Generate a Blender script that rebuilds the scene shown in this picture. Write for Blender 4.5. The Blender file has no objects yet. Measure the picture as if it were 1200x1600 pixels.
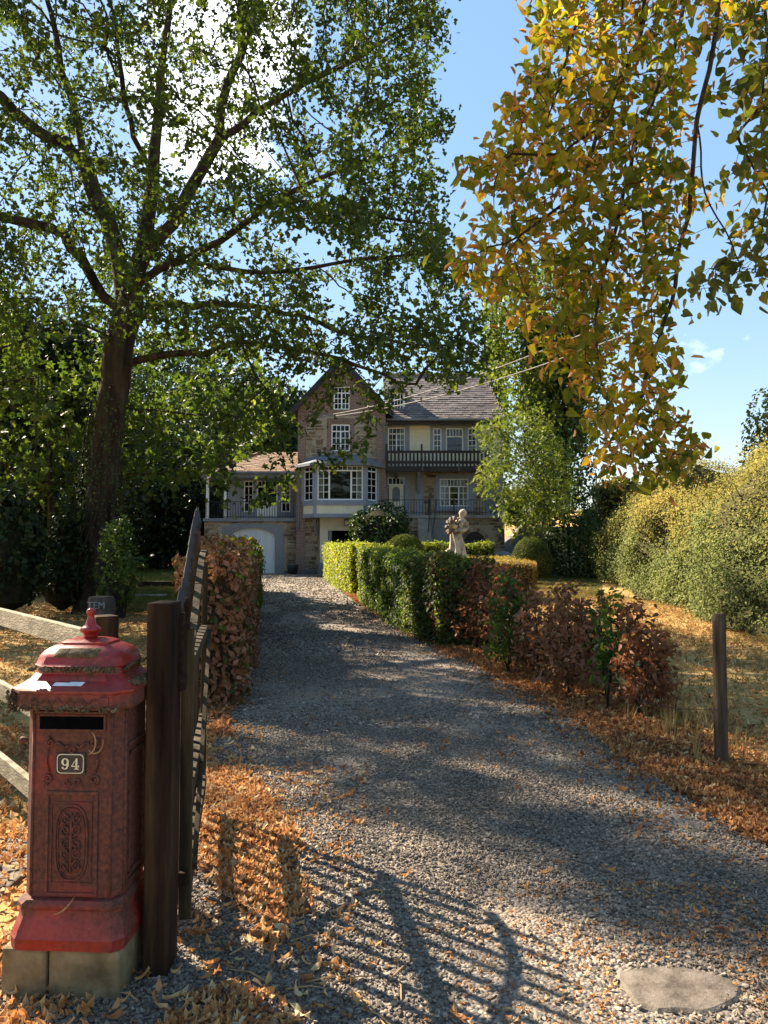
import bpy, math, random
import numpy as np
from mathutils import Vector, Matrix, noise

random.seed(7)
RNG = np.random.default_rng(7)
R = math.radians
C = bpy.context.scene.collection
sc = bpy.context.scene

# ------------------------------------------------------------------ camera
CAM_Z = 1.5
TP = 55.0 / 1200.0                       # tangent of the upward pitch
cam_d = bpy.data.cameras.new('camera')
cam = bpy.data.objects.new('camera', cam_d)
C.objects.link(cam)
cam.location = (0, 0, CAM_Z)
cam.rotation_euler = (R(90) + math.atan(TP), 0, 0)
cam_d.sensor_fit = 'HORIZONTAL'
cam_d.sensor_width = 36
cam_d.lens = 36
cam_d.clip_start = 0.05
cam_d.clip_end = 2000
sc.camera = cam

# ------------------------------------------------------------------ light
SUN_AZ = 51.0      # degrees left of the view direction (+Y)
SUN_EL = 38.0
world = bpy.data.worlds.new('World')
sc.world = world
world.use_nodes = True
wn = world.node_tree
wn.nodes.clear()
w_out = wn.nodes.new('ShaderNodeOutputWorld')
w_bg = wn.nodes.new('ShaderNodeBackground')
w_sky = wn.nodes.new('ShaderNodeTexSky')
w_sky.sky_type = 'NISHITA'
w_sky.sun_disc = False
w_sky.sun_elevation = R(SUN_EL)
w_sky.sun_rotation = R(-SUN_AZ)
w_sky.air_density = 1.0
w_sky.dust_density = 0.15
w_sky.ozone_density = 1.5
w_bg.inputs['Strength'].default_value = 0.15
# soft cumulus: noise on the direction, flattened towards the horizon
tc = wn.nodes.new('ShaderNodeTexCoord')
mp = wn.nodes.new('ShaderNodeMapping')
mp.inputs['Scale'].default_value = (1.0, 1.0, 1.6)
mp.inputs['Location'].default_value = (5.9, 3.3, 2.2)
nz = wn.nodes.new('ShaderNodeTexNoise')
nz.inputs['Scale'].default_value = 4.2
nz.inputs['Detail'].default_value = 8
nz.inputs['Roughness'].default_value = 0.55
# clouds gather on the sun's side of the sky
dot = wn.nodes.new('ShaderNodeVectorMath'); dot.operation = 'DOT_PRODUCT'
dot.inputs[1].default_value = (-0.209, 0.835, 0.509)
dr = wn.nodes.new('ShaderNodeMapRange')
dr.inputs['From Min'].default_value = 0.982
dr.inputs['From Max'].default_value = 0.999
dr.inputs['To Min'].default_value = -0.2
dr.inputs['To Max'].default_value = 0.09
dot2 = wn.nodes.new('ShaderNodeVectorMath'); dot2.operation = 'DOT_PRODUCT'
dot2.inputs[1].default_value = (0.10, 0.915, 0.392)
dr2 = wn.nodes.new('ShaderNodeMapRange')
dr2.inputs['From Min'].default_value = 0.994
dr2.inputs['From Max'].default_value = 0.999
dr2.inputs['To Min'].default_value = 0.0
dr2.inputs['To Max'].default_value = 0.13
ad3 = wn.nodes.new('ShaderNodeMath'); ad3.operation = 'ADD'
ad = wn.nodes.new('ShaderNodeMath'); ad.operation = 'ADD'
rp = wn.nodes.new('ShaderNodeMapRange')
rp.inputs['From Min'].default_value = 0.48
rp.inputs['From Max'].default_value = 0.80
mx = wn.nodes.new('ShaderNodeMix'); mx.data_type = 'RGBA'
mx.inputs[7].default_value = (6.0, 5.8, 5.5, 1)
L = wn.links.new
L(tc.outputs['Generated'], mp.inputs['Vector']); L(mp.outputs['Vector'], nz.inputs['Vector'])
L(tc.outputs['Generated'], dot.inputs[0]); L(dot.outputs['Value'], dr.inputs['Value'])
L(tc.outputs['Generated'], dot2.inputs[0]); L(dot2.outputs['Value'], dr2.inputs['Value'])
L(dr.outputs['Result'], ad3.inputs[0]); L(dr2.outputs['Result'], ad3.inputs[1])
L(nz.outputs['Fac'], ad.inputs[0]); L(ad3.outputs[0], ad.inputs[1])
L(ad.outputs[0], rp.inputs['Value'])
L(rp.outputs['Result'], mx.inputs[0])
tint = wn.nodes.new('ShaderNodeMix'); tint.data_type = 'RGBA'; tint.blend_type = 'MULTIPLY'; tint.inputs[0].default_value = 1.0
tint.inputs[7].default_value = (0.77, 0.745, 0.73, 1)
gam = wn.nodes.new('ShaderNodeGamma'); gam.inputs['Gamma'].default_value = 0.40
hs = wn.nodes.new('ShaderNodeHueSaturation'); hs.inputs['Saturation'].default_value = 1.88
L(w_sky.outputs['Color'], gam.inputs['Color']); L(gam.outputs[0], hs.inputs['Color'])
L(hs.outputs[0], tint.inputs[6])
L(tint.outputs[2], mx.inputs[6])
L(mx.outputs[2], w_bg.inputs['Color'])
L(w_bg.outputs['Background'], w_out.inputs['Surface'])

sun_d = bpy.data.lights.new('sun', 'SUN')
sun_d.energy = 4.0
sun_d.angle = R(0.53)
sun_d.color = (1.0, 0.87, 0.68)
sun = bpy.data.objects.new('sun', sun_d)
C.objects.link(sun)
SD = Vector((-math.sin(R(SUN_AZ)) * math.cos(R(SUN_EL)), math.cos(R(SUN_AZ)) * math.cos(R(SUN_EL)), math.sin(R(SUN_EL))))
sun.rotation_euler = SD.to_track_quat('Z', 'Y').to_euler()
sun.location = (-10, 5, 20)

sc.view_settings.view_transform = 'Standard'
sc.view_settings.look = 'None'
sc.view_settings.exposure = 2.42
sc.view_settings.gamma = 1.0
sc.view_settings.use_curve_mapping = False
sc.render.engine = 'CYCLES'
sc.cycles.max_bounces = 6
sc.cycles.diffuse_bounces = 3
sc.cycles.glossy_bounces = 2
sc.cycles.transmission_bounces = 3
sc.cycles.transparent_max_bounces = 6
sc.cycles.use_denoising = True

# ------------------------------------------------------------------ pixel -> place
def ray(u, v):
    t = (v - 800.0) / 1200.0
    k = 1.0 + t * TP
    return (u - 600.0) / 1200.0 / (k * math.cos(math.atan(TP))), (TP - t) / k

def at(u, v, Y):
    a, b = ray(u, v)
    return Vector((a * Y, Y, CAM_Z + b * Y))

def zat(v, Y):
    return CAM_Z + ray(600, v)[1] * Y

def xat(u, v, Y):
    return ray(u, v)[0] * Y

def smooth(a, b, x):
    t = min(1.0, max(0.0, (x - a) / (b - a)))
    return t * t * (3 - 2 * t)

def gz(x, y):
    z = 0.0035 * y if y > 0 else 0.0
    z += 2.5 * smooth(36.5, 43, y) * smooth(6.0, 8.5, x)
    z += 1.2 * smooth(7, 16, x - 0.10 * max(0, y - 12)) * smooth(2, 12, y)
    z += 6.0 * smooth(60, 200, y)
    return z

# ------------------------------------------------------------------ materials
def new_mat(name):
    m = bpy.data.materials.new(name)
    m.use_nodes = True
    nt = m.node_tree
    nt.nodes.clear()
    out = nt.nodes.new('ShaderNodeOutputMaterial')
    return m, nt, out

def ramp(nt, cols, pos=None, interp='LINEAR'):
    r = nt.nodes.new('ShaderNodeValToRGB')
    r.color_ramp.interpolation = interp
    n = len(cols)
    pos = pos or [i / (n - 1) for i in range(n)]
    els = r.color_ramp.elements
    while len(els) < n:
        els.new(0.5)
    for e, p, c in zip(els, pos, cols):
        e.position = p
        e.color = (*c, 1)
    return r

def noise_tex(nt, scale, detail=4, rough=0.6, coords='Object', stretch=None):
    t = nt.nodes.new('ShaderNodeTexCoord')
    n = nt.nodes.new('ShaderNodeTexNoise')
    n.inputs['Scale'].default_value = scale
    n.inputs['Detail'].default_value = detail
    n.inputs['Roughness'].default_value = rough
    if stretch:
        m = nt.nodes.new('ShaderNodeMapping')
        m.inputs['Scale'].default_value = stretch
        nt.links.new(t.outputs[coords], m.inputs['Vector'])
        nt.links.new(m.outputs['Vector'], n.inputs['Vector'])
    else:
        nt.links.new(t.outputs[coords], n.inputs['Vector'])
    return n

def mat_rough(name, cols, scale=3.0, rough=0.8, bump=0.3, bscale=30, pos=None, stretch=None, island=0.0, metal=0.0, spec=0.4, detail=5, dist=0.02):
    """noise coloured surface with fine relief; island > 0 shifts the tone of each separate piece"""
    m, nt, out = new_mat(name)
    p = nt.nodes.new('ShaderNodeBsdfPrincipled')
    n = noise_tex(nt, scale, detail, 0.6, stretch=stretch)
    r = ramp(nt, cols, pos)
    fac = n.outputs['Fac']
    mr = nt.nodes.new('ShaderNodeMapRange')
    mr.inputs['From Min'].default_value = 0.3
    mr.inputs['From Max'].default_value = 0.7
    nt.links.new(fac, mr.inputs['Value'])
    fac = mr.outputs['Result']
    if island > 0:
        g = nt.nodes.new('ShaderNodeNewGeometry')
        mm = nt.nodes.new('ShaderNodeMix')
        mm.inputs[0].default_value = island
        nt.links.new(fac, mm.inputs[2])
        nt.links.new(g.outputs['Random Per Island'], mm.inputs[3])
        fac = mm.outputs[0]
    nt.links.new(fac, r.inputs['Fac'])
    nt.links.new(r.outputs['Color'], p.inputs['Base Color'])
    p.inputs['Roughness'].default_value = rough
    p.inputs['Metallic'].default_value = metal
    p.inputs['Specular IOR Level'].default_value = spec
    if bump > 0:
        b = nt.nodes.new('ShaderNodeBump')
        b.inputs['Strength'].default_value = bump
        b.inputs['Distance'].default_value = dist
        n2 = noise_tex(nt, bscale, 4, 0.6, stretch=stretch)
        nt.links.new(n2.outputs['Fac'], b.inputs['Height'])
        nt.links.new(b.outputs['Normal'], p.inputs['Normal'])
    nt.links.new(p.outputs['BSDF'], out.inputs['Surface'])
    return m

def mat_leaf(name, cols, trans=0.45, boost=1.6, pos=None, rough=0.55, spec=0.22, clump=0.8, tint=(1.0, 1.0, 0.55)):
    """leaf: each leaf its own tone, tone drifting in clumps, thin enough to let light through"""
    m, nt, out = new_mat(name)
    g = nt.nodes.new('ShaderNodeNewGeometry')
    n = noise_tex(nt, clump, 3, 0.6)
    mr = nt.nodes.new('ShaderNodeMapRange')
    mr.inputs['From Min'].default_value = 0.32
    mr.inputs['From Max'].default_value = 0.68
    nt.links.new(n.outputs['Fac'], mr.inputs['Value'])
    mm = nt.nodes.new('ShaderNodeMix')
    mm.inputs[0].default_value = 0.5
    nt.links.new(mr.outputs['Result'], mm.inputs[2])
    nt.links.new(g.outputs['Random Per Island'], mm.inputs[3])
    r = ramp(nt, cols, pos)
    nt.links.new(mm.outputs[0], r.inputs['Fac'])
    p = nt.nodes.new('ShaderNodeBsdfPrincipled')
    p.inputs['Roughness'].default_value = rough
    p.inputs['Specular IOR Level'].default_value = spec
    nt.links.new(r.outputs['Color'], p.inputs['Base Color'])
    tr = nt.nodes.new('ShaderNodeBsdfTranslucent')
    mc = nt.nodes.new('ShaderNodeMix'); mc.data_type = 'RGBA'; mc.blend_type = 'MULTIPLY'
    mc.inputs[0].default_value = 1.0
    mc.inputs[7].default_value = (tint[0] * boost, tint[1] * boost, tint[2] * boost, 1)
    nt.links.new(r.outputs['Color'], mc.inputs[6])
    nt.links.new(mc.outputs[2], tr.inputs['Color'])
    ms = nt.nodes.new('ShaderNodeMixShader')
    ms.inputs['Fac'].default_value = trans
    nt.links.new(p.outputs['BSDF'], ms.inputs[1])
    nt.links.new(tr.outputs['BSDF'], ms.inputs[2])
    nt.links.new(ms.outputs['Shader'], out.inputs['Surface'])
    return m

def mat_brick(name):
    m, nt, out = new_mat(name)
    p = nt.nodes.new('ShaderNodeBsdfPrincipled')
    t = nt.nodes.new('ShaderNodeTexCoord')
    sx = nt.nodes.new('ShaderNodeSeparateXYZ')
    nt.links.new(t.outputs['Object'], sx.inputs[0])
    aa = nt.nodes.new('ShaderNodeMath'); aa.operation = 'ADD'
    nt.links.new(sx.outputs['X'], aa.inputs[0]); nt.links.new(sx.outputs['Y'], aa.inputs[1])
    cx = nt.nodes.new('ShaderNodeCombineXYZ')
    nt.links.new(aa.outputs[0], cx.inputs['X']); nt.links.new(sx.outputs['Z'], cx.inputs['Y'])
    b = nt.nodes.new('ShaderNodeTexBrick')
    b.inputs['Scale'].default_value = 1.0
    b.inputs['Brick Width'].default_value = 0.22
    b.inputs['Row Height'].default_value = 0.075
    b.inputs['Mortar Size'].default_value = 0.011
    b.inputs['Color1'].default_value = (0.235, 0.12, 0.09, 1)
    b.inputs['Color2'].default_value = (0.155, 0.085, 0.068, 1)
    b.inputs['Mortar'].default_value = (0.34, 0.28, 0.24, 1)
    nt.links.new(cx.outputs[0], b.inputs['Vector'])
    nt.links.new(b.outputs['Color'], p.inputs['Base Color'])
    p.inputs['Roughness'].default_value = 0.85
    bp = nt.nodes.new('ShaderNodeBump')
    bp.inputs['Strength'].default_value = 0.5
    bp.inputs['Distance'].default_value = 0.02
    bp.invert = True
    nt.links.new(b.outputs['Fac'], bp.inputs['Height'])
    nt.links.new(bp.outputs['Normal'], p.inputs['Normal'])
    nt.links.new(p.outputs['BSDF'], out.inputs['Surface'])
    return m

def mat_pane(name):
    m, nt, out = new_mat(name)
    gl = nt.nodes.new('ShaderNodeBsdfGlossy'); gl.inputs['Roughness'].default_value = 0.03
    gl.inputs['Color'].default_value = (0.95, 0.97, 1, 1)
    tr = nt.nodes.new('ShaderNodeBsdfTransparent'); tr.inputs['Color'].default_value = (0.75, 0.8, 0.8, 1)
    fr = nt.nodes.new('ShaderNodeFresnel'); fr.inputs['IOR'].default_value = 1.4
    ms = nt.nodes.new('ShaderNodeMixShader')
    nt.links.new(fr.outputs[0], ms.inputs[0]); nt.links.new(tr.outputs[0], ms.inputs[1]); nt.links.new(gl.outputs[0], ms.inputs[2])
    nt.links.new(ms.outputs[0], out.inputs['Surface'])
    return m

def mat_gravel(name):
    """packed gravel bed: small cells with their own greys, dips between them"""
    m, nt, out = new_mat(name)
    p = nt.nodes.new('ShaderNodeBsdfPrincipled')
    t = nt.nodes.new('ShaderNodeTexCoord')
    v = nt.nodes.new('ShaderNodeTexVoronoi'); v.inputs['Scale'].default_value = 75
    nt.links.new(t.outputs['Object'], v.inputs['Vector'])
    sp = nt.nodes.new('ShaderNodeSeparateColor')
    nt.links.new(v.outputs['Color'], sp.inputs[0])
    r = ramp(nt, [(0.06, 0.048, 0.038), (0.14, 0.113, 0.088), (0.22, 0.178, 0.138), (0.32, 0.262, 0.2)], [0, 0.4, 0.75, 1])
    nt.links.new(sp.outputs[0], r.inputs['Fac'])
    n = noise_tex(nt, 0.9, 6, 0.65)
    mr = nt.nodes.new('ShaderNodeMapRange'); mr.inputs['From Min'].default_value = 0.5; mr.inputs['From Max'].default_value = 0.72
    nt.links.new(n.outputs['Fac'], mr.inputs['Value'])
    mx = nt.nodes.new('ShaderNodeMix'); mx.data_type = 'RGBA'
    mx.inputs[7].default_value = (0.30, 0.20, 0.125, 1)
    mul = nt.nodes.new('ShaderNodeMath'); mul.operation = 'MULTIPLY'; mul.inputs[1].default_value = 0.8
    nt.links.new(mr.outputs['Result'], mul.inputs[0])
    nt.links.new(mul.outputs[0], mx.inputs[0])
    nt.links.new(r.outputs['Color'], mx.inputs[6])
    nt.links.new(mx.outputs[2], p.inputs['Base Color'])
    p.inputs['Roughness'].default_value = 0.85
    b = nt.nodes.new('ShaderNodeBump'); b.inputs['Strength'].default_value = 0.9; b.inputs['Distance'].default_value = 0.01
    b.invert = True
    nt.links.new(v.outputs['Distance'], b.inputs['Height'])
    nt.links.new(b.outputs['Normal'], p.inputs['Normal'])
    nt.links.new(p.outputs['BSDF'], out.inputs['Surface'])
    return m

def mat_ground(name):
    m, nt, out = new_mat(name)
    p = nt.nodes.new('ShaderNodeBsdfPrincipled')
    n1 = noise_tex(nt, 0.35, 5, 0.6)
    r1 = ramp(nt, [(0.17, 0.12, 0.04), (0.36, 0.235, 0.09), (0.48, 0.32, 0.13)], [0.3, 0.5, 0.7])
    nt.links.new(n1.outputs['Fac'], r1.inputs['Fac'])
    n2 = noise_tex(nt, 22, 5, 0.7)
    r2 = ramp(nt, [(0.4, 0.36, 0.3), (1.0, 1.0, 1.0), (1.25, 1.2, 1.1)], [0.3, 0.5, 0.75])
    nt.links.new(n2.outputs['Fac'], r2.inputs['Fac'])
    mx = nt.nodes.new('ShaderNodeMix'); mx.data_type = 'RGBA'; mx.blend_type = 'MULTIPLY'; mx.inputs[0].default_value = 0.8
    nt.links.new(r1.outputs['Color'], mx.inputs[6]); nt.links.new(r2.outputs['Color'], mx.inputs[7])
    nt.links.new(mx.outputs[2], p.inputs['Base Color'])
    p.inputs['Roughness'].default_value = 0.95
    p.inputs['Specular IOR Level'].default_value = 0.1
    b = nt.nodes.new('ShaderNodeBump'); b.inputs['Strength'].default_value = 0.8; b.inputs['Distance'].default_value = 0.04
    nt.links.new(n2.outputs['Fac'], b.inputs['Height'])
    nt.links.new(b.outputs['Normal'], p.inputs['Normal'])
    nt.links.new(p.outputs['BSDF'], out.inputs['Surface'])
    return m

def mat_inst(name, cols, pos=None, trans=0.0, rough=0.8, spec=0.3):
    """tone taken from the 'tone' value carried by every scattered piece"""
    m, nt, out = new_mat(name)
    a = nt.nodes.new('ShaderNodeAttribute'); a.attribute_type = 'INSTANCER'; a.attribute_name = 'tone'
    r = ramp(nt, cols, pos)
    nt.links.new(a.outputs['Fac'], r.inputs['Fac'])
    p = nt.nodes.new('ShaderNodeBsdfPrincipled')
    p.inputs['Roughness'].default_value = rough
    p.inputs['Specular IOR Level'].default_value = spec
    nt.links.new(r.outputs['Color'], p.inputs['Base Color'])
    if trans > 0:
        tr = nt.nodes.new('ShaderNodeBsdfTranslucent')
        nt.links.new(r.outputs['Color'], tr.inputs['Color'])
        ms = nt.nodes.new('ShaderNodeMixShader'); ms.inputs[0].default_value = trans
        nt.links.new(p.outputs[0], ms.inputs[1]); nt.links.new(tr.outputs[0], ms.inputs[2])
        nt.links.new(ms.outputs[0], out.inputs['Surface'])
    else:
        nt.links.new(p.outputs[0], out.inputs['Surface'])
    return m

M = {}
M['ground'] = mat_ground('dry_grass_soil')
M['gravel'] = mat_gravel('gravel_bed')
M['stone_piece'] = mat_inst('gravel_stone', [(0.065, 0.051, 0.038), (0.145, 0.114, 0.086), (0.225, 0.18, 0.137), (0.34, 0.27, 0.205), (0.48, 0.40, 0.31)], [0, 0.35, 0.7, 0.92, 1])
M['litter'] = mat_inst('fallen_leaf', [(0.14, 0.055, 0.025), (0.32, 0.13, 0.045), (0.50, 0.24, 0.085), (0.64, 0.38, 0.16), (0.62, 0.48, 0.27)], [0, 0.3, 0.6, 0.85, 1], trans=0.3)
M['grass_dry'] = mat_inst('dry_grass_blade', [(0.18, 0.14, 0.035), (0.40, 0.28, 0.085), (0.55, 0.40, 0.16)], [0, 0.5, 1], trans=0.35)
M['grass_green'] = mat_inst('green_grass_blade', [(0.05, 0.085, 0.015), (0.14, 0.17, 0.03), (0.28, 0.26, 0.07)], [0, 0.5, 1], trans=0.35)
M['asphalt'] = mat_rough('worn_asphalt', [(0.06, 0.065, 0.075), (0.11, 0.11, 0.12)], 2, 0.9, 0.4, 60)
M['bark'] = mat_rough('oak_bark', [(0.016, 0.012, 0.009), (0.045, 0.034, 0.024), (0.085, 0.066, 0.045)], 5, 0.95, 1.0, 14, stretch=(1, 1, 0.22), spec=0.1, dist=0.06)
M['bark_light'] = mat_rough('grey_bark', [(0.05, 0.042, 0.033), (0.12, 0.1, 0.08)], 8, 0.95, 0.8, 20, stretch=(1, 1, 0.3), spec=0.1)
M['twig'] = mat_rough('dark_twig', [(0.02, 0.015, 0.012), (0.055, 0.04, 0.03)], 20, 0.9, 0.5, 60, spec=0.15)
M['oak_leaf'] = mat_leaf('oak_leaf', [(0.013, 0.026, 0.007), (0.029, 0.051, 0.010), (0.054, 0.081, 0.013), (0.14, 0.155, 0.02)], trans=0.40, boost=2.2, pos=[0, 0.4, 0.75, 1], tint=(1.1, 1.0, 0.45))
M['maple_leaf'] = mat_leaf('maple_leaf', [(0.018, 0.034, 0.009), (0.038, 0.064, 0.012), (0.075, 0.10, 0.015), (0.20, 0.21, 0.022)], trans=0.42, boost=2.1, pos=[0, 0.45, 0.8, 1])
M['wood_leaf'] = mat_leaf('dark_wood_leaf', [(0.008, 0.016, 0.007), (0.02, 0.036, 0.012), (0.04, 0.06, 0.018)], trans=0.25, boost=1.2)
M['mid_leaf'] = mat_leaf('mid_green_leaf', [(0.02, 0.045, 0.012), (0.05, 0.085, 0.018), (0.09, 0.13, 0.03)], trans=0.35, boost=1.5)
M['ivy_leaf'] = mat_leaf('ivy_leaf', [(0.012, 0.026, 0.010), (0.03, 0.055, 0.016), (0.065, 0.095, 0.022), (0.14, 0.17, 0.05)], trans=0.2, boost=1.4, rough=0.55, spec=0.2, clump=1.5, pos=[0, 0.4, 0.8, 1])
M['ash_leaf'] = mat_leaf('yellow_green_leaf', [(0.025, 0.045, 0.012), (0.07, 0.105, 0.018), (0.15, 0.18, 0.028), (0.29, 0.28, 0.05)], trans=0.38, boost=1.5, clump=0.8)
M['lime_leaf'] = mat_leaf('lime_leaf', [(0.03, 0.045, 0.010), (0.08, 0.10, 0.012), (0.16, 0.155, 0.016), (0.32, 0.20, 0.035), (0.34, 0.16, 0.05)], trans=0.54, boost=2.6, pos=[0, 0.35, 0.6, 0.78, 1], clump=1.8, tint=(1.15, 1.0, 0.4))
M['lime_leaf_dark'] = mat_leaf('lime_leaf_dark', [(0.035, 0.05, 0.012), (0.08, 0.09, 0.016), (0.17, 0.12, 0.03)], trans=0.45, boost=1.7, clump=1.5)
M['bract'] = mat_leaf('lime_bract', [(0.26, 0.11, 0.03), (0.42, 0.20, 0.06), (0.5, 0.30, 0.10)], trans=0.4, boost=1.4)
M['hedge_green'] = mat_leaf('hornbeam_leaf', [(0.022, 0.045, 0.012), (0.05, 0.085, 0.016), (0.11, 0.15, 0.022), (0.26, 0.24, 0.03)], trans=0.4, boost=1.9, clump=1.3, pos=[0, 0.4, 0.75, 1])
M['hedge_lime_sunlit'] = mat_leaf('sunlit_tone_hedge_leaf', [(0.10, 0.14, 0.016), (0.22, 0.25, 0.025), (0.36, 0.33, 0.04), (0.4, 0.22, 0.05)], trans=0.4, boost=1.6, clump=1.0, pos=[0, 0.45, 0.85, 1])  # brighter copy of the hedge leaf; sunlight is put into its colour
M['hedge_brown'] = mat_leaf('beech_leaf_brown', [(0.11, 0.08, 0.025), (0.24, 0.125, 0.06), (0.35, 0.17, 0.10), (0.42, 0.26, 0.14)], trans=0.35, boost=1.2, clump=2.2, tint=(1.1, 0.9, 0.6))
M['hedge_mix'] = mat_leaf('beech_leaf_mixed', [(0.02, 0.04, 0.012), (0.055, 0.07, 0.018), (0.14, 0.075, 0.03), (0.24, 0.09, 0.05)], trans=0.35, boost=1.3, clump=2.2, tint=(1.1, 0.9, 0.6))
M['beech_red'] = mat_leaf('beech_leaf_red', [(0.06, 0.055, 0.02), (0.17, 0.075, 0.035), (0.26, 0.11, 0.055), (0.36, 0.20, 0.10)], trans=0.35, boost=1.3, clump=3, tint=(1.1, 0.9, 0.6))
M['box_gold'] = mat_leaf('golden_box_leaf', [(0.12, 0.08, 0.025), (0.28, 0.18, 0.04), (0.46, 0.30, 0.07)], trans=0.3, boost=1.3, clump=1.5)
M['yew'] = mat_leaf('yew_needle', [(0.02, 0.03, 0.008), (0.07, 0.092, 0.015), (0.16, 0.18, 0.028)], trans=0.12, boost=1.2, clump=2, rough=.9, spec=.05)
M['bank_yellow'] = mat_leaf('bank_leaf_yellow', [(0.08, 0.085, 0.025), (0.22, 0.20, 0.05), (0.38, 0.31, 0.08), (0.42, 0.26, 0.09)], trans=0.3, boost=1.2, clump=0.55, pos=[0, 0.4, 0.75, 1], rough=.8, spec=.08)
M['bank_green'] = mat_leaf('bank_leaf_green', [(0.06, 0.08, 0.028), (0.15, 0.175, 0.055), (0.26, 0.265, 0.08)], trans=0.25, boost=1.2, clump=0.8, rough=.8, spec=.08)
M['core'] = mat_rough('twiggy_core', [(0.012, 0.014, 0.008), (0.035, 0.03, 0.018)], 12, 1.0, 0.5, 30, spec=0.05)
M['core_brown'] = mat_rough('brown_twiggy_core', [(0.03, 0.02, 0.012), (0.08, 0.05, 0.03)], 12, 1.0, 0.5, 30, spec=0.05)
M['core_bank'] = mat_rough('bank_twiggy_core', [(0.03, 0.03, 0.014), (0.08, 0.07, 0.03)], 6, 1.0, 0.5, 20, spec=0.05)
M['stone'] = mat_rough('rubble_stone', [(0.06, 0.043, 0.033), (0.20, 0.135, 0.09), (0.31, 0.23, 0.16), (0.44, 0.36, 0.28)], 2.5, 0.9, 0.7, 18, island=0.72)
M['mortar'] = mat_rough('lime_mortar', [(0.30, 0.24, 0.175), (0.42, 0.355, 0.27)], 4, 0.95, 0.4, 40)
M['brick'] = mat_brick('red_brick')
M['tile'] = mat_rough('roof_tile', [(0.09, 0.072, 0.068), (0.17, 0.14, 0.13), (0.26, 0.215, 0.20)], 1.6, 0.8, 0.4, 30, island=0.6)
M['tile_orange'] = mat_rough('orange_roof_tile', [(0.15, 0.085, 0.05), (0.25, 0.15, 0.09), (0.33, 0.22, 0.14)], 1.6, 0.8, 0.4, 30, island=0.6)
M['zinc'] = mat_rough('zinc_sheet', [(0.11, 0.12, 0.14), (0.2, 0.215, 0.24)], 2, 0.55, 0.15, 20)
M['bluegrey'] = mat_rough('blue_grey_paint', [(0.22, 0.25, 0.32), (0.29, 0.32, 0.385)], 3, 0.65, 0.1, 30)
M['grey_render'] = mat_rough('grey_render', [(0.19, 0.195, 0.21), (0.27, 0.27, 0.28)], 3, 0.85, 0.3, 40)
M['cream'] = mat_rough('cream_paint', [(0.72, 0.65, 0.48), (0.84, 0.78, 0.62)], 2, 0.8, 0.15, 30)
M['cream_wood'] = mat_rough('cream_boards', [(0.72, 0.67, 0.50), (0.84, 0.80, 0.65)], 2, 0.7, 0.2, 20, stretch=(0.4, 1, 2))
M['white'] = mat_rough('white_paint', [(0.86, 0.86, 0.85), (0.9, 0.9, 0.89)], 4, 0.5, 0.05, 30)
M['door_white'] = mat_rough('white_painted_board', [(0.62, 0.66, 0.71), (0.78, 0.81, 0.84)], 1.5, 0.55, 0.1, 30, stretch=(3, 1, 0.3))
M['dark_wood'] = mat_rough('dark_brown_timber', [(0.018, 0.013, 0.014), (0.045, 0.032, 0.033)], 5, 0.7, 0.3, 30, stretch=(0.3, 1, 1))
M['iron'] = mat_rough('dark_iron', [(0.012, 0.013, 0.016), (0.03, 0.03, 0.034)], 10, 0.5, 0.2, 50)
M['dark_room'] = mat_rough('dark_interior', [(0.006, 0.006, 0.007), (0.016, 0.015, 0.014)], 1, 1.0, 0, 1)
M['curtain'] = mat_rough('pale_curtain', [(0.38, 0.35, 0.30), (0.55, 0.52, 0.46)], 3, 0.9, 0.3, 8, stretch=(8, 1, 0.3))
M['pane'] = mat_pane('window_glass')
M['concrete'] = mat_rough('pale_concrete', [(0.22, 0.2, 0.18), (0.36, 0.34, 0.31)], 3, 0.9, 0.4, 40)
M['lamp_glass'] = mat_rough('frosted_lamp_glass', [(0.6, 0.58, 0.52), (0.75, 0.73, 0.68)], 3, 0.3, 0, 1)

# ------------------------------------------------------------------ mesh helpers
def link(o, parent=None):
    C.objects.link(o)
    if parent is not None:
        o.parent = parent
        if parent.parent is None and parent.type == 'EMPTY':
            o.location = -parent.location
    return o

def root(name, label, cat, loc=(0, 0, 0), group=None):
    o = bpy.data.objects.new(name, None)
    o.location = loc
    o.empty_display_size = 0.2
    C.objects.link(o)
    o['label'] = label
    o['category'] = cat
    if group:
        o['group'] = group
    return o

def fast(name, V, F, mat, parent=None, smooth_=False, kind=None, mats=None, midx=None):
    me = bpy.data.meshes.new(name)
    V = np.asarray(V, dtype=np.float32).reshape(-1, 3)
    F = np.asarray(F, dtype=np.int32)
    k = F.shape[1]
    me.vertices.add(len(V)); me.vertices.foreach_set('co', V.ravel())
    me.loops.add(F.size); me.loops.foreach_set('vertex_index', F.ravel())
    me.polygons.add(len(F)); me.polygons.foreach_set('loop_start', np.arange(0, F.size, k, dtype=np.int32))
    if smooth_:
        me.polygons.foreach_set('use_smooth', np.ones(len(F), dtype=bool))
    me.update(calc_edges=True)
    for mm in (mats or [mat]):
        me.materials.append(mm)
    if midx is not None:
        me.polygons.foreach_set('material_index', np.asarray(midx, dtype=np.int32))
    o = bpy.data.objects.new(name, me)
    link(o, parent)
    if kind:
        o['kind'] = kind
    return o

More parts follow.
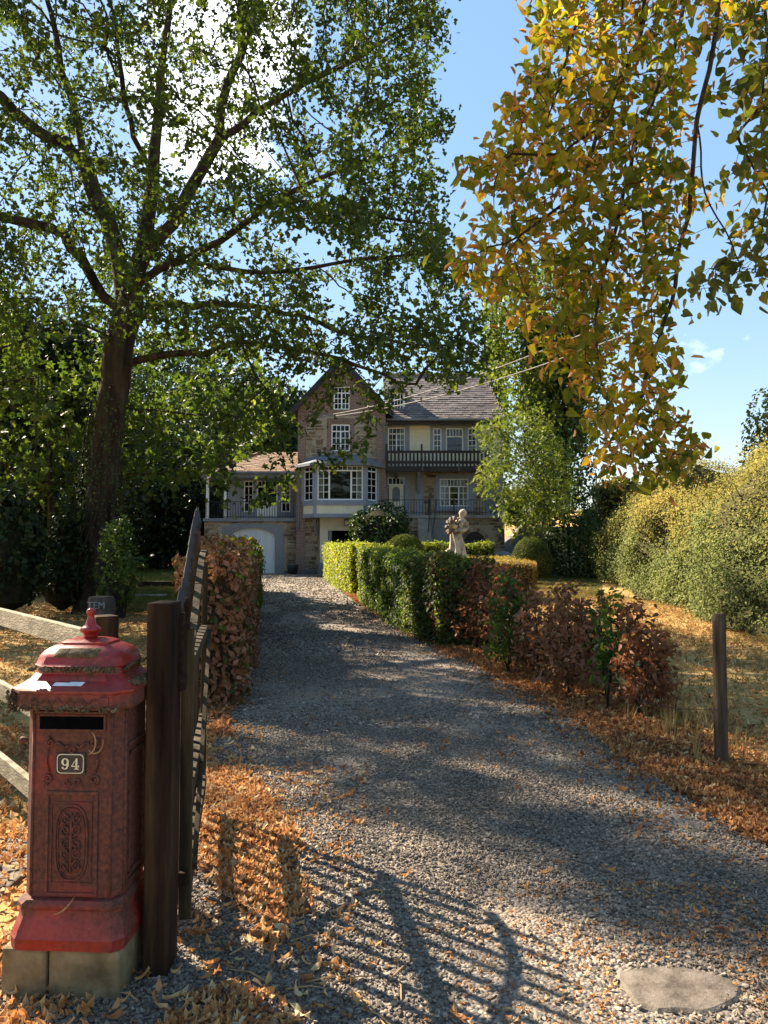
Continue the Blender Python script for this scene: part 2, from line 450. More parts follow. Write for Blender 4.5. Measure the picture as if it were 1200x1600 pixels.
class MB:
    def __init__(s):
        s.v = []; s.f = []; s.mi = []; s.cur = 0
    def add(s, vs, fs):
        n = len(s.v)
        s.v += [tuple(p) for p in vs]
        s.f += [tuple(i + n for i in f) for f in fs]
        s.mi += [s.cur] * len(fs)
        return s
    def quad(s, a, b, c, d):
        return s.add([a, b, c, d], [(0, 1, 2, 3)])
    def box(s, x0, x1, y0, y1, z0, z1):
        if x0 > x1: x0, x1 = x1, x0
        if y0 > y1: y0, y1 = y1, y0
        if z0 > z1: z0, z1 = z1, z0
        vs = [(x0, y0, z0), (x1, y0, z0), (x1, y1, z0), (x0, y1, z0), (x0, y0, z1), (x1, y0, z1), (x1, y1, z1), (x0, y1, z1)]
        return s.add(vs, [(0, 3, 2, 1), (4, 5, 6, 7), (0, 1, 5, 4), (1, 2, 6, 5), (2, 3, 7, 6), (3, 0, 4, 7)])
    def hexa(s, bot, top):
        return s.add(list(bot) + list(top), [(3, 2, 1, 0), (4, 5, 6, 7), (0, 1, 5, 4), (1, 2, 6, 5), (2, 3, 7, 6), (3, 0, 4, 7)])
    def bar(s, a, b, w, h, up=(0, 0, 1)):
        a = Vector(a); b = Vector(b); d = (b - a).normalized()
        up = Vector(up)
        if abs(d.dot(up)) > 0.98: up = Vector((0, 1, 0))
        r = d.cross(up).normalized(); n = r.cross(d).normalized()
        def ring(p): return [p - r * w / 2 - n * h / 2, p + r * w / 2 - n * h / 2, p + r * w / 2 + n * h / 2, p - r * w / 2 + n * h / 2]
        return s.hexa(ring(a), ring(b))
    def prism(s, pts, y0, y1):
        """outline given as (x, z) pairs, extruded along y"""
        n = len(pts)
        vs = [(x, y0, z) for x, z in pts] + [(x, y1, z) for x, z in pts]
        fs = [tuple(range(n)), tuple(range(2 * n - 1, n - 1, -1))]
        fs += [(i, i + n, (i + 1) % n + n, (i + 1) % n) for i in range(n)]
        return s.add(vs, fs)
    def tube(s, pts, rad, n=8, cap=True):
        pts = [Vector(p) for p in pts]
        if not hasattr(rad, '__len__'): rad = [rad] * len(pts)
        base = len(s.v)
        ref = Vector((0.13, 0.31, 1)).normalized()
        d0 = (pts[1] - pts[0]).normalized()
        if abs(d0.dot(ref)) > 0.9: ref = Vector((1, 0.1, 0))
        r = d0.cross(ref).normalized()
        vs = []
        for i, p in enumerate(pts):
            d = (pts[min(i + 1, len(pts) - 1)] - pts[max(i - 1, 0)]).normalized()
            r = (r - d * r.dot(d)).normalized()
            q = d.cross(r)
            for k in range(n):
                a = 2 * math.pi * k / n
                vs.append(p + (r * math.cos(a) + q * math.sin(a)) * rad[i])
        fs = []
        for i in range(len(pts) - 1):
            for k in range(n):
                k2 = (k + 1) % n
                fs.append((i * n + k, i * n + k2, (i + 1) * n + k2, (i + 1) * n + k))
        if cap:
            fs.append(tuple(range(n - 1, -1, -1)))
            fs.append(tuple((len(pts) - 1) * n + k for k in range(n)))
        return s.add(vs, fs)
    def lathe(s, prof, cx, cy, n=20, shape=None):
        """profile of (radius, z); shape(angle) scales the ring"""
        vs = []
        for r, z in prof:
            for k in range(n):
                a = 2 * math.pi * k / n
                q = shape(a, z) if shape else 1.0
                vs.append((cx + r * q * math.cos(a), cy + r * q * math.sin(a), z))
        fs = []
        for i in range(len(prof) - 1):
            for k in range(n):
                k2 = (k + 1) % n
                fs.append((i * n + k, i * n + k2, (i + 1) * n + k2, (i + 1) * n + k))
        fs.append(tuple(range(n - 1, -1, -1)))
        fs.append(tuple((len(prof) - 1) * n + k for k in range(n)))
        return s.add(vs, fs)
    def build(s, name, mat, parent=None, kind=None, smooth_=False, bevel=0.0, mats=None, angle=None):
        me = bpy.data.meshes.new(name)
        me.from_pydata([tuple(map(float, p)) for p in s.v], [], s.f)
        for mm in (mats or [mat]):
            me.materials.append(mm)
        if mats:
            me.polygons.foreach_set('material_index', s.mi)
        if smooth_:
            me.polygons.foreach_set('use_smooth', [True] * len(me.polygons))
            if angle:
                me.set_sharp_from_angle(angle=R(angle))
        o = bpy.data.objects.new(name, me)
        link(o, parent)
        if bevel > 0:
            b = o.modifiers.new('bevel', 'BEVEL'); b.width = bevel; b.segments = 2; b.limit_method = 'ANGLE'
        if kind:
            o['kind'] = kind
        return o

def tagged(o, label, cat, group=None):
    o['label'] = label; o['category'] = cat
    if group: o['group'] = group
    return o

# ------------------------------------------------------------------ leaves
def tpl(half, tris, z=lambda x, y: 0.0):
    """right half outline as points from the stalk to the tip; mirrored and fan-filled"""
    n = len(half)
    V = [(x, y, z(x, y)) for x, y in half] + [(-x, y, z(x, y)) for x, y in half[1:-1]]
    F = list(tris)
    def mir(i): return i if i in (0, n - 1) else n - 1 + i
    F += [(mir(c), mir(b), mir(a)) for a, b, c in tris]
    return np.array(V, float), np.array(F, int)

T_OAK = tpl([(0, 0), (0.24, 0.30), (0.10, 0.44), (0.34, 0.72), (0, 1)], [(0, 1, 2), (0, 2, 4), (2, 3, 4)], lambda x, y: 0.35 * x - 0.12 * y * y)
T_LEAF = (np.array([(0, 0, 0), (0.3, 0.45, 0.1), (0, 1, -0.08), (-0.3, 0.45, 0.1)]), np.array([(0, 1, 2), (0, 2, 3)]))
T_SMALL = (np.array([(0, 0, 0), (0.26, 0.45, 0.05), (0, 1, 0)]), np.array([(0, 1, 2)]))
T_LIME = tpl([(0, 0.08), (0.22, -0.05), (0.46, 0.14), (0.48, 0.42), (0.25, 0.78), (0, 1.08)], [(0, 1, 2), (0, 2, 3), (0, 3, 4), (0, 4, 5)], lambda x, y: 0.35 * x - 0.25 * y * y + 0.1 * math.sin(9 * y) * x)
T_MAPLE = tpl([(0, 0), (0.36, 0.12), (0.2, 0.32), (0.5, 0.62), (0.16, 0.6), (0, 1)], [(0, 1, 2), (0, 2, 5), (2, 4, 5), (2, 3, 4)], lambda x, y: 0.3 * x - 0.15 * y * y)
T_BEECH = tpl([(0, 0), (0.26, 0.28), (0.27, 0.6), (0, 1)], [(0, 1, 2), (0, 2, 3)], lambda x, y: 0.7 * x - 0.4 * y * y)
T_BRACT = tpl([(0, 0), (0.11, 0.25), (0.09, 0.75), (0, 1)], [(0, 1, 2), (0, 2, 3)], lambda x, y: 0.35 * math.sin(3 * y))
T_PINN = (np.array([(0, 0, 0), (0.16, 0.3, 0.03), (0.05, 0.36, 0), (0.22, 0.62, 0.04), (0.04, 0.66, 0), (0, 1, -0.1), (-0.04, 0.66, 0), (-0.22, 0.62, 0.04), (-0.05, 0.36, 0), (-0.16, 0.3, 0.03)]),
          np.array([(0, 1, 2), (0, 8, 9), (2, 3, 4), (6, 7, 8), (2, 5, 8), (4, 5, 2)]))

def leaf_arrays(P, size, T, N=None, spread=1.0, down=0.0, rng=None):
    rng = rng or RNG
    P = np.asarray(P, float); n = len(P)
    TV, TF = T
    nr = rng.normal(size=(n, 3))
    nr /= np.linalg.norm(nr, axis=1)[:, None] + 1e-9
    if N is None:
        nn = nr * spread + np.array([0, 0, 0.55])
    else:
        nn = np.asarray(N) + nr * spread
    nn /= np.linalg.norm(nn, axis=1)[:, None] + 1e-9
    a = rng.normal(size=(n, 3)); a[:, 2] -= down
    y = a - nn * (a * nn).sum(1)[:, None]
    y /= np.linalg.norm(y, axis=1)[:, None] + 1e-9
    x = np.cross(y, nn)
    s = np.broadcast_to(np.asarray(size, float), (n,))[:, None, None]
    V = P[:, None, :] + s * (TV[None, :, 0:1] * x[:, None, :] + TV[None, :, 1:2] * y[:, None, :] + TV[None, :, 2:3] * nn[:, None, :])
    F = TF[None] + (np.arange(n) * len(TV))[:, None, None]
    return V.reshape(-1, 3), F.reshape(-1, TF.shape[1])

def leaf_mesh(name, P, size, T, mat, parent=None, N=None, spread=1.0, down=0.0, kind=None, rng=None):
    V, F = leaf_arrays(P, size, T, N, spread, down, rng)
    return fast(name, V, F, mat, parent, kind=kind)

# ------------------------------------------------------------------ branches: space colonisation
MANUAL = []
def grow(paths, attr, step, infl, kill, iters=80):
    """paths: polylines, each a list of points; a polyline after the first starts at the node nearest to it.
    Returns node positions and parents."""
    pos = []; par = []; MANUAL.clear()
    for pl in paths:
        first_i = len(pos)
        pl = [np.array(p, float) for p in pl]
        if not pos:
            pos.append(pl[0]); par.append(-1); last = 0
        else:
            d = np.linalg.norm(np.array(pos) - pl[0], axis=1); last = int(d.argmin())
        cur = pos[last]
        for q in pl[1:] if len(pos) == 1 else pl:
            d = np.linalg.norm(q - cur)
            if d < step * 0.3: continue
            k = max(1, int(round(d / step)))
            side = RNG.normal(size=3) * step * 0.10
            for i in range(1, k + 1):
                pos.append(cur + (q - cur) * i / k + side * math.sin(math.pi * i / k)); par.append(last); last = len(pos) - 1
            cur = pos[last]
        MANUAL.append(list(range(first_i, len(pos))))
    pos = [np.array(p) for p in pos]
    A = np.array(attr, float)
    P = np.array(pos)
    best = np.full(len(A), 1e9); who = np.zeros(len(A), int)
    def upd(i0):
        nonlocal best, who
        for s in range(0, len(A), 4000):
            d = np.linalg.norm(A[s:s + 4000, None, :] - P[None, i0:, :], axis=2)
            j = d.argmin(1); dm = d[np.arange(len(j)), j]
            m = dm < best[s:s + 4000]
            best[s:s + 4000][m] = dm[m]; who[s:s + 4000][m] = j[m] + i0
    # first pass in slices of nodes to bound memory
    for i0 in range(0, len(P), 400):
        for s in range(0, len(A), 4000):
            d = np.linalg.norm(A[s:s + 4000, None, :] - P[None, i0:i0 + 400, :], axis=2)
            j = d.argmin(1); dm = d[np.arange(len(j)), j]
            m = dm < best[s:s + 4000]
            best[s:s + 4000][m] = dm[m]; who[s:s + 4000][m] = j[m] + i0
    par = list(par)
    for it in range(iters):
        act = best < infl
        if not act.any():
            infl *= 1.6
            if infl > 60: break
            continue
        dirs = A[act] - P[who[act]]
        dirs /= np.linalg.norm(dirs, axis=1)[:, None] + 1e-9
        ids = who[act]
        S = np.zeros((len(P), 3)); np.add.at(S, ids, dirs)
        nodes = np.unique(ids)
        d = S[nodes]; L_ = np.linalg.norm(d, axis=1)
        ok = L_ > 1e-3
        nodes = nodes[ok]; d = d[ok] / L_[ok][:, None]
        d = d + RNG.normal(size=d.shape) * 0.16
        d /= np.linalg.norm(d, axis=1)[:, None]
        new = P[nodes] + d * step
        i0 = len(P)
        P = np.vstack([P, new]); par += [int(k) for k in nodes]
        upd(i0)
        keep = best > kill
        A = A[keep]; best = best[keep]; who = who[keep]
        if len(A) == 0: break
        if len(P) > 30000: break
    return P, np.array(par)

def radii(P, par, tip=0.006, power=2.3, cap=None):
    n = len(P)
    acc = np.zeros(n)
    kids = np.zeros(n, int)
    for i in range(n - 1, 0, -1):
        pass
    order = np.arange(n)[::-1]       # parents always come before children
    r = np.zeros(n)
    for i in order:
        r[i] = (acc[i]) ** (1 / power) if acc[i] > 0 else tip
        p = par[i]
        if p >= 0:
            acc[p] += r[i] ** power; kids[p] += 1
    if cap: r = np.minimum(r, cap)
    return r, kids

def branch_mesh(P, par, r, name, mat, parent, minr=0.0, smooth_=True):
    n = len(P)
    best = {}
    for i in range(n):
        p = par[i]
        if p >= 0 and (p not in best or r[i] > r[best[p]]): best[p] = i
    mb = MB()
    for i in range(n):
        p = par[i]
        if p >= 0 and best.get(p) == i: continue      # continues the chain of its parent
        ch = [p] if p >= 0 else []
        k = i
        while True:
            if r[k] < minr: break
            ch.append(k)
            if k in best: k = best[k]
            else: break
        if len(ch) < 2: continue
        rr = [r[q] for q in ch]
        if p >= 0: rr[0] = rr[1]
        rm = max(rr)
        sides = 12 if rm > 0.2 else 8 if rm > 0.08 else 5 if rm > 0.025 else 3
        mb.tube([P[q] for q in ch], rr, sides, cap=False)
    return mb.build(name, mat, parent, smooth_=smooth_)

def in_poly(u, v, poly):
    c = False; j = len(poly) - 1
    for i in range(len(poly)):
        xi, yi = poly[i]; xj, yj = poly[j]
        if (yi > v) != (yj > v) and u < (xj - xi) * (v - yi) / (yj - yi) + xi: c = not c
        j = i
    return c

def sample_poly(poly, n, Yf, rng=random):
    us = [p[0] for p in poly]; vs = [p[1] for p in poly]
    out = []
    while len(out) < n:
        u = rng.uniform(min(us), max(us)); v = rng.uniform(min(vs), max(vs))
        if in_poly(u, v, poly):
            out.append(at(u, v, Yf(u, v)))
    return out

LIT = [(1.0, [(-1.4, 2.0), (1.5, 2.0), (1.5, 2.75), (.5, 3.1), (.2, 3.9), (-.35, 5.0), (-1.2, 5.0), (-2.4, 3.6)]),
       (.35, [(3.2, 7.5), (8, 7.5), (8, 17), (4.2, 17)]),
       (1.0, [(-8, 31), (-2.4, 30), (-.9, 21.5), (-.1, 21.5), (4.2, 19.8), (6.0, 17), (7.5, 17), (11, 38), (-8, 39)]),
       (1.0, [(-4, 1.5), (-1.4, 1.5), (-1.4, 3.4), (-3.0, 5.4)])]
def keep_light(P, p_drop):
    """sun gaps: thin out what would shade the places that lie in the sun"""
    P = np.asarray(P)
    k = P[:, 2:3] / SD.z
    G = P - k * np.array(SD)[None]
    bad = np.array([max([w if in_poly(g[0], g[1], pl) else 0.0 for w, pl in LIT]) for g in G])
    return ~(RNG.random(len(P)) < p_drop * bad)

def tip_leaves(P, par, r, kids, thr, per, jit, rng=None):
    rng = rng or RNG
    sel = np.where(r < thr)[0]
    base = np.repeat(P[sel], per, axis=0)
    pp = np.repeat(P[np.maximum(par[sel], 0)], per, axis=0)
    t = rng.random((len(base), 1))
    return base * (1 - t) + pp * t + rng.normal(size=base.shape) * jit

# ================================================================== SETTING
def ground_sheet():
    xs = np.concatenate([np.linspace(-160, -30, 14), np.linspace(-28, 30, 117), np.linspace(34, 160, 14)])
    ys = np.concatenate([np.linspace(-30, -2, 8), np.linspace(-1, 60, 123), np.linspace(64, 320, 30)])
    V = [(x, y, gz(x, y)) for y in ys for x in xs]
    nx = len(xs)
    F = [(j * nx + i, j * nx + i + 1, (j + 1) * nx + i + 1, (j + 1) * nx + i) for j in range(len(ys) - 1) for i in range(nx - 1)]
    o = fast('ground', V, F, M['ground'], smooth_=True, kind='structure')
    return o
ground_sheet()

# driveway: left and right edge against distance
EDGE = [(-3, -2.2, 3.4), (1.5, -1.7, 3.0), (3.0, -1.25, 2.35), (4.0, -1.1, 1.95), (5.5, -1.2, 1.78), (7.0, -1.45, 1.66), (9.7, -1.8, 1.15), (11.2, -2.0, 0.8), (15, -2.55, 0.05),
        (20, -3.3, -0.7), (24, -3.85, -1.2), (30, -4.9, -2.0), (34, -6.0, -2.5), (36.5, -8.0, -2.7), (38.05, -9.4, -2.7), (39.45, -9.6, -2.5)]
EY = np.array([e[0] for e in EDGE]); EL = np.array([e[1] for e in EDGE]); ER = np.array([e[2] for e in EDGE])
def edges(y): return float(np.interp(y, EY, EL)), float(np.interp(y, EY, ER))
def driveway():
    ys = np.concatenate([np.arange(-3, 12, 0.25), np.arange(12, 39.4, 0.5), [39.45]])
    n = 13; V = []
    for y in ys:
        l, r_ = edges(y)
        l += 0.10 * noise.noise(Vector((y * 1.3, 0, 0))); r_ += 0.12 * noise.noise(Vector((y * 1.1, 9, 0)))
        for i in range(n):
            x = l + (r_ - l) * i / (n - 1)
            bulge = 0.014 + 0.02 * math.sin(math.pi * i / (n - 1))
            V.append((x, y, gz(x, y) + (bulge if 0 < i < n - 1 else 0.004)))
    F = [(j * n + i, j * n + i + 1, (j + 1) * n + i + 1, (j + 1) * n + i) for j in range(len(ys) - 1) for i in range(n - 1)]
    fast('driveway', V, F, M['gravel'], smooth_=True, kind='structure')
driveway()

# ---- scattered pieces: one point per piece, the shape instanced by geometry nodes
def scatter(name, P, S, tone, kind_shape, mat, tilt=0.3, label=None, cat=None, rot=None):
    me = bpy.data.meshes.new(name)
    n = len(P)
    me.vertices.add(n); me.vertices.foreach_set('co', np.asarray(P, np.float32).ravel())
    a = me.attributes.new('sc', 'FLOAT_VECTOR', 'POINT'); a.data.foreach_set('vector', np.asarray(S, np.float32).ravel())
    a = me.attributes.new('tone', 'FLOAT', 'POINT'); a.data.foreach_set('value', np.asarray(tone, np.float32))
    if rot is None:
        rot = np.stack([RNG.normal(0, tilt, n), RNG.normal(0, tilt, n), RNG.uniform(0, 6.283, n)], 1)
    a = me.attributes.new('rt', 'FLOAT_VECTOR', 'POINT'); a.data.foreach_set('vector', np.asarray(rot, np.float32).ravel())
    o = bpy.data.objects.new(name, me); C.objects.link(o)
    g = bpy.data.node_groups.new(name + '_nodes', 'GeometryNodeTree')
    g.interface.new_socket('Geometry', in_out='INPUT', socket_type='NodeSocketGeometry')
    g.interface.new_socket('Geometry', in_out='OUTPUT', socket_type='NodeSocketGeometry')
    N = g.nodes.new; K = g.links.new
    gi = N('NodeGroupInput'); go = N('NodeGroupOutput')
    ip = N('GeometryNodeInstanceOnPoints')
    K(gi.outputs[0], ip.inputs['Points'])
    def attr(nm, t):
        q = N('GeometryNodeInputNamedAttribute'); q.data_type = t; q.inputs['Name'].default_value = nm
        return q.outputs['Attribute']
    K(attr('sc', 'FLOAT_VECTOR'), ip.inputs['Scale'])
    er = N('FunctionNodeEulerToRotation'); K(attr('rt', 'FLOAT_VECTOR'), er.inputs[0]); K(er.outputs[0], ip.inputs['Rotation'])
    join = N('GeometryNodeGeometryToInstance')
    def finish(sock):
        sm = N('GeometryNodeSetMaterial'); sm.inputs['Material'].default_value = mat
        K(sock, sm.inputs['Geometry']); K(sm.outputs[0], join.inputs[0])
    if kind_shape == 'rock':
        for i in range(4):
            s = N('GeometryNodeMeshIcoSphere'); s.inputs['Radius'].default_value = 0.5; s.inputs['Subdivisions'].default_value = 1
            sp = N('GeometryNodeSetPosition')
            nt_ = N('ShaderNodeTexNoise'); nt_.noise_dimensions = '4D'; nt_.inputs['Scale'].default_value = 1.3; nt_.inputs['W'].default_value = 3.7 * i + 1
            sub = N('ShaderNodeVectorMath'); sub.operation = 'SUBTRACT'; sub.inputs[1].default_value = (0.5, 0.5, 0.5)
            scl = N('ShaderNodeVectorMath'); scl.operation = 'SCALE'; scl.inputs['Scale'].default_value = 1.5
            K(nt_.outputs['Color'], sub.inputs[0]); K(sub.outputs[0], scl.inputs[0]); K(scl.outputs[0], sp.inputs['Offset'])
            K(s.outputs['Mesh'], sp.inputs['Geometry'])
            ss = N('GeometryNodeSetShadeSmooth'); ss.inputs['Shade Smooth'].default_value = False
            K(sp.outputs[0], ss.inputs[0]); finish(ss.outputs[0])
    elif kind_shape == 'leaf':      # curled strips of four bends
        for i in range(4):
            s = N('GeometryNodeMeshGrid'); s.inputs['Size X'].default_value = 1; s.inputs['Size Y'].default_value = 0.42
            s.inputs['Vertices X'].default_value = 5; s.inputs['Vertices Y'].default_value = 3
            sp = N('GeometryNodeSetPosition'); ps = N('GeometryNodeInputPosition'); xyz = N('ShaderNodeSeparateXYZ'); cb = N('ShaderNodeCombineXYZ')
            K(ps.outputs[0], xyz.inputs[0])
            def ma(op, a_, b_):
                q = N('ShaderNodeMath'); q.operation = op
                for ii, w in enumerate((a_, b_)):
                    if isinstance(w, (int, float)): q.inputs[ii].default_value = w
                    else: K(w, q.inputs[ii])
                return q.outputs[0]
            x = xyz.outputs['X']; y = xyz.outputs['Y']
            x2 = ma('MULTIPLY', x, x); y2 = ma('MULTIPLY', y, y)
            taper = ma('SUBTRACT', 1.0, ma('MULTIPLY', x2, 3.6))
            K(x, cb.inputs['X']); K(ma('MULTIPLY', y, taper), cb.inputs['Y'])
            z = ma('ADD', ma('MULTIPLY', x2, (0.5, 1.1, -0.5, 0.8)[i]), ma('MULTIPLY', y2, (3.2, -2.0, 2.6, 1.0)[i]))
            z = ma('ADD', z, ma('MULTIPLY', ma('MULTIPLY', x, y), (0.8, -1.5, 1.2, 2.0)[i]))
            K(z, cb.inputs['Z']); K(cb.outputs[0], sp.inputs['Position']); K(s.outputs['Mesh'], sp.inputs['Geometry'])
            finish(sp.outputs[0])
    elif kind_shape == 'tuft':
        for i in range(3):
            jj = N('GeometryNodeJoinGeometry')
            rr = random.Random(50 + i)
            for b in range(6):
                s = N('GeometryNodeMeshCone'); s.fill_type = 'NONE'
                s.inputs['Vertices'].default_value = 3; s.inputs['Radius Bottom'].default_value = 0.05; s.inputs['Radius Top'].default_value = 0.0; s.inputs['Depth'].default_value = 1.0
                t = N('GeometryNodeTransform')
                t.inputs['Translation'].default_value = (rr.uniform(-.25, .25), rr.uniform(-.25, .25), 0)
                t.inputs['Rotation'].default_value = (rr.uniform(-.7, .7), rr.uniform(-.7, .7), rr.uniform(0, 6))
                t.inputs['Scale'].default_value = (1, 1, rr.uniform(.6, 1.2))
                K(s.outputs['Mesh'], t.inputs['Geometry']); K(t.outputs[0], jj.inputs[0])
            finish(jj.outputs[0])
    K(join.outputs[0], ip.inputs['Instance'])
    ip.inputs['Pick Instance'].default_value = True
    K(ip.outputs[0], go.inputs[0])
    md = o.modifiers.new('scatter', 'NODES'); md.node_group = g
    o['kind'] = 'stuff'
    if label: o['label'] = label
    if cat: o['category'] = cat
    return o

def gravel_points():
    P = []; S = []; T = []
    # near bed: dense; then thinning out as the material takes over
    def band(y0, y1, dens, smin, smax):
        yy = (y0 + y1) / 2; l, r_ = edges(yy)
        area = (y1 - y0) * (r_ - l + 0.3)
        n = int(area * dens)
        y = RNG.uniform(y0, y1, n); x = RNG.uniform(l - 0.2, r_ + 0.15, n)
        l_ = np.interp(y, EY, EL); rr = np.interp(y, EY, ER)
        edge = np.minimum(x - l_, rr - x)
        keep = (edge > 0.05) | (RNG.random(n) < 0.35)
        patch = np.array([noise.noise(Vector((a * .9, b_ * .45, 4.0))) + .4 * noise.noise(Vector((a * 3, b_ * 2, 7.0))) for a, b_ in zip(x, y)])
        slab_ = ((x - .96) / .185) ** 2 + ((y - 2.6) / .135) ** 2 + .5 * RNG.random(n) < 1
        keep &= ~(slab_ & (RNG.random(n) < .96))
        keep &= RNG.random(n) < np.clip(1.0 - 3.0 * (patch - .08), .12, 1)
        x = x[keep]; y = y[keep]; patch = patch[keep]; m = len(x)
        s = RNG.uniform(smin, smax, m) * RNG.choice([1, 1, 1, 1.45], m)
        z = 0.0035 * y + 0.016 + 0.018 * np.sin(np.pi * np.clip((x - np.interp(y, EY, EL)) / (np.interp(y, EY, ER) - np.interp(y, EY, EL)), 0, 1)) + RNG.uniform(-0.003, 0.006, m)
        P.append(np.stack([x, y, z], 1))
        S.append(np.stack([s * RNG.uniform(.8, 1.3, m), s * RNG.uniform(.7, 1.0, m), s * RNG.uniform(.45, .75, m)], 1))
        T.append(np.clip(RNG.beta(1.8, 2.2, m) + .25 * patch, 0, 1))
    y = 1.7
    while y < 6: band(y, y + 0.25, 7600, 0.010, 0.0165); y += 0.25
    while y < 10: band(y, y + 0.5, 3000, 0.014, 0.023); y += 0.5
    while y < 18: band(y, y + 1, 700, 0.02, 0.034); y += 1
    while y < 37: band(y, y + 1, 130, 0.03, 0.05); y += 1
    return np.vstack(P), np.vstack(S), np.concatenate(T)
P, S, T = gravel_points()
scatter('gravel', P, S, T, 'rock', M['stone_piece'], 0.5, 'loose grey gravel spread over the driveway', 'gravel')

def nz2(x, y, s, o=0.0): return noise.noise(Vector((x * s + o, y * s, 0.3 + o)))

def litter():
    P = []; S = []; T = []; rot = []
    def put(x, y, s, t, lift=0.02, til=0.5):
        P.append((x, y, gz(x, y) + lift)); S.append((s, s * random.uniform(.7, 1.2), s)); T.append(t)
        rot.append((random.gauss(0, til), random.gauss(0, til), random.uniform(0, 6.28)))
    rnd = random
    # thick drift of orange leaves along the gate and the left edge
    drift = [(270, 1215), (330, 1205), (405, 1235), (462, 1290), (475, 1390), (455, 1470), (425, 1490), (400, 1450), (340, 1390), (275, 1405)]
    low = [(300, 1560), (390, 1535), (450, 1570), (480, 1640), (250, 1640)]
    n = 0
    while n < 6000:
        y = rnd.uniform(2.0, 5.2); x = rnd.uniform(-1.6, -0.1)
        u = 600 + 1200 * x / y; v = 855 + 1800 / y
        j = 45 * nz2(x, y, 3.0, 3) + rnd.gauss(0, 16)
        inside = in_poly(u + j, v + j * 1.5, drift)
        w = 1.0 if inside else 0.8 if in_poly(u + j, v, low) else 0.05
        if rnd.random() < w * (.55 + .9 * smooth(-.35, .2, nz2(x, y, 6, 1))):
            put(x, y, rnd.uniform(.018, .062), min(1, max(0, rnd.gauss(.62, .27))), rnd.uniform(.028, .045), .42); n += 1
    n = 0
    while n < 6500:
        y = rnd.uniform(1.6, 6.3); l, r_ = edges(y)
        x = rnd.uniform(-3.2, -0.9)
        gate = -0.748 - 0.177 * (y - 2.85)
        d = x - gate
        w = 1.0 if -1.8 < d < 0.25 else max(0, 1 - (d - 0.25) / 0.5)
        if x < gate - 0.1: w = 0.55
        elif x > gate: w *= .25
        w *= 0.35 + 1.3 * smooth(-0.25, 0.35, nz2(x, y, 2.4))
        if rnd.random() < w:
            put(x, y, rnd.uniform(.03, .068), min(1, max(0, rnd.gauss(.62, .2))), rnd.uniform(.012, .04), .55); n += 1
    # right edge drift
    n = 0
    while n < 15000:
        y = rnd.triangular(1.6, 14, 4.0); l, r_ = edges(y)
        x = r_ + abs(rnd.gauss(0, 0.55)) - 0.12 if rnd.random() < 0.9 else r_ - abs(rnd.gauss(0, .3))
        w = 0.3 + 0.9 * smooth(-0.3, 0.3, nz2(x, y, 2.0, 5))
        if rnd.random() < w:
            put(x, y, rnd.uniform(.02, .075), min(1, max(0, rnd.gauss(.40, .28))), rnd.uniform(.01, .035), .4); n += 1
    # bottom right patch of fine debris and scattered leaves on the gravel
    for _ in range(2600):
        y = rnd.uniform(2.1, 3.4); x = rnd.gauss(1.0, 0.55)
        if nz2(x, y, 3, 2) > -0.1 and not (0.78 < x < 1.16 and 2.42 < y < 2.76):
            put(x, y, rnd.uniform(.012, .03), min(1, max(0, rnd.gauss(.6, .25))), rnd.uniform(.03, .045), .3)
    for _ in range(900):
        y = 2 + 24 * rnd.random() ** 2; l, r_ = edges(y)
        x = rnd.uniform(l, r_)
        if nz2(x, y, 1.2, 8) > 0.0 or rnd.random() < .15:
            put(x, y, rnd.uniform(.02, .06), rnd.random() * .7, .05, .35)
    # under the hedges on both sides
    for _ in range(9000):
        y = rnd.uniform(6, 30); l, r_ = edges(y)
        x = r_ + abs(rnd.gauss(0, .3)) - .05 if rnd.random() < .6 else l - abs(rnd.gauss(0, .2)) + .1
        put(x, y, rnd.uniform(.05, .085), min(1, max(0, rnd.gauss(.35, .18))), rnd.uniform(.01, .05), .4)
    # thin cover on the lawns
    for _ in range(9000):
        y = rnd.uniform(4, 34); l, r_ = edges(y)
        x = r_ + rnd.uniform(.3, 7)
        put(x, y, rnd.uniform(.04, .09), min(1, max(0, rnd.gauss(.55, .25))), .03, .35)
    for _ in range(6000):
        y = rnd.uniform(3.6, 20); l, r_ = edges(y)
        x = l - rnd.uniform(.7, 7)
        put(x, y, rnd.uniform(.04, .08), min(1, max(0, rnd.gauss(.5, .25))), .03, .35)
    for _ in range(900):
        put(rnd.uniform(-2.2, -0.95), rnd.uniform(1.9, 2.6), rnd.uniform(.04, .08), min(1, max(0, rnd.gauss(.75, .15))), .02, .5)
    scatter('fallen_leaves', P, S, T, 'leaf', M['litter'], label='orange and brown fallen leaves drifted along both driveway edges', cat='leaves', rot=rot)
litter()

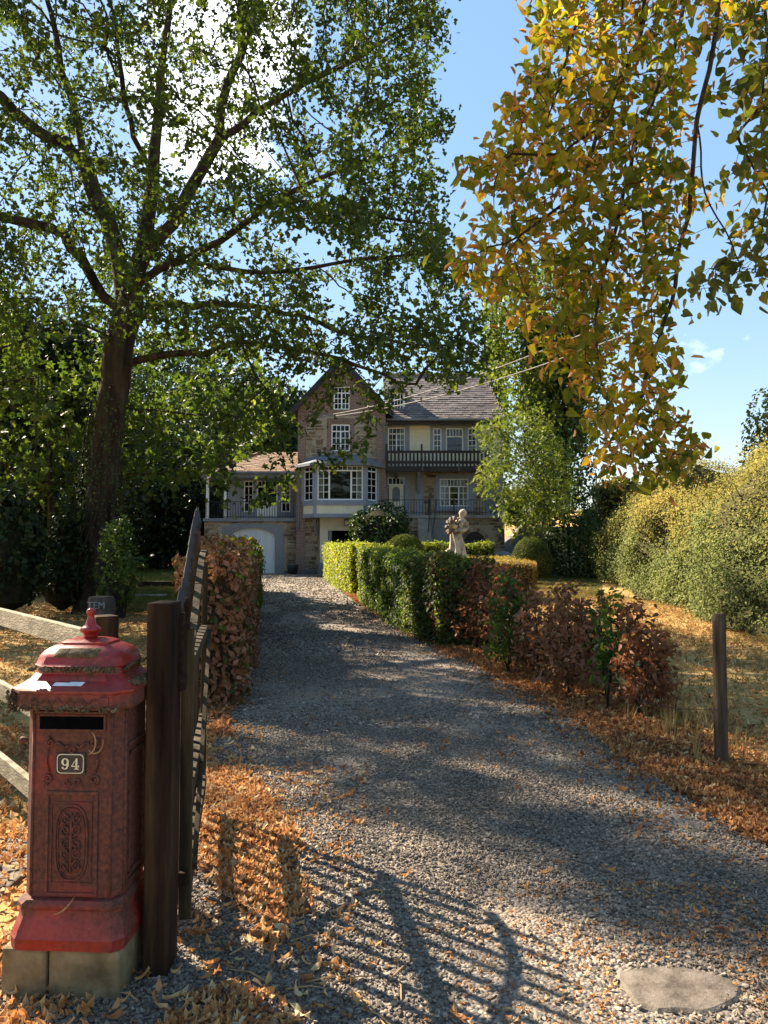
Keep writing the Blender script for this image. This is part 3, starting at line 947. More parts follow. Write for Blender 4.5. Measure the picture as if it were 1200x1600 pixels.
def grass():
    P = []; S = []; T = []
    rnd = random
    for _ in range(26000):
        y = 4 + 34 * rnd.random() ** 1.3; l, r_ = edges(y)
        x = r_ + 0.5 + rnd.uniform(0, 7.5)
        if x > 6.4 + 0.12 * (y - 12): continue
        s = rnd.uniform(.03, .065) * (1 + y / 40)
        P.append((x, y, gz(x, y))); S.append((s * 1.2, s * 1.2, s)); T.append(min(1, max(0, .55 + .5 * nz2(x, y, .8) + rnd.gauss(0, .18))))
    for _ in range(14000):
        y = 2.2 + 16 * rnd.random(); l, r_ = edges(y)
        x = l - 0.55 - rnd.uniform(0, 7)
        s = rnd.uniform(.025, .06)
        P.append((x, y, gz(x, y))); S.append((s * 1.2, s * 1.2, s)); T.append(min(1, max(0, .5 + .5 * nz2(x, y, .8) + rnd.gauss(0, .2))))
    for _ in range(80):       # bleached stalks at the foot of the near shrubs
        x = rnd.gauss(2.5, .28); y = rnd.gauss(6.3, .35); s = rnd.uniform(.12, .28)
        P.append((x, y, gz(x, y))); S.append((s * .25, s * .25, s)); T.append(rnd.uniform(.7, 1))
    scatter('dry_grass', P, S, T, 'tuft', M['grass_dry'], .15, 'short straw coloured grass on the dried out lawns', 'grass')
    P = []; S = []; T = []
    for _ in range(9000):
        y = rnd.uniform(17, 50); x = xat(rnd.uniform(185, 345), 900, y) + rnd.uniform(-.5, .5)
        s = rnd.uniform(.05, .12)
        P.append((x, y, gz(x, y))); S.append((s * 1.6, s * 1.6, s)); T.append(rnd.uniform(.2, 1))
    for _ in range(7000):
        y = rnd.uniform(21, 40); x = xat(rnd.uniform(790, 940), 900, y)
        s = rnd.uniform(.04, .09)
        P.append((x, y, gz(x, y))); S.append((s * 1.6, s * 1.6, s)); T.append(rnd.uniform(.3, 1))
    scatter('green_grass', P, S, T, 'tuft', M['grass_green'], .15, 'greener grass on the lawn far behind the gate and beside the round topiary', 'grass')
grass()

# side lane rising on the right behind the topiary
V = []
pl = [((782, 40.5), (850, 40.5)), ((770, 44), (850, 44)), ((775, 48), (845, 48)), ((790, 56), (850, 56))]
for (a, b) in pl:
    for k in range(5):
        x = a[0] + (b[0] - a[0]) * k / 4; y = a[1]
        X = (x - 600) / 1200 * y
        V.append((X, y, gz(X, y) + 0.12))
F = [(j * 5 + i, j * 5 + i + 1, (j + 1) * 5 + i + 1, (j + 1) * 5 + i) for j in range(3) for i in range(4)]
fast('side_lane', V, F, M['asphalt'], kind='structure', smooth_=True)

# ================================================================== HOUSE
YR, YG, YB, YW = 40.0, 39.0, 38.05, 39.5       # right block, gabled block, bay, wing
house = root('stone_house', 'large stone and brick country house with tiled gables at the drive end', 'house', (0, 40, 0.14))
def X_(u, Y): return xat(u, 750, Y)
def Z_(v, Y): return zat(v, Y)

def wall_face(mb, u0, u1, z0, z1, y, holes, depth=0.14):
    """front of a wall between x = u0..u1 with rectangular openings and their reveals"""
    xs = sorted({u0, u1, *[h[0] for h in holes], *[h[1] for h in holes]})
    zs = sorted({z0, z1, *[h[2] for h in holes], *[h[3] for h in holes]})
    for i in range(len(xs) - 1):
        for j in range(len(zs) - 1):
            cx = (xs[i] + xs[i + 1]) / 2; cz = (zs[j] + zs[j + 1]) / 2
            if any(h[0] < cx < h[1] and h[2] < cz < h[3] for h in holes): continue
            mb.quad((xs[i], y, zs[j]), (xs[i + 1], y, zs[j]), (xs[i + 1], y, zs[j + 1]), (xs[i], y, zs[j + 1]))
    for a, b, c, d in holes:
        y2 = y + depth
        mb.quad((a, y, c), (a, y, d), (a, y2, d), (a, y2, c))
        mb.quad((b, y, d), (b, y, c), (b, y2, c), (b, y2, d))
        mb.quad((a, y, d), (b, y, d), (b, y2, d), (a, y2, d))
        mb.quad((b, y, c), (a, y, c), (a, y2, c), (b, y2, c))

def stones(mb, x0, x1, z0, z1, y, holes, inside=None, hmin=.11, hmax=.27, rng=random, axis='x'):
    """rubble: rough courses of uneven stones standing proud of the mortar"""
    z = z0
    while z < z1 - 0.05:
        h = min(rng.uniform(hmin, hmax), z1 - z)
        x = x0 - rng.uniform(0, .2)
        while x < x1:
            w = rng.uniform(.16, .52)
            a = max(x, x0) + .018; b = min(x + w, x1) - .018
            zz = z + rng.uniform(-.02, .02); top = z + h - .03 + rng.uniform(-.03, .02)
            x += w
            if b - a < .06: continue
            if any(a < H[1] + .02 and b > H[0] - .02 and zz < H[3] + .02 and top > H[2] - .02 for H in holes): continue
            if inside and not (inside(a, top) and inside(b, top)): continue
            if rng.random() < .06: continue
            j = lambda: rng.uniform(-.018, .018)
            d = rng.uniform(.025, .06)
            f = [(a + j(), zz + j()), (b + j(), zz + j()), (b + j() * 1.6, top + j() * 1.4), (a + j() * 1.6, top + j() * 1.4)]
            m = 0.02
            fr = [(f[0][0] + m, f[0][1] + m), (f[1][0] - m, f[1][1] + m), (f[2][0] - m, f[2][1] - m), (f[3][0] + m, f[3][1] - m)]
            if axis == 'x':
                vs = [(p[0], y, p[1]) for p in f] + [(p[0], y - d, p[1]) for p in fr]
            else:
                vs = [(y, p[0], p[1]) for p in f] + [(y - d, p[0], p[1]) for p in fr]
            mb.add(vs, [(4, 5, 6, 7), (0, 1, 5, 4), (1, 2, 6, 5), (2, 3, 7, 6), (3, 0, 4, 7)])
        z += h

def tiles(mb, p0, p1, q0, q1, course=.235, tw=.26, rng=random):
    """courses of tiles from the eaves line p0-p1 up to the line q0-q1; each tile a tilted slab"""
    p0, p1, q0, q1 = map(Vector, (p0, p1, q0, q1))
    up = ((q0 + q1) / 2 - (p0 + p1) / 2); slope = up.length
    n = max(1, int(slope / course))
    nrm = (p1 - p0).cross(up).normalized()
    if nrm.z < 0: nrm = -nrm
    for i in range(n):
        t0 = i / n; t1 = (i + 1.35) / n
        a0 = p0.lerp(q0, t0); b0 = p1.lerp(q1, t0)
        a1 = p0.lerp(q0, min(1.0, t1)); b1 = p1.lerp(q1, min(1.0, t1))
        w = (b0 - a0).length
        d = (b0 - a0).normalized()
        m = max(1, int(round(w / tw)))
        ud = (a1 - a0) - d * (a1 - a0).dot(d)
        off = (i % 2) * .5
        for k in range(-1, m + 1):
            s0 = max(0, (k + off) * w / m); s1 = min(w, (k + 1 + off) * w / m - .012)
            if s1 - s0 < .04: continue
            l = nrm * (.045 + rng.uniform(-.006, .008))
            A = a0 + d * s0 + l; B = a0 + d * s1 + l
            Cc = B + ud - nrm * .035; D = A + ud - nrm * .035
            E = A - nrm * .045; Fq = B - nrm * .045
            mb.add([A, B, Cc, D, E, Fq], [(0, 1, 2, 3), (4, 5, 1, 0), (4, 0, 3), (1, 5, 2)])

def window(x0, x1, z0, z1, y, cols, rows, parent=house, transom=None, leaves=1, bars=None, curtains=(), arch=0.0, sill=True, frame=.055, label=None, fmat='white', bar=.03, lights=None, dmat='dark_room', name='window', plain=None):
    """casement window: frame, glazing bars, panes and the dark room behind.  transom = height fraction of the top lights' bottom"""
    fb = MB(); yf = y + .03; yb = y + .09
    fb.box(x0, x0 + frame, yf, yb, z0, z1); fb.box(x1 - frame, x1, yf, yb, z0, z1)
    fb.box(x0 + frame, x1 - frame, yf, yb, z0, z0 + frame)
    fb.box(x0 + frame, x1 - frame, yf, yb, z1 - frame, z1)
    zt = z0 + (z1 - z0) * transom if transom else z1 - frame
    if transom: fb.box(x0 + frame, x1 - frame, yf - .012, yb, zt, zt + frame)
    ix0, ix1 = x0 + frame, x1 - frame
    # mullions between the leaves
    W = ix1 - ix0
    cells = []
    ws = lights or [1] * leaves
    tot = sum(ws); c = ix0
    for k, q in enumerate(ws):
        a = c; b = c + W * q / tot; c = b
        if k < len(ws) - 1: fb.box(b - frame * .6, b + frame * .6, yf - .006, yb, z0 + frame, zt)
        cells.append((a + (frame * .6 if k else 0), b - (frame * .6 if k < len(ws) - 1 else 0)))
    w = fb.build(name, M[fmat], parent)
    if label: w['label'] = label
    gb = MB()
    for k, (a, b) in enumerate(cells):
        if plain and k in plain: continue
        cc = cols[k] if isinstance(cols, (list, tuple)) else cols
        for i in range(1, cc):
            x = a + (b - a) * i / cc
            gb.box(x - bar / 2, x + bar / 2, yf + .012, yf + .03, z0 + frame, zt)
        for j in range(1, rows):
            z = z0 + frame + (zt - z0 - frame) * j / rows
            gb.box(a, b, yf + .008, yf + .026, z - bar / 2, z + bar / 2)
    if transom and bars:
        for i in range(1, bars):
            x = ix0 + W * i / bars
            gb.box(x - bar / 2, x + bar / 2, yf + .012, yf + .03, zt + frame, z1 - frame)
    if gb.v: gb.build('glazing_bars', M[fmat], w, kind='stuff')
    MB().box(ix0, ix1, yf + .034, yf + .040, z0 + frame, z1 - frame).build('pane', M['pane'], w)
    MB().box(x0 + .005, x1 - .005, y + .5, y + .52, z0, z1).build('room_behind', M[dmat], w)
    for a, b in curtains:
        cb = MB(); n = 8
        for i in range(n):
            xa = ix0 + W * (a + (b - a) * i / n); xb = ix0 + W * (a + (b - a) * (i + 1) / n)
            ya = y + .16 + .02 * (i % 2); yb2 = y + .16 + .02 * ((i + 1) % 2)
            cb.quad((xa, ya, z0), (xb, yb2, z0), (xb, yb2, z1), (xa, ya, z1))
        cb.build('curtain', M['curtain'], w)
    return w

# ---------- right block -------------------------------------------------
xR0, xR1 = X_(601, YR), X_(786, YR)
zg = 0.1
zEv = Z_(657, YR)
winU1 = (X_(606, YR), X_(633, YR), Z_(706, YR), Z_(668, YR))
winU2 = (X_(677, YR), X_(690, YR), Z_(706, YR), Z_(669, YR))
winU3 = (X_(697, YR), X_(724, YR), Z_(706, YR), Z_(669, YR))
winU4 = (X_(731, YR), X_(745, YR), Z_(706, YR), Z_(669, YR))
doorG = (X_(606, YR), X_(632, YR), Z_(806, YR), Z_(746, YR))
winG = (X_(687, YR), X_(732, YR), Z_(791, YR), Z_(748, YR))
zB = Z_(733, YR)           # balcony floor level
zT = Z_(808, YR)           # terrace level
holesG = [doorG, winG]
w = MB(); wall_face(w, xR0, xR1, zg, zB, YR, holesG, .12)
w.quad((xR1, YR, zg), (xR1, YR + 8, zg), (xR1, YR + 8, zEv), (xR1, YR, zEv))
w.quad((xR1, YR + 8, zg), (xR0 - 5, YR + 8, zg), (xR0 - 5, YR + 8, zEv), (xR1, YR + 8, zEv))
wg = w.build('wall', M['mortar'], house)
sg = (X_(640, YR), X_(648, YR)); s2 = (X_(661, YR), X_(681, YR)); s3 = (X_(741, YR), X_(759, YR))
st = MB()
pil = (X_(648, YR), X_(660.5, YR), zT, zB)
sur = (X_(681, YR), X_(740.5, YR), Z_(797, YR), Z_(741, YR))
gdoor = (X_(601, YR), X_(640, YR), zT - .1, zB)
gend = (X_(760, YR), xR1, zT - .1, zB)
stones(st, X_(640, YR), xR1, zT - .2, zB - .05, YR, [pil, sur, gdoor, gend], hmin=.09, hmax=.2)
st.build('stone_facing', M['stone'], wg, kind='stuff')
def surround(hole, m_l, m_r, m_t, m_b, y, name, mat, parent=house, d=.035):
    a, b, c, e = hole
    q = MB()
    if m_l: q.box(a - m_l, a, y - d, y + .02, c - m_b, e + m_t)
    if m_r: q.box(b, b + m_r, y - d, y + .02, c - m_b, e + m_t)
    if m_t: q.box(a, b, y - d, y + .02, e, e + m_t)
    if m_b: q.box(a, b, y - d, y + .02, c - m_b, c)
    return q.build(name, M[mat], parent)
surround(winG, winG[0] - sur[0], sur[1] - winG[1], sur[3] - winG[3], winG[2] - sur[2], YR, 'window_surround', 'bluegrey')
MB().box(sur[0] - .04, sur[1] + .04, YR - .12, YR - .036, sur[2] - .06, sur[2]).build('window_sill', M['grey_render'], house)
surround(doorG, doorG[0] - xR0, X_(640, YR) - doorG[1], zB - doorG[3] - .02, 0, YR, 'door_surround', 'bluegrey')
MB().box(pil[0], pil[1], YR - .06, YR + .02, zT, zB - .02).build('pilaster', M['bluegrey'], house)
MB().box(gend[0], gend[1] - .02, YR - .05, YR + .02, zT, zB - .02).build('corner_pilaster', M['bluegrey'], house)
window(*winG, YR, [2, 1, 2], 3, transom=.70, bars=8, lights=[1, 1.05, 1], label='wide white ground floor window with three lights and a row of small panes above', curtains=((0, .3), (.7, 1)))
# front door
dz = doorG[2] + (doorG[3] - doorG[2]) * .82
dr_ = MB(); dr_.box(doorG[0] + .05, doorG[1] - .05, YR + .05, YR + .10, doorG[2], dz - .03)
fd = dr_.build('front_door', M['cream'], house); fd['label'] = 'pale entrance door with an arched pane under four small lights'
dc = (doorG[0] + doorG[1]) / 2
pts = [(dc - .2, doorG[2] + .75), (dc + .2, doorG[2] + .75)] + [(dc + .2 * math.cos(R(a)), doorG[2] + 1.3 + .22 * math.sin(R(a))) for a in range(0, 181, 20)]
MB().prism(pts, YR + .036, YR + .049).build('pane', M['zinc'], fd)
MB().tube([(doorG[1] - .14, YR + .01, doorG[2] + 1.0), (doorG[1] - .14, YR + .05, doorG[2] + 1.0)], .025, 8).build('handle', M['iron'], fd)
window(doorG[0], doorG[1], dz - .03, doorG[3], YR, 4, 1, sill=False, name='fanlight', frame=.045)
# hall lantern
ln = MB(); ln.box(dc - .07, dc + .07, YR - .25, YR - .11, Z_(748, YR), Z_(742, YR)); ln.tube([(dc, YR - .18, Z_(742, YR)), (dc, YR - .18, zB)], .012, 6)
tagged(ln.build('porch_lantern', M['iron']), 'small dark lantern hanging above the pale entrance door', 'lantern')

# upper floor wall
holesU = [winU1, winU2, winU3, winU4]
w = MB(); wall_face(w, xR0, xR1, zB, zEv + .1, YR, holesU, .12)
wu = w.build('upper_wall', M['cream_wood'], house)
bd = MB()
z = Z_(706, YR)
while z < zEv - .1:
    bd.box(X_(641, YR), X_(671, YR), YR - .022, YR - .001, z, z + .13); z += .145
bd.build('board', M['cream_wood'], wu, kind='stuff')
MB().box(X_(648.5, YR), X_(649.5, YR), YR - .05, YR - .023, Z_(706, YR), zEv - .1).build('corner_bead', M['cream'], wu)
def panel(u0, u1, v0, v1, holes):
    q = MB(); wall_face(q, X_(u0, YR), X_(u1, YR), Z_(v1, YR), Z_(v0, YR), YR - .04, holes, .04)
    x0, x1, z0, z1 = X_(u0, YR), X_(u1, YR), Z_(v1, YR), Z_(v0, YR)
    for x in (x0, x1): q.quad((x, YR - .04, z0), (x, YR - .04, z1), (x, YR, z1), (x, YR, z0))
    q.build('window_surround', M['bluegrey'], house)
panel(602, 640, 660, 706, [winU1]); panel(672.5, 752, 661, 706, [winU2, winU3, winU4])
window(*winU1, YR, [2, 2], 3, transom=.72, bars=4, leaves=2, label='white double casement beside the brick gable, above the front door', curtains=((.0, .12), (.88, 1)))
window(*winU2, YR, 2, 3, transom=.70, bars=2, label='narrow left light of the balcony window group')
window(*winU3, YR, 1, 1, transom=.62, bars=5, label='wide middle window of the balcony group with a single large pane')
window(*winU4, YR, 2, 3, transom=.70, bars=2, label='narrow right light of the balcony window group')
# balcony
bx0, bx1 = X_(603, 38.9), X_(766, 38.9); by = 38.9
zt_ = Z_(704, by); zbm = Z_(737, by); zfl = Z_(728.5, by)
bal = MB(); bal.box(bx0, bx1, by, YR - .03, zbm + .12, zfl); bal.box(bx0 - .03, bx1 + .03, by - .04, by + .1, zbm, zfl - .02)
B_ = bal.build('balcony', M['dark_wood'], house)
rb = MB(); rb.box(bx0, bx1, by - .03, by + .06, zt_ - .13, zt_); rb.box(bx0, bx1, by - .02, by + .05, Z_(724.5, by), Z_(720, by))
rb.box(bx1 - .08, bx1, by + .06, YR - .05, zt_ - .13, zt_)
rb.build('hand_rail', M['dark_wood'], B_)
x = bx0 + .03; first = None
while x < bx1 - .12:
    if first is None:
        first = MB().box(x, x + .095, by - .001, by + .028, zfl, zt_ - .13).build('baluster', M['dark_wood'], B_); x_first = x
    else:
        c = first.copy(); C.objects.link(c); c.location.x = x - x_first; 
    x += .192
for u, vt in ((604, 694), (659, 694), (763, 700)):
    px = X_(u, by); MB().box(px - .05, px + .05, by - .06, by - .031, zbm, Z_(vt, by)).build('post', M['dark_wood'], B_)
bk = MB(); px = X_(655, by)
bk.bar((px, YR - .06, Z_(770, YR)), (px, by + .15, zbm + .05), .13, .16); bk.box(px - .085, px + .085, YR - .22, YR - .061, Z_(769, YR), zbm)
bk.build('bracket', M['grey_render'], B_)
for u in (660, 717):
    px = X_(u, by); MB().tube([(px, by - .06, Z_(722, by)), (px, by - .06, Z_(736, by))], .025, 6).build('outlet_pipe', M['zinc'], B_)

# roof of the right block
ye = 39.35; yr = 43.2
ze = Z_(655.5, ye); zr = Z_(587, yr)
e0 = (X_(604, ye) , ye, ze); e1 = (X_(786, ye) + .12, ye, ze)
r0 = (X_(604, yr) - .2, yr, zr); r1 = (X_(757, yr), yr, zr)
rf = MB()
yb2 = yr + (yr - ye)
rf.add([e0, e1, r1, r0, (e0[0], yb2, ze), (e1[0], yb2, ze)], [(0, 1, 2, 3), (3, 2, 5, 4), (1, 5, 2), (0, 4, 5, 1)])
ROOF = rf.build('roof', M['zinc'], house)
tb = MB(); tiles(tb, e0, e1, r0, r1); tb.build('roof_tile', M['tile'], ROOF, kind='stuff')
tb = MB(); tiles(tb, e1, (e1[0], yb2, ze), r1, (r1[0], r1[1] + .01, r1[2])); tb.build('roof_tile', M['tile'], ROOF, kind='stuff')
x = r0[0]; rt = MB()
while x < r1[0]:
    rt.tube([(x, yr, zr + .03), (x + .36, yr, zr + .045)], .11, 6); x += .34
rt.build('ridge_tile', M['tile'], ROOF, kind='stuff')
g_ = MB(); g_.box(e0[0], e1[0], ye - .12, ye - .002, ze - .06, ze + .05); g_.box(e0[0], e1[0] - .08, ye + .05, YR + .02, ze - .22, ze - .08)
g_.build('gutter', M['zinc'], ROOF)
MB().box(e0[0], e1[0] - .05, ye, ye + .06, ze - .24, ze - .062).build('fascia', M['dark_wood'], ROOF)
# dormer
yd = 40.3
dx0, dx1 = X_(609, yd), X_(633, yd); dz0, dz1 = Z_(646, yd), Z_(613, yd)
dm = MB(); dm.box(dx0, dx1, yd, yd + 2.2, dz0 - .1, dz1); D_ = dm.build('dormer', M['white'], ROOF) 
dwf = MB()
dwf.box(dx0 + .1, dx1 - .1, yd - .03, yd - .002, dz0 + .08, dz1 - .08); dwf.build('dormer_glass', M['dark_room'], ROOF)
dwb = MB()
for i in range(5):
    x = dx0 + .1 + (dx1 - dx0 - .2) * i / 4; dwb.box(x - .02, x + .02, yd - .06, yd - .031, dz0 + .05, dz1 - .05)
for j in range(4):
    z = dz0 + .08 + (dz1 - dz0 - .16) * j / 3; dwb.box(dx0 + .08, dx1 - .08, yd - .055, yd - .035, z - .02, z + .02)
dwb.build('dormer_glazing_bars', M['white'], ROOF)
dmc = (dx0 + dx1) / 2
dq = MB(); dq.add([(dx0 - .15, yd - .2, dz1 - .05), (dmc, yd - .2, dz1 + .62), (dx1 + .15, yd - .2, dz1 - .05), (dx0 - .15, yd + 2.9, dz1 - .05), (dmc, yd + 2.9, dz1 + .62), (dx1 + .15, yd + 2.9, dz1 - .05)],
                  [(0, 1, 4, 3), (1, 2, 5, 4), (0, 2, 1), (0, 3, 5, 2)])
dq.build('dormer_roof', M['tile'], ROOF)

# ---------- gabled block ------------------------------------------------
xG0, xG1 = X_(465, YG), X_(602, YG)
zEg = Z_(640, YG); xA = (xG0 + xG1) / 2; zA = Z_(567, YG)
winA = (X_(521, YG), X_(546, YG), Z_(640, YG), Z_(604, YG))
winB = (X_(517.5, YG), X_(546.5, YG), Z_(705, YG), Z_(663, YG))
carport = (X_(499, YG), X_(586, YG), zg, Z_(812, YG))
bayh = (X_(484, YG), X_(578, YG), Z_(806, YG), Z_(724, YG))
w = MB(); wall_face(w, xG0, xG1, zg, zEg, YG, [winB, carport, bayh], .2)
sl = (zA - zEg) / (xA - xG0)
w.add([(xG0, YG, zEg), (winA[0], YG, zEg), (winA[0], YG, zEg + sl * (winA[0] - xG0))], [(0, 1, 2)])
w.add([(xG1, YG, zEg), (winA[1], YG, zEg), (winA[1], YG, zEg + sl * (xG1 - winA[1]))], [(0, 2, 1)])
w.add([(winA[0], YG, winA[3]), (winA[1], YG, winA[3]), (winA[1], YG, zEg + sl * (xG1 - winA[1])), (xA, YG, zA), (winA[0], YG, zEg + sl * (winA[0] - xG0))], [(0, 1, 2, 3, 4)])
w.quad((xG0, YG, zg), (xG0, YG + 9, zg), (xG0, YG + 9, zEg), (xG0, YG, zEg))
w.quad((xG1, YG, zg), (xG1, YG + 1.2, zg), (xG1, YG + 1.2, zEg + 1), (xG1, YG, zEg))
w.quad((xG0, YG + 9, zg), (xG1, YG + 9, zg), (xG1, YG + 9, zEg), (xG0, YG + 9, zEg))
wG = w.build('gable_wall', M['brick'], house)
st = MB()
xs0, xs1 = X_(478, YG), X_(589, YG)
stones(st, xs0, xs1, Z_(700, YG) - .55, Z_(650, YG), YG, [(winB[0] - .24, winB[1] + .24, winB[2] - .1, winB[3] + .3), (bayh[0] - .4, bayh[1] + .4, bayh[2], bayh[3] + .35)], hmin=.1, hmax=.28)
stones(st, X_(590, YG), X_(590, YG) + .001, 0, .1, YG, [])
stones(st, X_(475, YG), X_(498, YG), zg, Z_(817, YG), YG, [], hmin=.1, hmax=.24)
st.build('stone_facing', M['stone'], wG, kind='stuff')
mo = MB(); wall_face(mo, xs0, xs1, Z_(716, YG), Z_(650, YG), YG - .012, [(winB[0] - .24, winB[1] + .24, winB[2] - .1, winB[3] + .3)], .01)
mo.build('mortar_bed', M['mortar'], wG)
MB().box(X_(475, YG), X_(499, YG), YG - .012, YG - .001, zg, Z_(816, YG)).build('mortar_bed', M['mortar'], wG)
window(*winB, YG, [2, 2], 3, transom=.72, bars=4, leaves=2, label='white double casement in the brick and stone gable above the bay', curtains=())
window(*winA, YG, [2, 2], 3, transom=.70, bars=4, leaves=2, label='white attic casement under the gable peak')
MB().box(winB[0] - .1, winB[1] + .1, YG - .1, YG - .013, winB[2] - .12, winB[2]).build('window_sill', M['grey_render'], house)
# brick arch over the gable window
ar = MB(); cxw = (winB[0] + winB[1]) / 2; hw = (winB[1] - winB[0]) / 2
for i in range(13):
    x = winB[0] - .12 + (winB[1] - winB[0] + .24) * (i + .5) / 13
    zz = winB[3] + .02 + .08 * (1 - ((x - cxw) / hw) ** 2)
    ar.box(x - .032, x + .032, YG - .03, YG - .001, zz, zz + .24)
ar.build('brick_arch', M['brick'], wG, kind='stuff')
# gable roof: two thick slopes with overhang
ov = .38
def slope_slab(sx):
    q = MB(); ex = xG0 - ov if sx < 0 else xG1 + ov
    ez = zEg - sl * ov
    y0, y1 = YG - .45, YG + 9.4
    th = .16
    a = (ex, ez); b = (xA, zA)
    q.add([(a[0], y0, a[1]), (b[0], y0, b[1]), (b[0], y0, b[1] + th * 1.4), (a[0], y0, a[1] + th * 1.4),
           (a[0], y1, a[1]), (b[0], y1, b[1]), (b[0], y1, b[1] + th * 1.4), (a[0], y1, a[1] + th * 1.4)],
          [(0, 1, 2, 3), (7, 6, 5, 4), (0, 4, 5, 1), (3, 2, 6, 7), (0, 3, 7, 4)])
    o = q.build('gable_roof', M['dark_wood'], house)
    tb = MB()
    e_a = (ex, y0, ez + th * 1.4); e_b = (ex, y1, ez + th * 1.4); r_a = (xA, y0, zA + th * 1.4); r_b = (xA, y1, zA + th * 1.4)
    tiles(tb, e_a, e_b, r_a, r_b); tb.build('roof_tile', M['tile'], o, kind='stuff')
    vb = MB(); vb.bar((ex, y0 - .03, ez + .08), (xA, y0 - .03, zA + .08), .06, .26); vb.build('barge_board', M['dark_wood'], o)
slope_slab(-1); slope_slab(1)

# ---------- bay ----------------------------------------------------------
bF0, bF1 = X_(492, YB), X_(571, YB)
bS0, bS1 = X_(472, YG - .02), X_(592, YG - .02)
zb0, zb1 = Z_(808, YB), Z_(727, YB)
z_s0, z_s1 = Z_(789, YB), Z_(781.5, YB)     # sill band
def bay_ring(z, g=0.0):
    return [(bS0 - g, YG, z), (bF0 - g * .5, YB - g, z), (bF1 + g * .5, YB - g, z), (bS1 + g, YG, z)]
def bay_band(z0, z1, g, name, mat, parent):
    a = bay_ring(z0, g); b = bay_ring(z1, g)
    return MB().hexa(a, b).build(name, M[mat], parent)
BAY = bay_band(zb0 + .1, z_s0, 0, 'bay', 'cream', house)
bay_band(zb0 - .02, Z_(802.5, YB), .05, 'lower_band', 'bluegrey', BAY)
bay_band(z_s0, z_s1, .06, 'sill_band', 'bluegrey', BAY)
bay_band(zb1, zb1 + .12, .06, 'head_band', 'bluegrey', BAY)
for (x, y) in ((bF0, YB), (bF1, YB)):
    MB().box(x - .12, x + .12, y - .03, y + .18, z_s1, zb1).build('corner_post', M['bluegrey'], BAY)
    MB().box(x - .09, x + .09, y - .028, y + .1, Z_(802.5, YB), z_s0).build('corner_post', M['bluegrey'], BAY)
MB().box(bS0 - .02, bS0 + .16, YG - .12, YG, z_s1, zb1).build('corner_post', M['bluegrey'], BAY)
MB().box(bS1 - .16, bS1 + .02, YG - .12, YG, z_s1, zb1).build('corner_post', M['bluegrey'], BAY)
window(bF0 + .12, bF1 - .12, z_s1, zb1, YB, [2, 1, 2], 4, parent=house, transom=.83, bars=9, lights=[1, 2.1, 1], label='large white bay window with one wide pane between gridded lights', plain=[1], curtains=((0, .13), (.87, 1)), frame=.07, bar=.028)
def side_window(x0, y0, x1, y1, lab):
    L_ = math.hypot(x1 - x0, y1 - y0)
    n0 = len(bpy.data.objects)
    before = set(bpy.data.objects)
    w_ = window(.14, L_ - .14, z_s1, zb1, 0, 2, 4, transom=.83, bars=2, label=lab, curtains=((.55, 1),), frame=.06, bar=.026)
    a = math.atan2(y1 - y0, x1 - x0)
    w_.location = Vector((x0, y0, 0)) - house.location
    w_.rotation_euler.z = a
side_window(bS0, YG, bF0, YB, 'angled left side window of the bay')
side_window(bF1, YB, bS1, YG, 'angled right side window of the bay')
# dark filling behind the bay
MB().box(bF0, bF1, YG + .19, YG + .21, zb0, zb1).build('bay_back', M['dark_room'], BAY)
# bay roof
zt0 = Z_(724, YB); rA = bay_ring(zt0, .38); rB = [(X_(492, YG), YG, Z_(711, YG)), (X_(508, YG), YG - .12, Z_(711, YG)), (X_(552, YG), YG - .12, Z_(711, YG)), (X_(566, YG), YG, Z_(711, YG))]
MB().hexa(rA, rB).build('bay_roof', M['zinc'], house)
MB().hexa(bay_ring(zt0 - .14, .42), bay_ring(zt0 - .01, .42)).build('bay_gutter', M['zinc'], house)
# recess below the bay: pillar, lintel, brackets
q = MB(); q.box(X_(500, 38.8), X_(513, 38.8), 38.75, YG + .05, Z_(879, 38.8), zb0 + .08); q.box(X_(513, 38.8), X_(588, 38.8), 38.78, YG + .05, Z_(829, 38.8), zb0 + .08)
q.build('carport_frame', M['cream'], house)
MB().box(X_(499, 38.8), X_(514, 38.8), 38.72, YG + .04, zg, Z_(879, 38.8) - .003).build('pillar_base', M['bluegrey'], house)
MB().box(X_(514, 38.8), X_(518.5, 38.8), 38.8, YG + .05, zg, Z_(829, 38.8) - .01).build('carport_jamb', M['bluegrey'], house)
q = MB(); q.bar((X_(496, YG), YG - .02, Z_(836, YG)), (X_(491, YB + .2), YB + .3, zb0 - .05), .14, .2); q.build('bay_bracket', M['grey_render'], house)
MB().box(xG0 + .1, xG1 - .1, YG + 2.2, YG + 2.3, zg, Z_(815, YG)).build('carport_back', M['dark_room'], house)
MB().box(xG0 + .1, xG1 - .1, YG + .21, YG + 2.2, zg + .0, zg + .06).build('carport_floor', M['concrete'], house)
# wall lantern under the bay
lx = X_(541, 38.7); l_root = root('wall_lantern', 'black framed wall lantern under the bay window', 'lantern', (lx, 38.75, Z_(822, 38.7)))
q = MB(); zc = Z_(816.5, 38.7); q.box(lx - .1, lx + .1, 38.52, 38.74, zc + .12, zc + .17); q.box(lx - .07, lx + .07, 38.56, 38.7, zc - .17, zc - .13)
for sx in (-1, 1):
    for yy in (38.55, 38.69): q.bar((lx + sx * .09, yy, zc + .12), (lx + sx * .06, yy, zc - .14), .02, .02)
q.build('lantern_frame', M['iron'], l_root)
MB().box(lx - .06, lx + .06, 38.57, 38.68, zc - .12, zc + .11).build('lantern_glass', M['lamp_glass'], l_root)

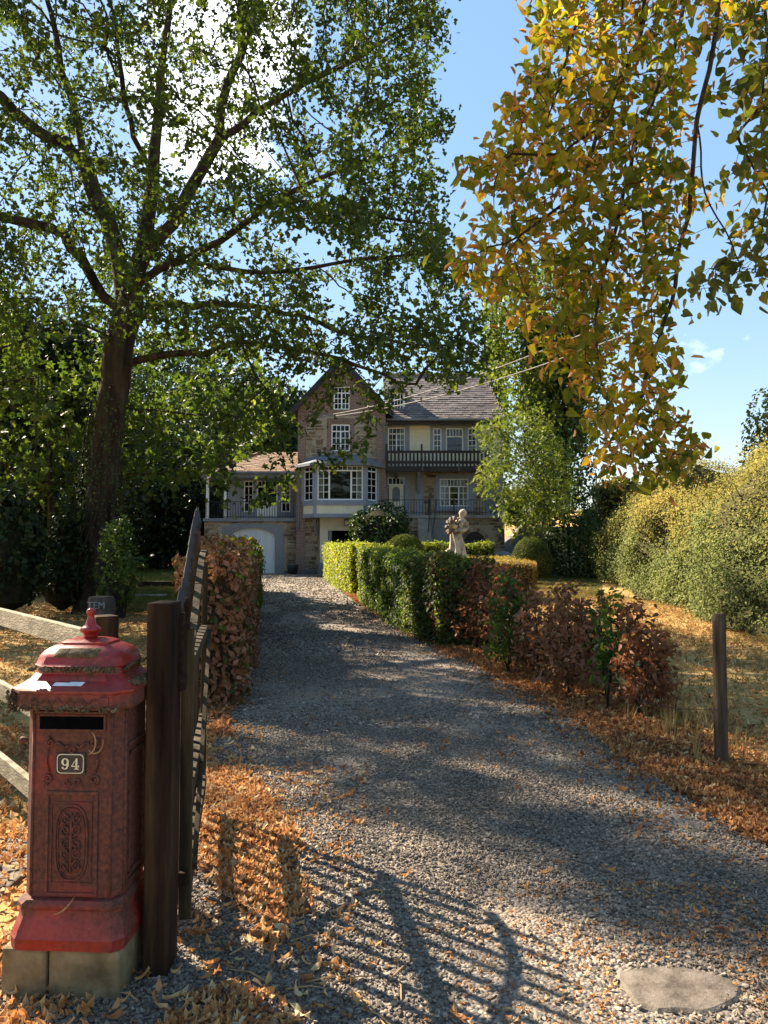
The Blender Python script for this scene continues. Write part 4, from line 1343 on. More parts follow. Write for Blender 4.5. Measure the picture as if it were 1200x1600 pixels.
# ---------- wing ---------------------------------------------------------
xW0, xW1 = X_(320, YW), X_(466, YW)
zWf = Z_(811, YW)
gar = (X_(360.5, YW), X_(430.5, YW), zg, Z_(838, YW))
w = MB(); wall_face(w, xW0, xW1, zg, zWf, YW, [(gar[0], gar[1], zg, Z_(825, YW))], .15)
w.quad((xW0, YW, zg), (xW0, YW + 7, zg), (xW0, YW + 7, zWf), (xW0, YW, zWf))
w.box(xW0, xW1, YW + .2, YW + 7, zWf - .15, zWf - .002)
wW = w.build('wing_wall', M['mortar'], house)
st = MB()
zApex = Z_(825, YW); gcx = (gar[0] + gar[1]) / 2; ghw = (gar[1] - gar[0]) / 2
stones(st, xW0, xW1 - .02, zg, zWf - .1, YW, [(gar[0] - .42, gar[1] + .42, zg, zApex + .22)], hmin=.07, hmax=.2)
st.build('stone_facing', M['stone'], wW, kind='stuff')
# arch surround and spandrels
def arch_z(x): return Z_(838, YW) + (zApex - Z_(838, YW)) * max(0, 1 - ((x - gcx) / ghw) ** 2) ** .6
q = MB(); q.box(gar[0] - .42, gar[0], YW - .05, YW + .1, zg, arch_z(gar[0])); q.box(gar[1], gar[1] + .42, YW - .05, YW + .1, zg, arch_z(gar[0]))
n = 16
for i in range(n):
    xa = gar[0] + (gar[1] - gar[0]) * i / n; xb = gar[0] + (gar[1] - gar[0]) * (i + 1) / n
    za, zb_ = arch_z(xa), arch_z(xb)
    q.hexa([(xa, YW - .05, za), (xb, YW - .05, zb_), (xb, YW + .1, zb_), (xa, YW + .1, za)], [(xa, YW - .05, zApex + .24), (xb, YW - .05, zApex + .24), (xb, YW + .1, zApex + .24), (xa, YW + .1, zApex + .24)])
for s in (-1, 1):
    x0 = gar[0] - .42 if s < 0 else gar[1]; q.box(x0, x0 + .42, YW - .05, YW + .1, arch_z(gar[0]) + .002, zApex + .1)
q.build('arch_surround', M['grey_render'], house)
# garage door, board by board
gd = MB(); gd.box(gar[0], gar[1], YW + .12, YW + .16, zg, zApex - .02); GD = gd.build('garage_door', M['door_white'], house)
nb = 18
for i in range(nb):
    xa = gar[0] + (gar[1] - gar[0]) * i / nb + .008; xb = gar[0] + (gar[1] - gar[0]) * (i + 1) / nb - .008
    MB().hexa([(xa, YW + .085, zg + .04), (xb, YW + .085, zg + .04), (xb, YW + .118, zg + .04), (xa, YW + .118, zg + .04)],
              [(xa, YW + .085, arch_z(xa)), (xb, YW + .085, arch_z(xb)), (xb, YW + .118, arch_z(xb)), (xa, YW + .118, arch_z(xa))]).build('door_board', M['door_white'], GD)
q = MB()
for du, dv in ((363, 842), (367, 842), (365, 846), (363.5, 853)): q.box(X_(du, YW) - .05, X_(du, YW) + .05, YW + .06, YW + .084, Z_(dv, YW) - .05, Z_(dv, YW) + .05)
q.build('vent_grille', M['iron'], GD, kind='stuff')
MB().box(gar[0] - .3, gar[1] + .3, YW - .5, YW - .06, zg, zg + .06).build('threshold', M['concrete'], house)
# terrace floor edge and room above
MB().box(xW0 - .05, xW1, YW - .1, YW + .2, zWf - .12, zWf + .04).build('terrace_edge', M['grey_render'], house)
yw2 = YW + 1.1
zc0, zc1 = zWf, Z_(742, yw2)
hA = (X_(381, yw2), X_(396, yw2), Z_(800, yw2), Z_(751, yw2)); hB = (X_(401, yw2), X_(434, yw2), Z_(808, yw2), Z_(750, yw2)); hC = (X_(439.5, yw2), X_(454, yw2), Z_(800, yw2), Z_(751, yw2))
w = MB(); wall_face(w, X_(356, yw2), xW1, zc0, zc1, yw2, [hA, hB, hC], .1)
w.quad((X_(356, yw2), yw2, zc0), (X_(356, yw2), yw2 + 5, zc0), (X_(356, yw2), yw2 + 5, zc1), (X_(356, yw2), yw2, zc1))
w.build('loggia_wall', M['bluegrey'], house)
window(*hA, yw2, 2, 3, transom=.8, bars=2, label='narrow window left of the terrace doors', fmat='white')
window(*hB, yw2, [1, 1], 1, transom=.80, bars=5, leaves=2, label='double glazed doors on the terrace over the garage', frame=.075)
window(*hC, yw2, 2, 3, transom=.8, bars=2, label='narrow window right of the terrace doors')
q = MB(); q.box(hB[0] + .08, hB[1] - .08, yw2 + .0, yw2 + .029, hB[2] + .05, hB[2] + .62); q.build('door_panel', M['white'], house)
for ua, ub in ((322, 326), (350, 353.5)): MB().box(X_(ua, YW), X_(ub, YW), YW + .02, YW + .16, zWf + .04, Z_(741, YW)).build('loggia_post', M['white'], house)
# terrace railing
q = MB(); zr1 = Z_(784, YW)
q.bar((xW0 + .1, YW - .03, zr1), (xW1 - .15, YW - .03, zr1), .03, .03); q.bar((xW0 + .1, YW - .03, zWf + .12), (xW1 - .15, YW - .03, zWf + .12), .025, .025)
TR = q.build('terrace_railing', M['iron'], house)
x = xW0 + .12; fst = None
while x < xW1 - .15:
    if fst is None: fst = MB().box(x - .011, x + .011, YW - .04, YW - .02, zWf + .04, zr1 - .016).build('railing_bar', M['iron'], TR); xf = x
    else: c = fst.copy(); C.objects.link(c); c.location.x = x - xf
    x += .135
# wing roof
yE = YW - .45; zE = Z_(738, yE); yT = YW + 3.2
eL = (X_(316, yE) - .05, yE, zE); eR = (X_(466, yE) , yE, zE)
tL = (X_(412, yT), yT, Z_(707, yT)); tR = (X_(474, yT), yT, Z_(707, yT))
q = MB(); yBk = 2 * yT - yE
q.add([eL, eR, tR, tL, (eL[0], yBk, zE), (eR[0], yBk, zE)], [(0, 1, 2, 3), (3, 2, 5, 4), (0, 3, 4), (0, 4, 5, 1)])
WR = q.build('wing_roof', M['zinc'], house)
tb = MB(); tiles(tb, eL, eR, tL, tR); tiles(tb, (eL[0], yBk, zE), eL, (tL[0], yT + .02, tL[2]), tL); tb.build('roof_tile', M['tile_orange'], WR, kind='stuff')
q = MB(); q.box(eL[0] - .08, eR[0], yE - .13, yE - .002, zE - .07, zE + .05); q.box(eL[0], eR[0], yE, yE + .05, zE - .26, zE - .075); q.box(eL[0], eR[0], yE + .06, yw2 - .01, zE - .3, zE - .2)
q.build('gutter', M['zinc'], WR)
q = MB(); q.bar((eL[0], yE, zE + .08), (tL[0], yT, tL[2] + .06), .12, .1); q.build('hip_tile', M['tile_orange'], WR)
# brick corner pier between wing and gable with drainpipes
MB().box(X_(463, 38.9), X_(477, 38.9), 38.9, YG - .002, zg, Z_(726, 38.9)).build('corner_pier', M['brick'], house)
MB().box(X_(589, 38.9), X_(602.5, 38.9), 38.9, YG - .002, Z_(830, 38.9), Z_(645, 38.9)).build('corner_pier', M['brick'], house)
MB().box(X_(465, 38.97), X_(477, 38.97), 38.96, YG - .004, Z_(722, 38.9), zEg - .1).build('corner_pier', M['brick'], house)
MB().tube([(X_(467, 38.8), 38.82, Z_(735, 38.8)), (X_(467, 38.8), 38.82, Z_(826, 38.8)), (X_(463, 38.8), 38.82, Z_(829, 38.8))], .045, 8).build('drainpipe', M['zinc'], house)
MB().tube([(X_(600, 38.8), 38.84, Z_(660, 38.8)), (X_(600, 38.8), 38.84, Z_(716, 38.8)), (X_(597, 38.8), 38.84, Z_(722, 38.8))], .04, 8).build('drainpipe', M['zinc'], house)

# ---------- entrance terrace --------------------------------------------
yt = 37.6
tx0, tx1 = X_(628, yt), X_(788, yt)
q = MB(); q.box(tx0, tx1, yt, YR - .01, zg, zT - .14); TW = q.build('terrace_wall', M['mortar'], house)
ah = (X_(726, yt), X_(757, yt), Z_(848, yt), Z_(829, yt))
st = MB(); stones(st, X_(700, yt), tx1, zg, zT - .2, yt, [(ah[0] - .2, ah[1] + .2, zg, ah[3] + .2)], hmin=.09, hmax=.22)
stones(st, tx0, X_(665, yt), zg, zT - .2, yt, [], hmin=.09, hmax=.22)
st.build('stone_facing', M['stone'], TW, kind='stuff')
cxa = (ah[0] + ah[1]) / 2; ra = (ah[1] - ah[0]) / 2
MB().prism([(ah[0], zg + .05), (ah[1], zg + .05)] + [(cxa + ra * math.cos(R(a)), ah[2] + .05 + ra * math.sin(R(a))) for a in range(0, 181, 15)], yt - .02, yt - .002).build('arched_opening', M['dark_wood'], TW)
aq = MB()
for i in range(11):
    a0, a1 = R(i * 180 / 11 + 1), R((i + 1) * 180 / 11 - 1)
    ri, ro = ra + .01, ra + .2
    z0_ = ah[2] + .05
    pts = [(cxa + ri * math.cos(a0), z0_ + ri * math.sin(a0)), (cxa + ro * math.cos(a0), z0_ + ro * math.sin(a0)), (cxa + ro * math.cos(a1), z0_ + ro * math.sin(a1)), (cxa + ri * math.cos(a1), z0_ + ri * math.sin(a1))]
    aq.prism(pts, yt - .05, yt - .001)
aq.build('arch_stones', M['stone'], TW)
MB().box(X_(668, yt), X_(700, yt), yt - .06, yt - .001, zg, zT - .2).build('stair_wall', M['grey_render'], TW)
MB().box(tx0 - .05, tx1 + .05, yt - .1, YR - .04, zT - .14, zT).build('terrace_slab', M['concrete'], house)
q = MB(); zr2 = Z_(781, yt)
q.bar((X_(600, yt), yt, zr2), (tx1 - .3, yt, zr2), .03, .03); q.bar((X_(600, yt), yt, zT + .12), (tx1 - .3, yt, zT + .12), .025, .025)
for u in (670, 709, 775): q.box(X_(u, yt) - .035, X_(u, yt) + .035, yt - .035, yt + .035, zT, zr2 + .06)
ER_ = q.build('entrance_railing', M['iron'], house)
x = X_(602, yt); fst = None
while x < tx1 - .3:
    if fst is None: fst = MB().box(x - .01, x + .01, yt - .01, yt + .01, zT, zr2 - .016).build('railing_bar', M['iron'], ER_); xf = x
    else: c = fst.copy(); C.objects.link(c); c.location.x = x - xf
    x += .14
q = MB()
for dx in (0, .28):
    q.tube([(X_(672, yt) + dx, yt - .1, zr2), (X_(670, yt) + dx * .9, yt - .5, Z_(810, yt)), (X_(664, yt) + dx * .6, yt - 1.6, Z_(850, yt))], .03, 6)
q.build('stair_handrail', M['iron'], house)
q = MB()
for i in range(9):
    q.box(X_(652, yt), X_(668, yt) + .1, yt - .25 * (i + 1), yt - .25 * i - .002, zg, zT - .17 * (i + 1))
q.build('steps', M['concrete'], house)
# small pot by the pier
q = MB(); q.lathe([(.14, .14), (.22, .2), (.28, .45), (.3, .62), (.26, .62), (.24, .5)], X_(458, 38.3), 38.3, 14)
tagged(q.build('plant_pot', M['iron'], smooth_=True), 'dark round pot standing at the foot of the brick corner pier', 'pot')
q = MB(); q.box(X_(474, 38.4), X_(493, 38.4), 38.3, 38.75, .14, .40)
for i in range(5): q.box(X_(474, 38.4) - .01, X_(493, 38.4) + .01, 38.27, 38.298, .16 + i * .05, .19 + i * .05)
tagged(q.build('planter_trough', M['zinc']), 'low grey trough against the stone wall left of the pillar', 'trough')

# ================================================================== TREES
def tree(name, label, cat, base, paths, attr, step, infl, kill, leaf, lmat, lsize, per, jit, bark='bark', group=None, tip=.007, power=2.3, thr=None, extra=None, cap=None, flare=0.0, iters=80, down=0.2, spread=1.0, fat=0.0, gaps=0.0, limb=None, hollow=0.0):
    t = root(name, label, cat, base, group)
    P, par = grow(paths, attr, step, infl, kill, iters)
    r, kids = radii(P, par, tip, power, cap)
    if limb:
        for j, ids in enumerate(MANUAL):
            a0, a1 = limb if j else (limb[0] * 2.4, limb[1])
            if j: a0 *= min(1, len(ids) / 24) ** 1.6
            for q_, i in enumerate(ids): r[i] = max(r[i], a0 + (a1 - a0) * q_ / max(1, len(ids)))
    if fat: r = r * (1 + fat * np.clip((r - .03) / .12, 0, 1))
    if cap: r = np.minimum(r, cap)
    if flare:
        b = np.array(base); h = P[:, 2] - b[2]
        d = np.linalg.norm(P[:, :2] - b[:2], axis=1)
        r = np.where((h < 2) & (d < 1.2), r * (1 + flare * np.clip(1 - h / 2, 0, 1) ** 2), r)
    branch_mesh(P, par, r, 'trunk', M[bark], t)
    L_ = tip_leaves(P, par, r, kids, thr or tip * 1.7, per, jit)
    if hollow:
        ax_ = np.linalg.norm(L_[:, :2] - np.array(base)[:2] - np.array([1.0, 0]), axis=1) / hollow
        L_ = L_[~((RNG.random(len(L_)) < .55 * np.clip(1.25 - ax_, 0, 1)) & (L_[:, 2] > 5))]
    if gaps: L_ = L_[keep_light(L_, gaps)]
    print(name, 'leaves', len(L_), 'nodes', len(P))
    if len(L_):
        leaf_mesh('crown', L_, RNG.uniform(.75, 1.25, len(L_)) * lsize, leaf, M[lmat], t, spread=spread, down=down)
    return t, P, par, r

# ---- the big oak, left of the drive
def px(pts): return [at(u, v, Y) for u, v, Y in pts]
YO = 17.0
ob = at(142, 962, YO); ob.z = gz(ob.x, ob.y) - .1
oak_paths = [
    [ob] + px([(150, 880, YO), (158, 780, YO), (168, 690, YO), (181, 600, YO), (197, 500, YO), (206, 450, YO), (226, 390, 17.2), (238, 300, 17.4), (248, 180, 17.5), (262, 40, 17.6), (280, -150, 17.6)]),
    px([(206, 450, YO), (232, 432, 16.8), (290, 405, 16.2), (342, 378, 15.6), (400, 335, 15), (445, 306, 14.6), (500, 278, 14.2), (548, 250, 14)]),
    px([(228, 400, 17), (270, 350, 17), (317, 262, 17.2), (345, 215, 17.4), (400, 175, 17.6), (480, 128, 17.8), (560, 90, 18), (640, 40, 18)]),
    px([(198, 495, YO), (240, 482, 16.7), (300, 480, 16.2), (355, 476, 15.6), (443, 490, 15), (520, 515, 14.4), (600, 530, 14), (680, 540, 13.8)]),
    px([(186, 575, YO), (215, 563, 16.8), (298, 551, 16), (340, 545, 15.5), (380, 534, 15), (456, 545, 14.4), (530, 560, 14), (600, 585, 13.6), (650, 600, 13.4)]),
    px([(196, 500, YO), (184, 481, 17), (150, 445, 17), (126, 400, 17), (100, 365, 17), (50, 350, 16.8), (10, 340, 16.5), (-80, 330, 16)]),
    px([(196, 480, YO), (190, 440, 17.2), (172, 355, 17.6), (150, 310, 18), (135, 255, 18.2), (122, 190, 18.4), (95, 110, 18.6), (80, 20, 18.8)]),
    px([(130, 250, 18.2), (100, 220, 18.6), (40, 190, 19), (0, 150, 19), (-60, 100, 19)]),
    px([(300, 408, 16), (360, 420, 15.6), (440, 424, 15.2), (520, 412, 15), (600, 402, 14.8), (700, 395, 14.5)]),
    px([(240, 280, 17.4), (222, 240, 17), (205, 190, 16.6), (190, 120, 16.2), (180, 30, 16)]),
    px([(345, 215, 17.4), (350, 150, 17.8), (375, 90, 18.2), (400, 10, 18.4), (430, -120, 18.5)]),
    px([(445, 306, 14.6), (520, 330, 14), (600, 340, 13.6), (680, 350, 13.4)]),
    px([(-80, 330, 16), (-250, 250, 15.5), (-480, 150, 15)]), px([(-60, 100, 19), (-300, 0, 17), (-500, -100, 16)]),
    px([(10, 340, 16.5), (-200, 350, 14), (-420, 300, 12.5)]),
    px([(380, 545, 15), (400, 590, 14.8), (425, 625, 14.5)]),
    px([(190, 540, 17), (160, 520, 16.5), (110, 500, 16), (40, 530, 15.4), (0, 545, 15)]),
]
oak_poly = [(-260, -380), (600, -420), (680, -60), (722, 50), (700, 100), (690, 130), (714, 190), (688, 250), (700, 330), (682, 370), (718, 430), (760, 480), (790, 540), (770, 600), (700, 600), (640, 630), (590, 640), (540, 600), (470, 590), (400, 530), (300, 510), (210, 520), (100, 500), (-100, 530), (-260, 450)]
rt = random.Random(11)
def oakY(u, v):
    k = min(1, abs(u - 230) / 560)
    lean = 17.2 - 3.4 * max(0, (u - 230) / 480) * smooth(80, 420, v)
    return lean + rt.uniform(-1, 1) * (1.2 + 4.4 * math.sqrt(max(0, 1 - k * k)))
A = sample_poly(oak_poly, 4600, oakY, rt)
A += sample_poly([(430, 560), (650, 590), (640, 650), (560, 655), (500, 650), (470, 700), (430, 640)], 330, lambda u, v: rt.uniform(13.2, 14.6), rt)
A += sample_poly([(560, 330), (720, 400), (790, 540), (770, 610), (640, 600), (560, 480)], 1500, lambda u, v: rt.uniform(13, 15), rt)
A += sample_poly([(455, 700), (560, 705), (555, 735), (500, 770), (470, 720)], 26, lambda u, v: rt.uniform(13.6, 14.4), rt)
A += sample_poly([(300, 650), (470, 610), (480, 700), (400, 800), (330, 800)], 90, lambda u, v: rt.uniform(13.5, 15), rt)
A += sample_poly([(-640, -400), (-250, -420), (-250, 440), (-620, 380)], 800, lambda u, v: rt.uniform(11.5, 19), rt)
A = [a for a, k in zip(A, keep_light(A, .88)) if k]
oak_t, P, par, r = tree('oak_tree', 'big old oak with dark ivy clad trunk leaning right, its crown filling the upper left', 'tree', ob, oak_paths, A, .40, 4.5, .62, T_OAK, 'oak_leaf', .138, 31, .135, tip=.009, power=2.12, thr=.0165, cap=.34, flare=.3, down=.4, fat=.35, gaps=.97, limb=(.11, .018), hollow=5.5)
# fissured bark plates on the lower trunk
ax = [np.array(p) for p in oak_paths[0][:7]]
def trunk_at(h):
    for a, b in zip(ax[:-1], ax[1:]):
        if a[2] <= h <= b[2]:
            k = (h - a[2]) / (b[2] - a[2]); return a * (1 - k) + b * k
    return ax[-1]
# ivy on the trunk
pts = []; nrm = []
for _ in range(2600):
    h = random.triangular(0, 5.4, 3.3); c = trunk_at(h + .05)
    a = random.uniform(0, 6.283)
    if h < 2 and random.random() < .5: continue
    # ivy thickest on the side facing left
    if math.cos(a - 3.6) < random.uniform(-1.2, .9): continue
    rr = .44 * (1.15 - h * .035) + random.uniform(0, .08)
    pts.append((c[0] + rr * math.cos(a), c[1] + rr * math.sin(a), h)); nrm.append((math.cos(a), math.sin(a), .2))
leaf_mesh('ivy', pts, .075, T_LEAF, M['ivy_leaf'], oak_t, N=nrm, spread=.5)
q = MB()
for k in range(14):
    a0 = random.uniform(2.2, 6.6); h0 = random.uniform(0, .6); pp = []
    for i in range(12):
        h = h0 + i * .4; c = trunk_at(min(h, 5.2)); a = a0 + .35 * math.sin(i * .8 + k)
        rr = .475 * (1.15 - h * .03); pp.append((c[0] + rr * math.cos(a), c[1] + rr * math.sin(a), h))
    q.tube(pp, [.022 - .0012 * i for i in range(12)], 5)
q.build('ivy_stem', M['twig'], oak_t, smooth_=True)

# ---- maples behind it on the left
def simple_tree(name, label, base_u, Y, poly, n, dY, leaf, lmat, lsize, per, group=None, cat='tree', step=.5, bark='bark', jit=.18, spacing=1.0, top=None, tip=.008, down=.3, thr=None, trunks=None, baseoff=0.0):
    rt = random.Random(hash(name) % 1000 + int(Y * 10) + base_u)
    rt = random.Random(int(Y * 100) + base_u * 7)
    b = at(base_u, 900, Y); b.z = gz(b.x, b.y) - .1 + baseoff
    A = sample_poly(poly, n, lambda u, v: Y + rt.uniform(-dY, dY), rt)
    cu = sum(p[0] for p in poly) / len(poly); vmin = min(p[1] for p in poly); vmax = max(p[1] for p in poly)
    paths = [[b] + px([(base_u, (vmax + vmin) / 2 + 40, Y), (cu * .6 + base_u * .4, vmin * .7 + vmax * .3, Y)])]
    for t_ in (trunks or []): paths.append(px(t_))
    return tree(name, label, cat, b, paths, A, step, 6 * spacing, .8 * spacing, leaf, lmat, lsize, per, jit, bark, group, tip, thr=thr, down=down, gaps=.9)

simple_tree('maple_tree', 'pale green maple behind the oak, its low boughs reaching the house wing', 75, 21.5,
            [(-240, 420), (120, 520), (300, 500), (420, 540), (465, 620), (440, 700), (330, 745), (300, 770), (230, 745), (120, 760), (-60, 780), (-240, 760)], 1000, 3.4, T_MAPLE, 'maple_leaf', .21, 13, tip=.009, jit=.22,
            trunks=[[(75, 700, 21.5), (160, 660, 20.5), (240, 640, 19.5), (340, 650, 18.5), (420, 660, 18)], [(75, 620, 21.5), (20, 560, 21), (-60, 500, 21)], [(75, 760, 21.5), (180, 740, 20), (300, 730, 19)], [(75, 780, 21.5), (30, 740, 20), (-50, 700, 19)]])
simple_tree('maple_tree', 'shaded maple at the far left edge, behind the rail fence', -90, 15.5,
            [(-300, 250), (-40, 300), (60, 480), (110, 560), (120, 700), (70, 820), (-60, 860), (-300, 800)], 500, 2.4, T_MAPLE, 'maple_leaf', .17, 12, tip=.009, jit=.2,
            trunks=[[(-90, 640, 15.5), (-20, 600, 15), (60, 590, 14.6)]])

# ---- dark woodland behind, tree by tree
wood = [(-60, 30, 470, 260), (60, 25, 540, 240), (165, 52, 540, 220), (250, 66, 560, 200), (325, 74, 590, 200), (400, 80, 610, 180), (458, 84, 625, 150), (295, 48, 720, 130), (30, 41, 650, 330), (150, 44, 655, 330), (235, 50, 680, 260)]
wl = ['tall dark tree at the left edge of the wood', 'dark tree directly behind the oak trunk, left of it', 'dark tree seen right of the oak trunk', 'dark tree behind the lit strip of lawn',
      'dark tree rising behind the left end of the wing roof', 'dark tree rising above the wing roof', 'dark tree close behind the left edge of the brick gable', 'low dark tree between the oak trunk and the gate top',
      'dark thicket filling the gap low at the far left', 'dark thicket low behind the oak trunk', 'dark thicket low right of the oak trunk, over the lit grass']
for (u, Y, vt, w2), lab in zip(wood, wl):
    rr_ = random.Random(u + 500)
    b = at(u, 900, Y); b.z = gz(b.x, b.y) - .2
    t = root('woodland_tree', lab, 'tree', b, 'dark trees of the wood behind the garden')
    ztop = zat(vt, Y); W = w2 / 1200 * Y * .62
    MB().tube([b, (b.x + .2, b.y, b.z + (ztop - b.z) * .5), (b.x, b.y, ztop - 1)], [.38, .25, .06], 8).build('trunk', M['bark'], t, smooth_=True)
    n = 9500; cz = (b.z + ztop) / 2
    cl = []
    for _ in range(70):
        a = rr_.uniform(0, 6.283); h = rr_.random(); rad = W * math.sin(math.pi * min(1, .16 + .8 * h)) ** .6 * rr_.random() ** .45
        cl.append((b.x + rad * math.cos(a), b.y + rad * math.sin(a), b.z + .4 + (ztop - b.z) * h))
    cl = np.array(cl)
    idx = RNG.integers(0, len(cl), n)
    dv = RNG.normal(size=(n, 3)); dv /= np.linalg.norm(dv, axis=1)[:, None]
    L_ = cl[idx] + dv * (RNG.random((n, 1)) ** .4) * W * .36
    L_ = L_[L_[:, 2] > b.z + .1]
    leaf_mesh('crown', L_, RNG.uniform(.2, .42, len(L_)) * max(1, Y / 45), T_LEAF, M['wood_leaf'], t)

# ---- undergrowth and bushes at the oak's foot
def bush(name, label, cat, c, rx, ry, rz, n, leaf, lmat, lsize, seed, group=None, core=True, base=None, lumps=26, spread=.8, top_only=False, corem='core', power=.5):
    rr_ = random.Random(seed)
    c = Vector(c)
    t = root(name, label, cat, (c.x, c.y, base if base is not None else c.z - rz), group)
    lump = []
    for _ in range(lumps):
        a = rr_.uniform(0, 6.283); ph = math.acos(rr_.uniform(-.75, 1)); k = rr_.uniform(.55, .78)
        lump.append((c.x + rx * k * math.sin(ph) * math.cos(a), c.y + ry * k * math.sin(ph) * math.sin(a), c.z + rz * k * math.cos(ph), rr_.uniform(.28, .46)))
    lump = np.array(lump)
    idx = RNG.integers(0, len(lump), n)
    dv = RNG.normal(size=(n, 3)); dv /= np.linalg.norm(dv, axis=1)[:, None]
    L_ = lump[idx, :3] + dv * lump[idx, 3:4] * np.array([rx, ry, rz]) * RNG.uniform(.75, 1.12, (n, 1))
    g0 = base if base is not None else c.z - rz
    k = L_[:, 2] > g0 + .02
    leaf_mesh('foliage', L_[k], RNG.uniform(.7, 1.3, k.sum()) * lsize, leaf, M[lmat], t, N=dv[k], spread=spread)
    if core:
        q = MB(); q.lathe([(.05, -.9), (.6, -.7), (.72, -.2), (.7, .2), (.5, .6), (.05, .78)], 0, 0, 12)
        q.v = [(c.x + x * rx, c.y + y * ry, max(g0 - .05, c.z + z * rz)) for x, y, z in q.v]
        q.build('inner_twigs', M[corem], t)
    else:
        q = MB()
        for _ in range(9):
            e = lump[rr_.randrange(len(lump))]
            q.tube([(c.x + rr_.uniform(-.1, .1), c.y, g0 - .05), ((c.x * 2 + e[0]) / 3, (c.y * 2 + e[1]) / 3, (g0 + e[2]) / 2), tuple(e[:3])], [.03, .02, .008], 5)
        q.build('stem', M['twig'], t)
    return t
def bush_px(name, label, u0, u1, v0, v1, Y, n, lmat, lsize, seed, leaf=T_LEAF, ground=None, cat='bush', ry=None, **kw):
    g = zat(v1, Y) if ground is None else ground
    zt = zat(v0, Y); x0, x1 = xat(u0, 800, Y), xat(u1, 800, Y)
    c = ((x0 + x1) / 2, Y, (zt + g) / 2)
    return bush(name, label, cat, c, (x1 - x0) / 2, ry or (x1 - x0) / 2, (zt - g) / 2, n, leaf, M and lmat, lsize, seed, base=g, **kw)
bush_px('elder_bush', 'leafy bush catching the sun beside the oak trunk foot', 150, 232, 815, 960, 15.6, 1500, 'mid_leaf', .085, 3, leaf=T_MAPLE, core=False, ground=.05, lumps=15)
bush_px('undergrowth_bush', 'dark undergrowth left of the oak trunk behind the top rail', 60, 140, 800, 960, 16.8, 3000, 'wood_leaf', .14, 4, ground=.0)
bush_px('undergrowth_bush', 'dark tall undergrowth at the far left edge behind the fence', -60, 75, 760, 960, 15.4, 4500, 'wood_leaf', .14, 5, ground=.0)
bush_px('rhododendron', 'large dark rhododendron in front of the house door steps', 543, 640, 783, 880, 35.5, 6500, 'ivy_leaf', .17, 8, ground=.12, lumps=40)
bush_px('shrub', 'rounded dark shrub far behind the side lane', 808, 860, 752, 822, 50, 2600, 'mid_leaf', .2, 9)
bush_px('shrub', 'yellow green shrub at the side lane right of the house', 782, 832, 760, 826, 47, 2600, 'ash_leaf', .2, 10)
bush_px('shrub', 'brownish shrub behind the ivy clad trunks at the top of the bank', 925, 1000, 742, 800, 40, 3000, 'bank_yellow', .2, 12)

# carved stump and small things on the left lawn
q = MB()
sb = at(158, 990, 12.3)
z1 = zat(932, 12.3)
q.lathe([(.25, 0.0), (.22, .12), (.20, z1 - .05), (.185, z1)], sb.x, sb.y, 14, shape=lambda a, z: 1 + .07 * math.sin(5 * a + 2 * z))
stump = root('carved_stump', 'weathered grey stump with letters carved on it in front of the oak', 'stump', (sb.x, sb.y, 0))
q.build('stump_body', M['bark_light'], stump, smooth_=True, angle=40)
def text(txt, size, loc, rot, mat, parent, ext=.002, name='lettering', bold=0.0, sx=1.0):
    cu = bpy.data.curves.new(name, 'FONT'); cu.body = txt; cu.size = size; cu.extrude = ext; cu.offset = bold
    cu.align_x = 'CENTER'; cu.align_y = 'CENTER'; cu.materials.append(M[mat])
    o = bpy.data.objects.new(name, cu); C.objects.link(o); o.parent = parent
    o.location = Vector(loc) - (parent.location if parent.type == 'EMPTY' else Vector()); o.rotation_euler = rot; o.scale = (sx, 1, 1)
    return o
text('TEM', .15, (sb.x, sb.y - .225, z1 - .13), (R(88), 0, 0), 'grey_render', stump, .01, 'carved_letters')
q = MB(); a = at(215, 903, 27); q.box(a.x, a.x + 3.0, a.y, a.y + .22, .05, .30)
tagged(q.build('timber_edging', M['bark']), 'dark timber edging across the left lawn behind the gate', 'timber')
q = MB(); a = at(207, 917, 22); q.bar((a.x, a.y, .12), (a.x + .95, a.y + .1, .13), .07, .06)
tagged(q.build('plank', M['concrete']), 'thin pale plank lying on the grass by the oak bush', 'plank')
q = MB(); a = at(292, 890, 33)
for k in range(4): q.box(a.x - .45 + .02 * k, a.x + .95 - .03 * k, a.y + .1 * k, a.y + .1 * k + .3, .12 + .12 * k, .22 + .12 * k)
tagged(q.build('log_pile', M['core_brown']), 'low reddish log pile on the lawn behind the gate', 'logs')

# ---- ivy clad pair of trunks and the ash hanging over the house
def ivy_column(t, pts, rad, n, size):
    P_ = []; N_ = []
    pts = [np.array(p) for p in pts]
    for _ in range(n):
        k = random.random() * (len(pts) - 1); i = int(k); c = pts[i] * (1 - (k - i)) + pts[i + 1] * (k - i)
        a = random.uniform(0, 6.283); lump = 1 + .45 * noise.noise(Vector((math.cos(a) * 1.5, c[2] * .8, math.sin(a) * 1.5 + pts[0][0])))
        rr = rad(k / (len(pts) - 1)) * lump * random.uniform(.6, 1.12)
        P_.append((c[0] + rr * math.cos(a), c[1] + rr * math.sin(a), c[2])); N_.append((math.cos(a), math.sin(a), .3))
    leaf_mesh('ivy', P_, RNG.uniform(.7, 1.4, len(P_)) * size, T_LEAF, M['ivy_leaf'], t, N=N_, spread=.8)
YI = 35.0
b = at(868, 880, YI); b.z = .1
p1 = px([(862, 880, YI), (856, 780, YI), (850, 700, YI), (846, 620, YI), (843, 560, YI), (835, 500, YI)]); p1[0].z = 0
p2 = px([(892, 880, YI), (888, 780, YI), (884, 700, YI), (880, 620, YI), (884, 560, YI), (890, 500, YI)]); p2[0].z = 0
rt = random.Random(21)
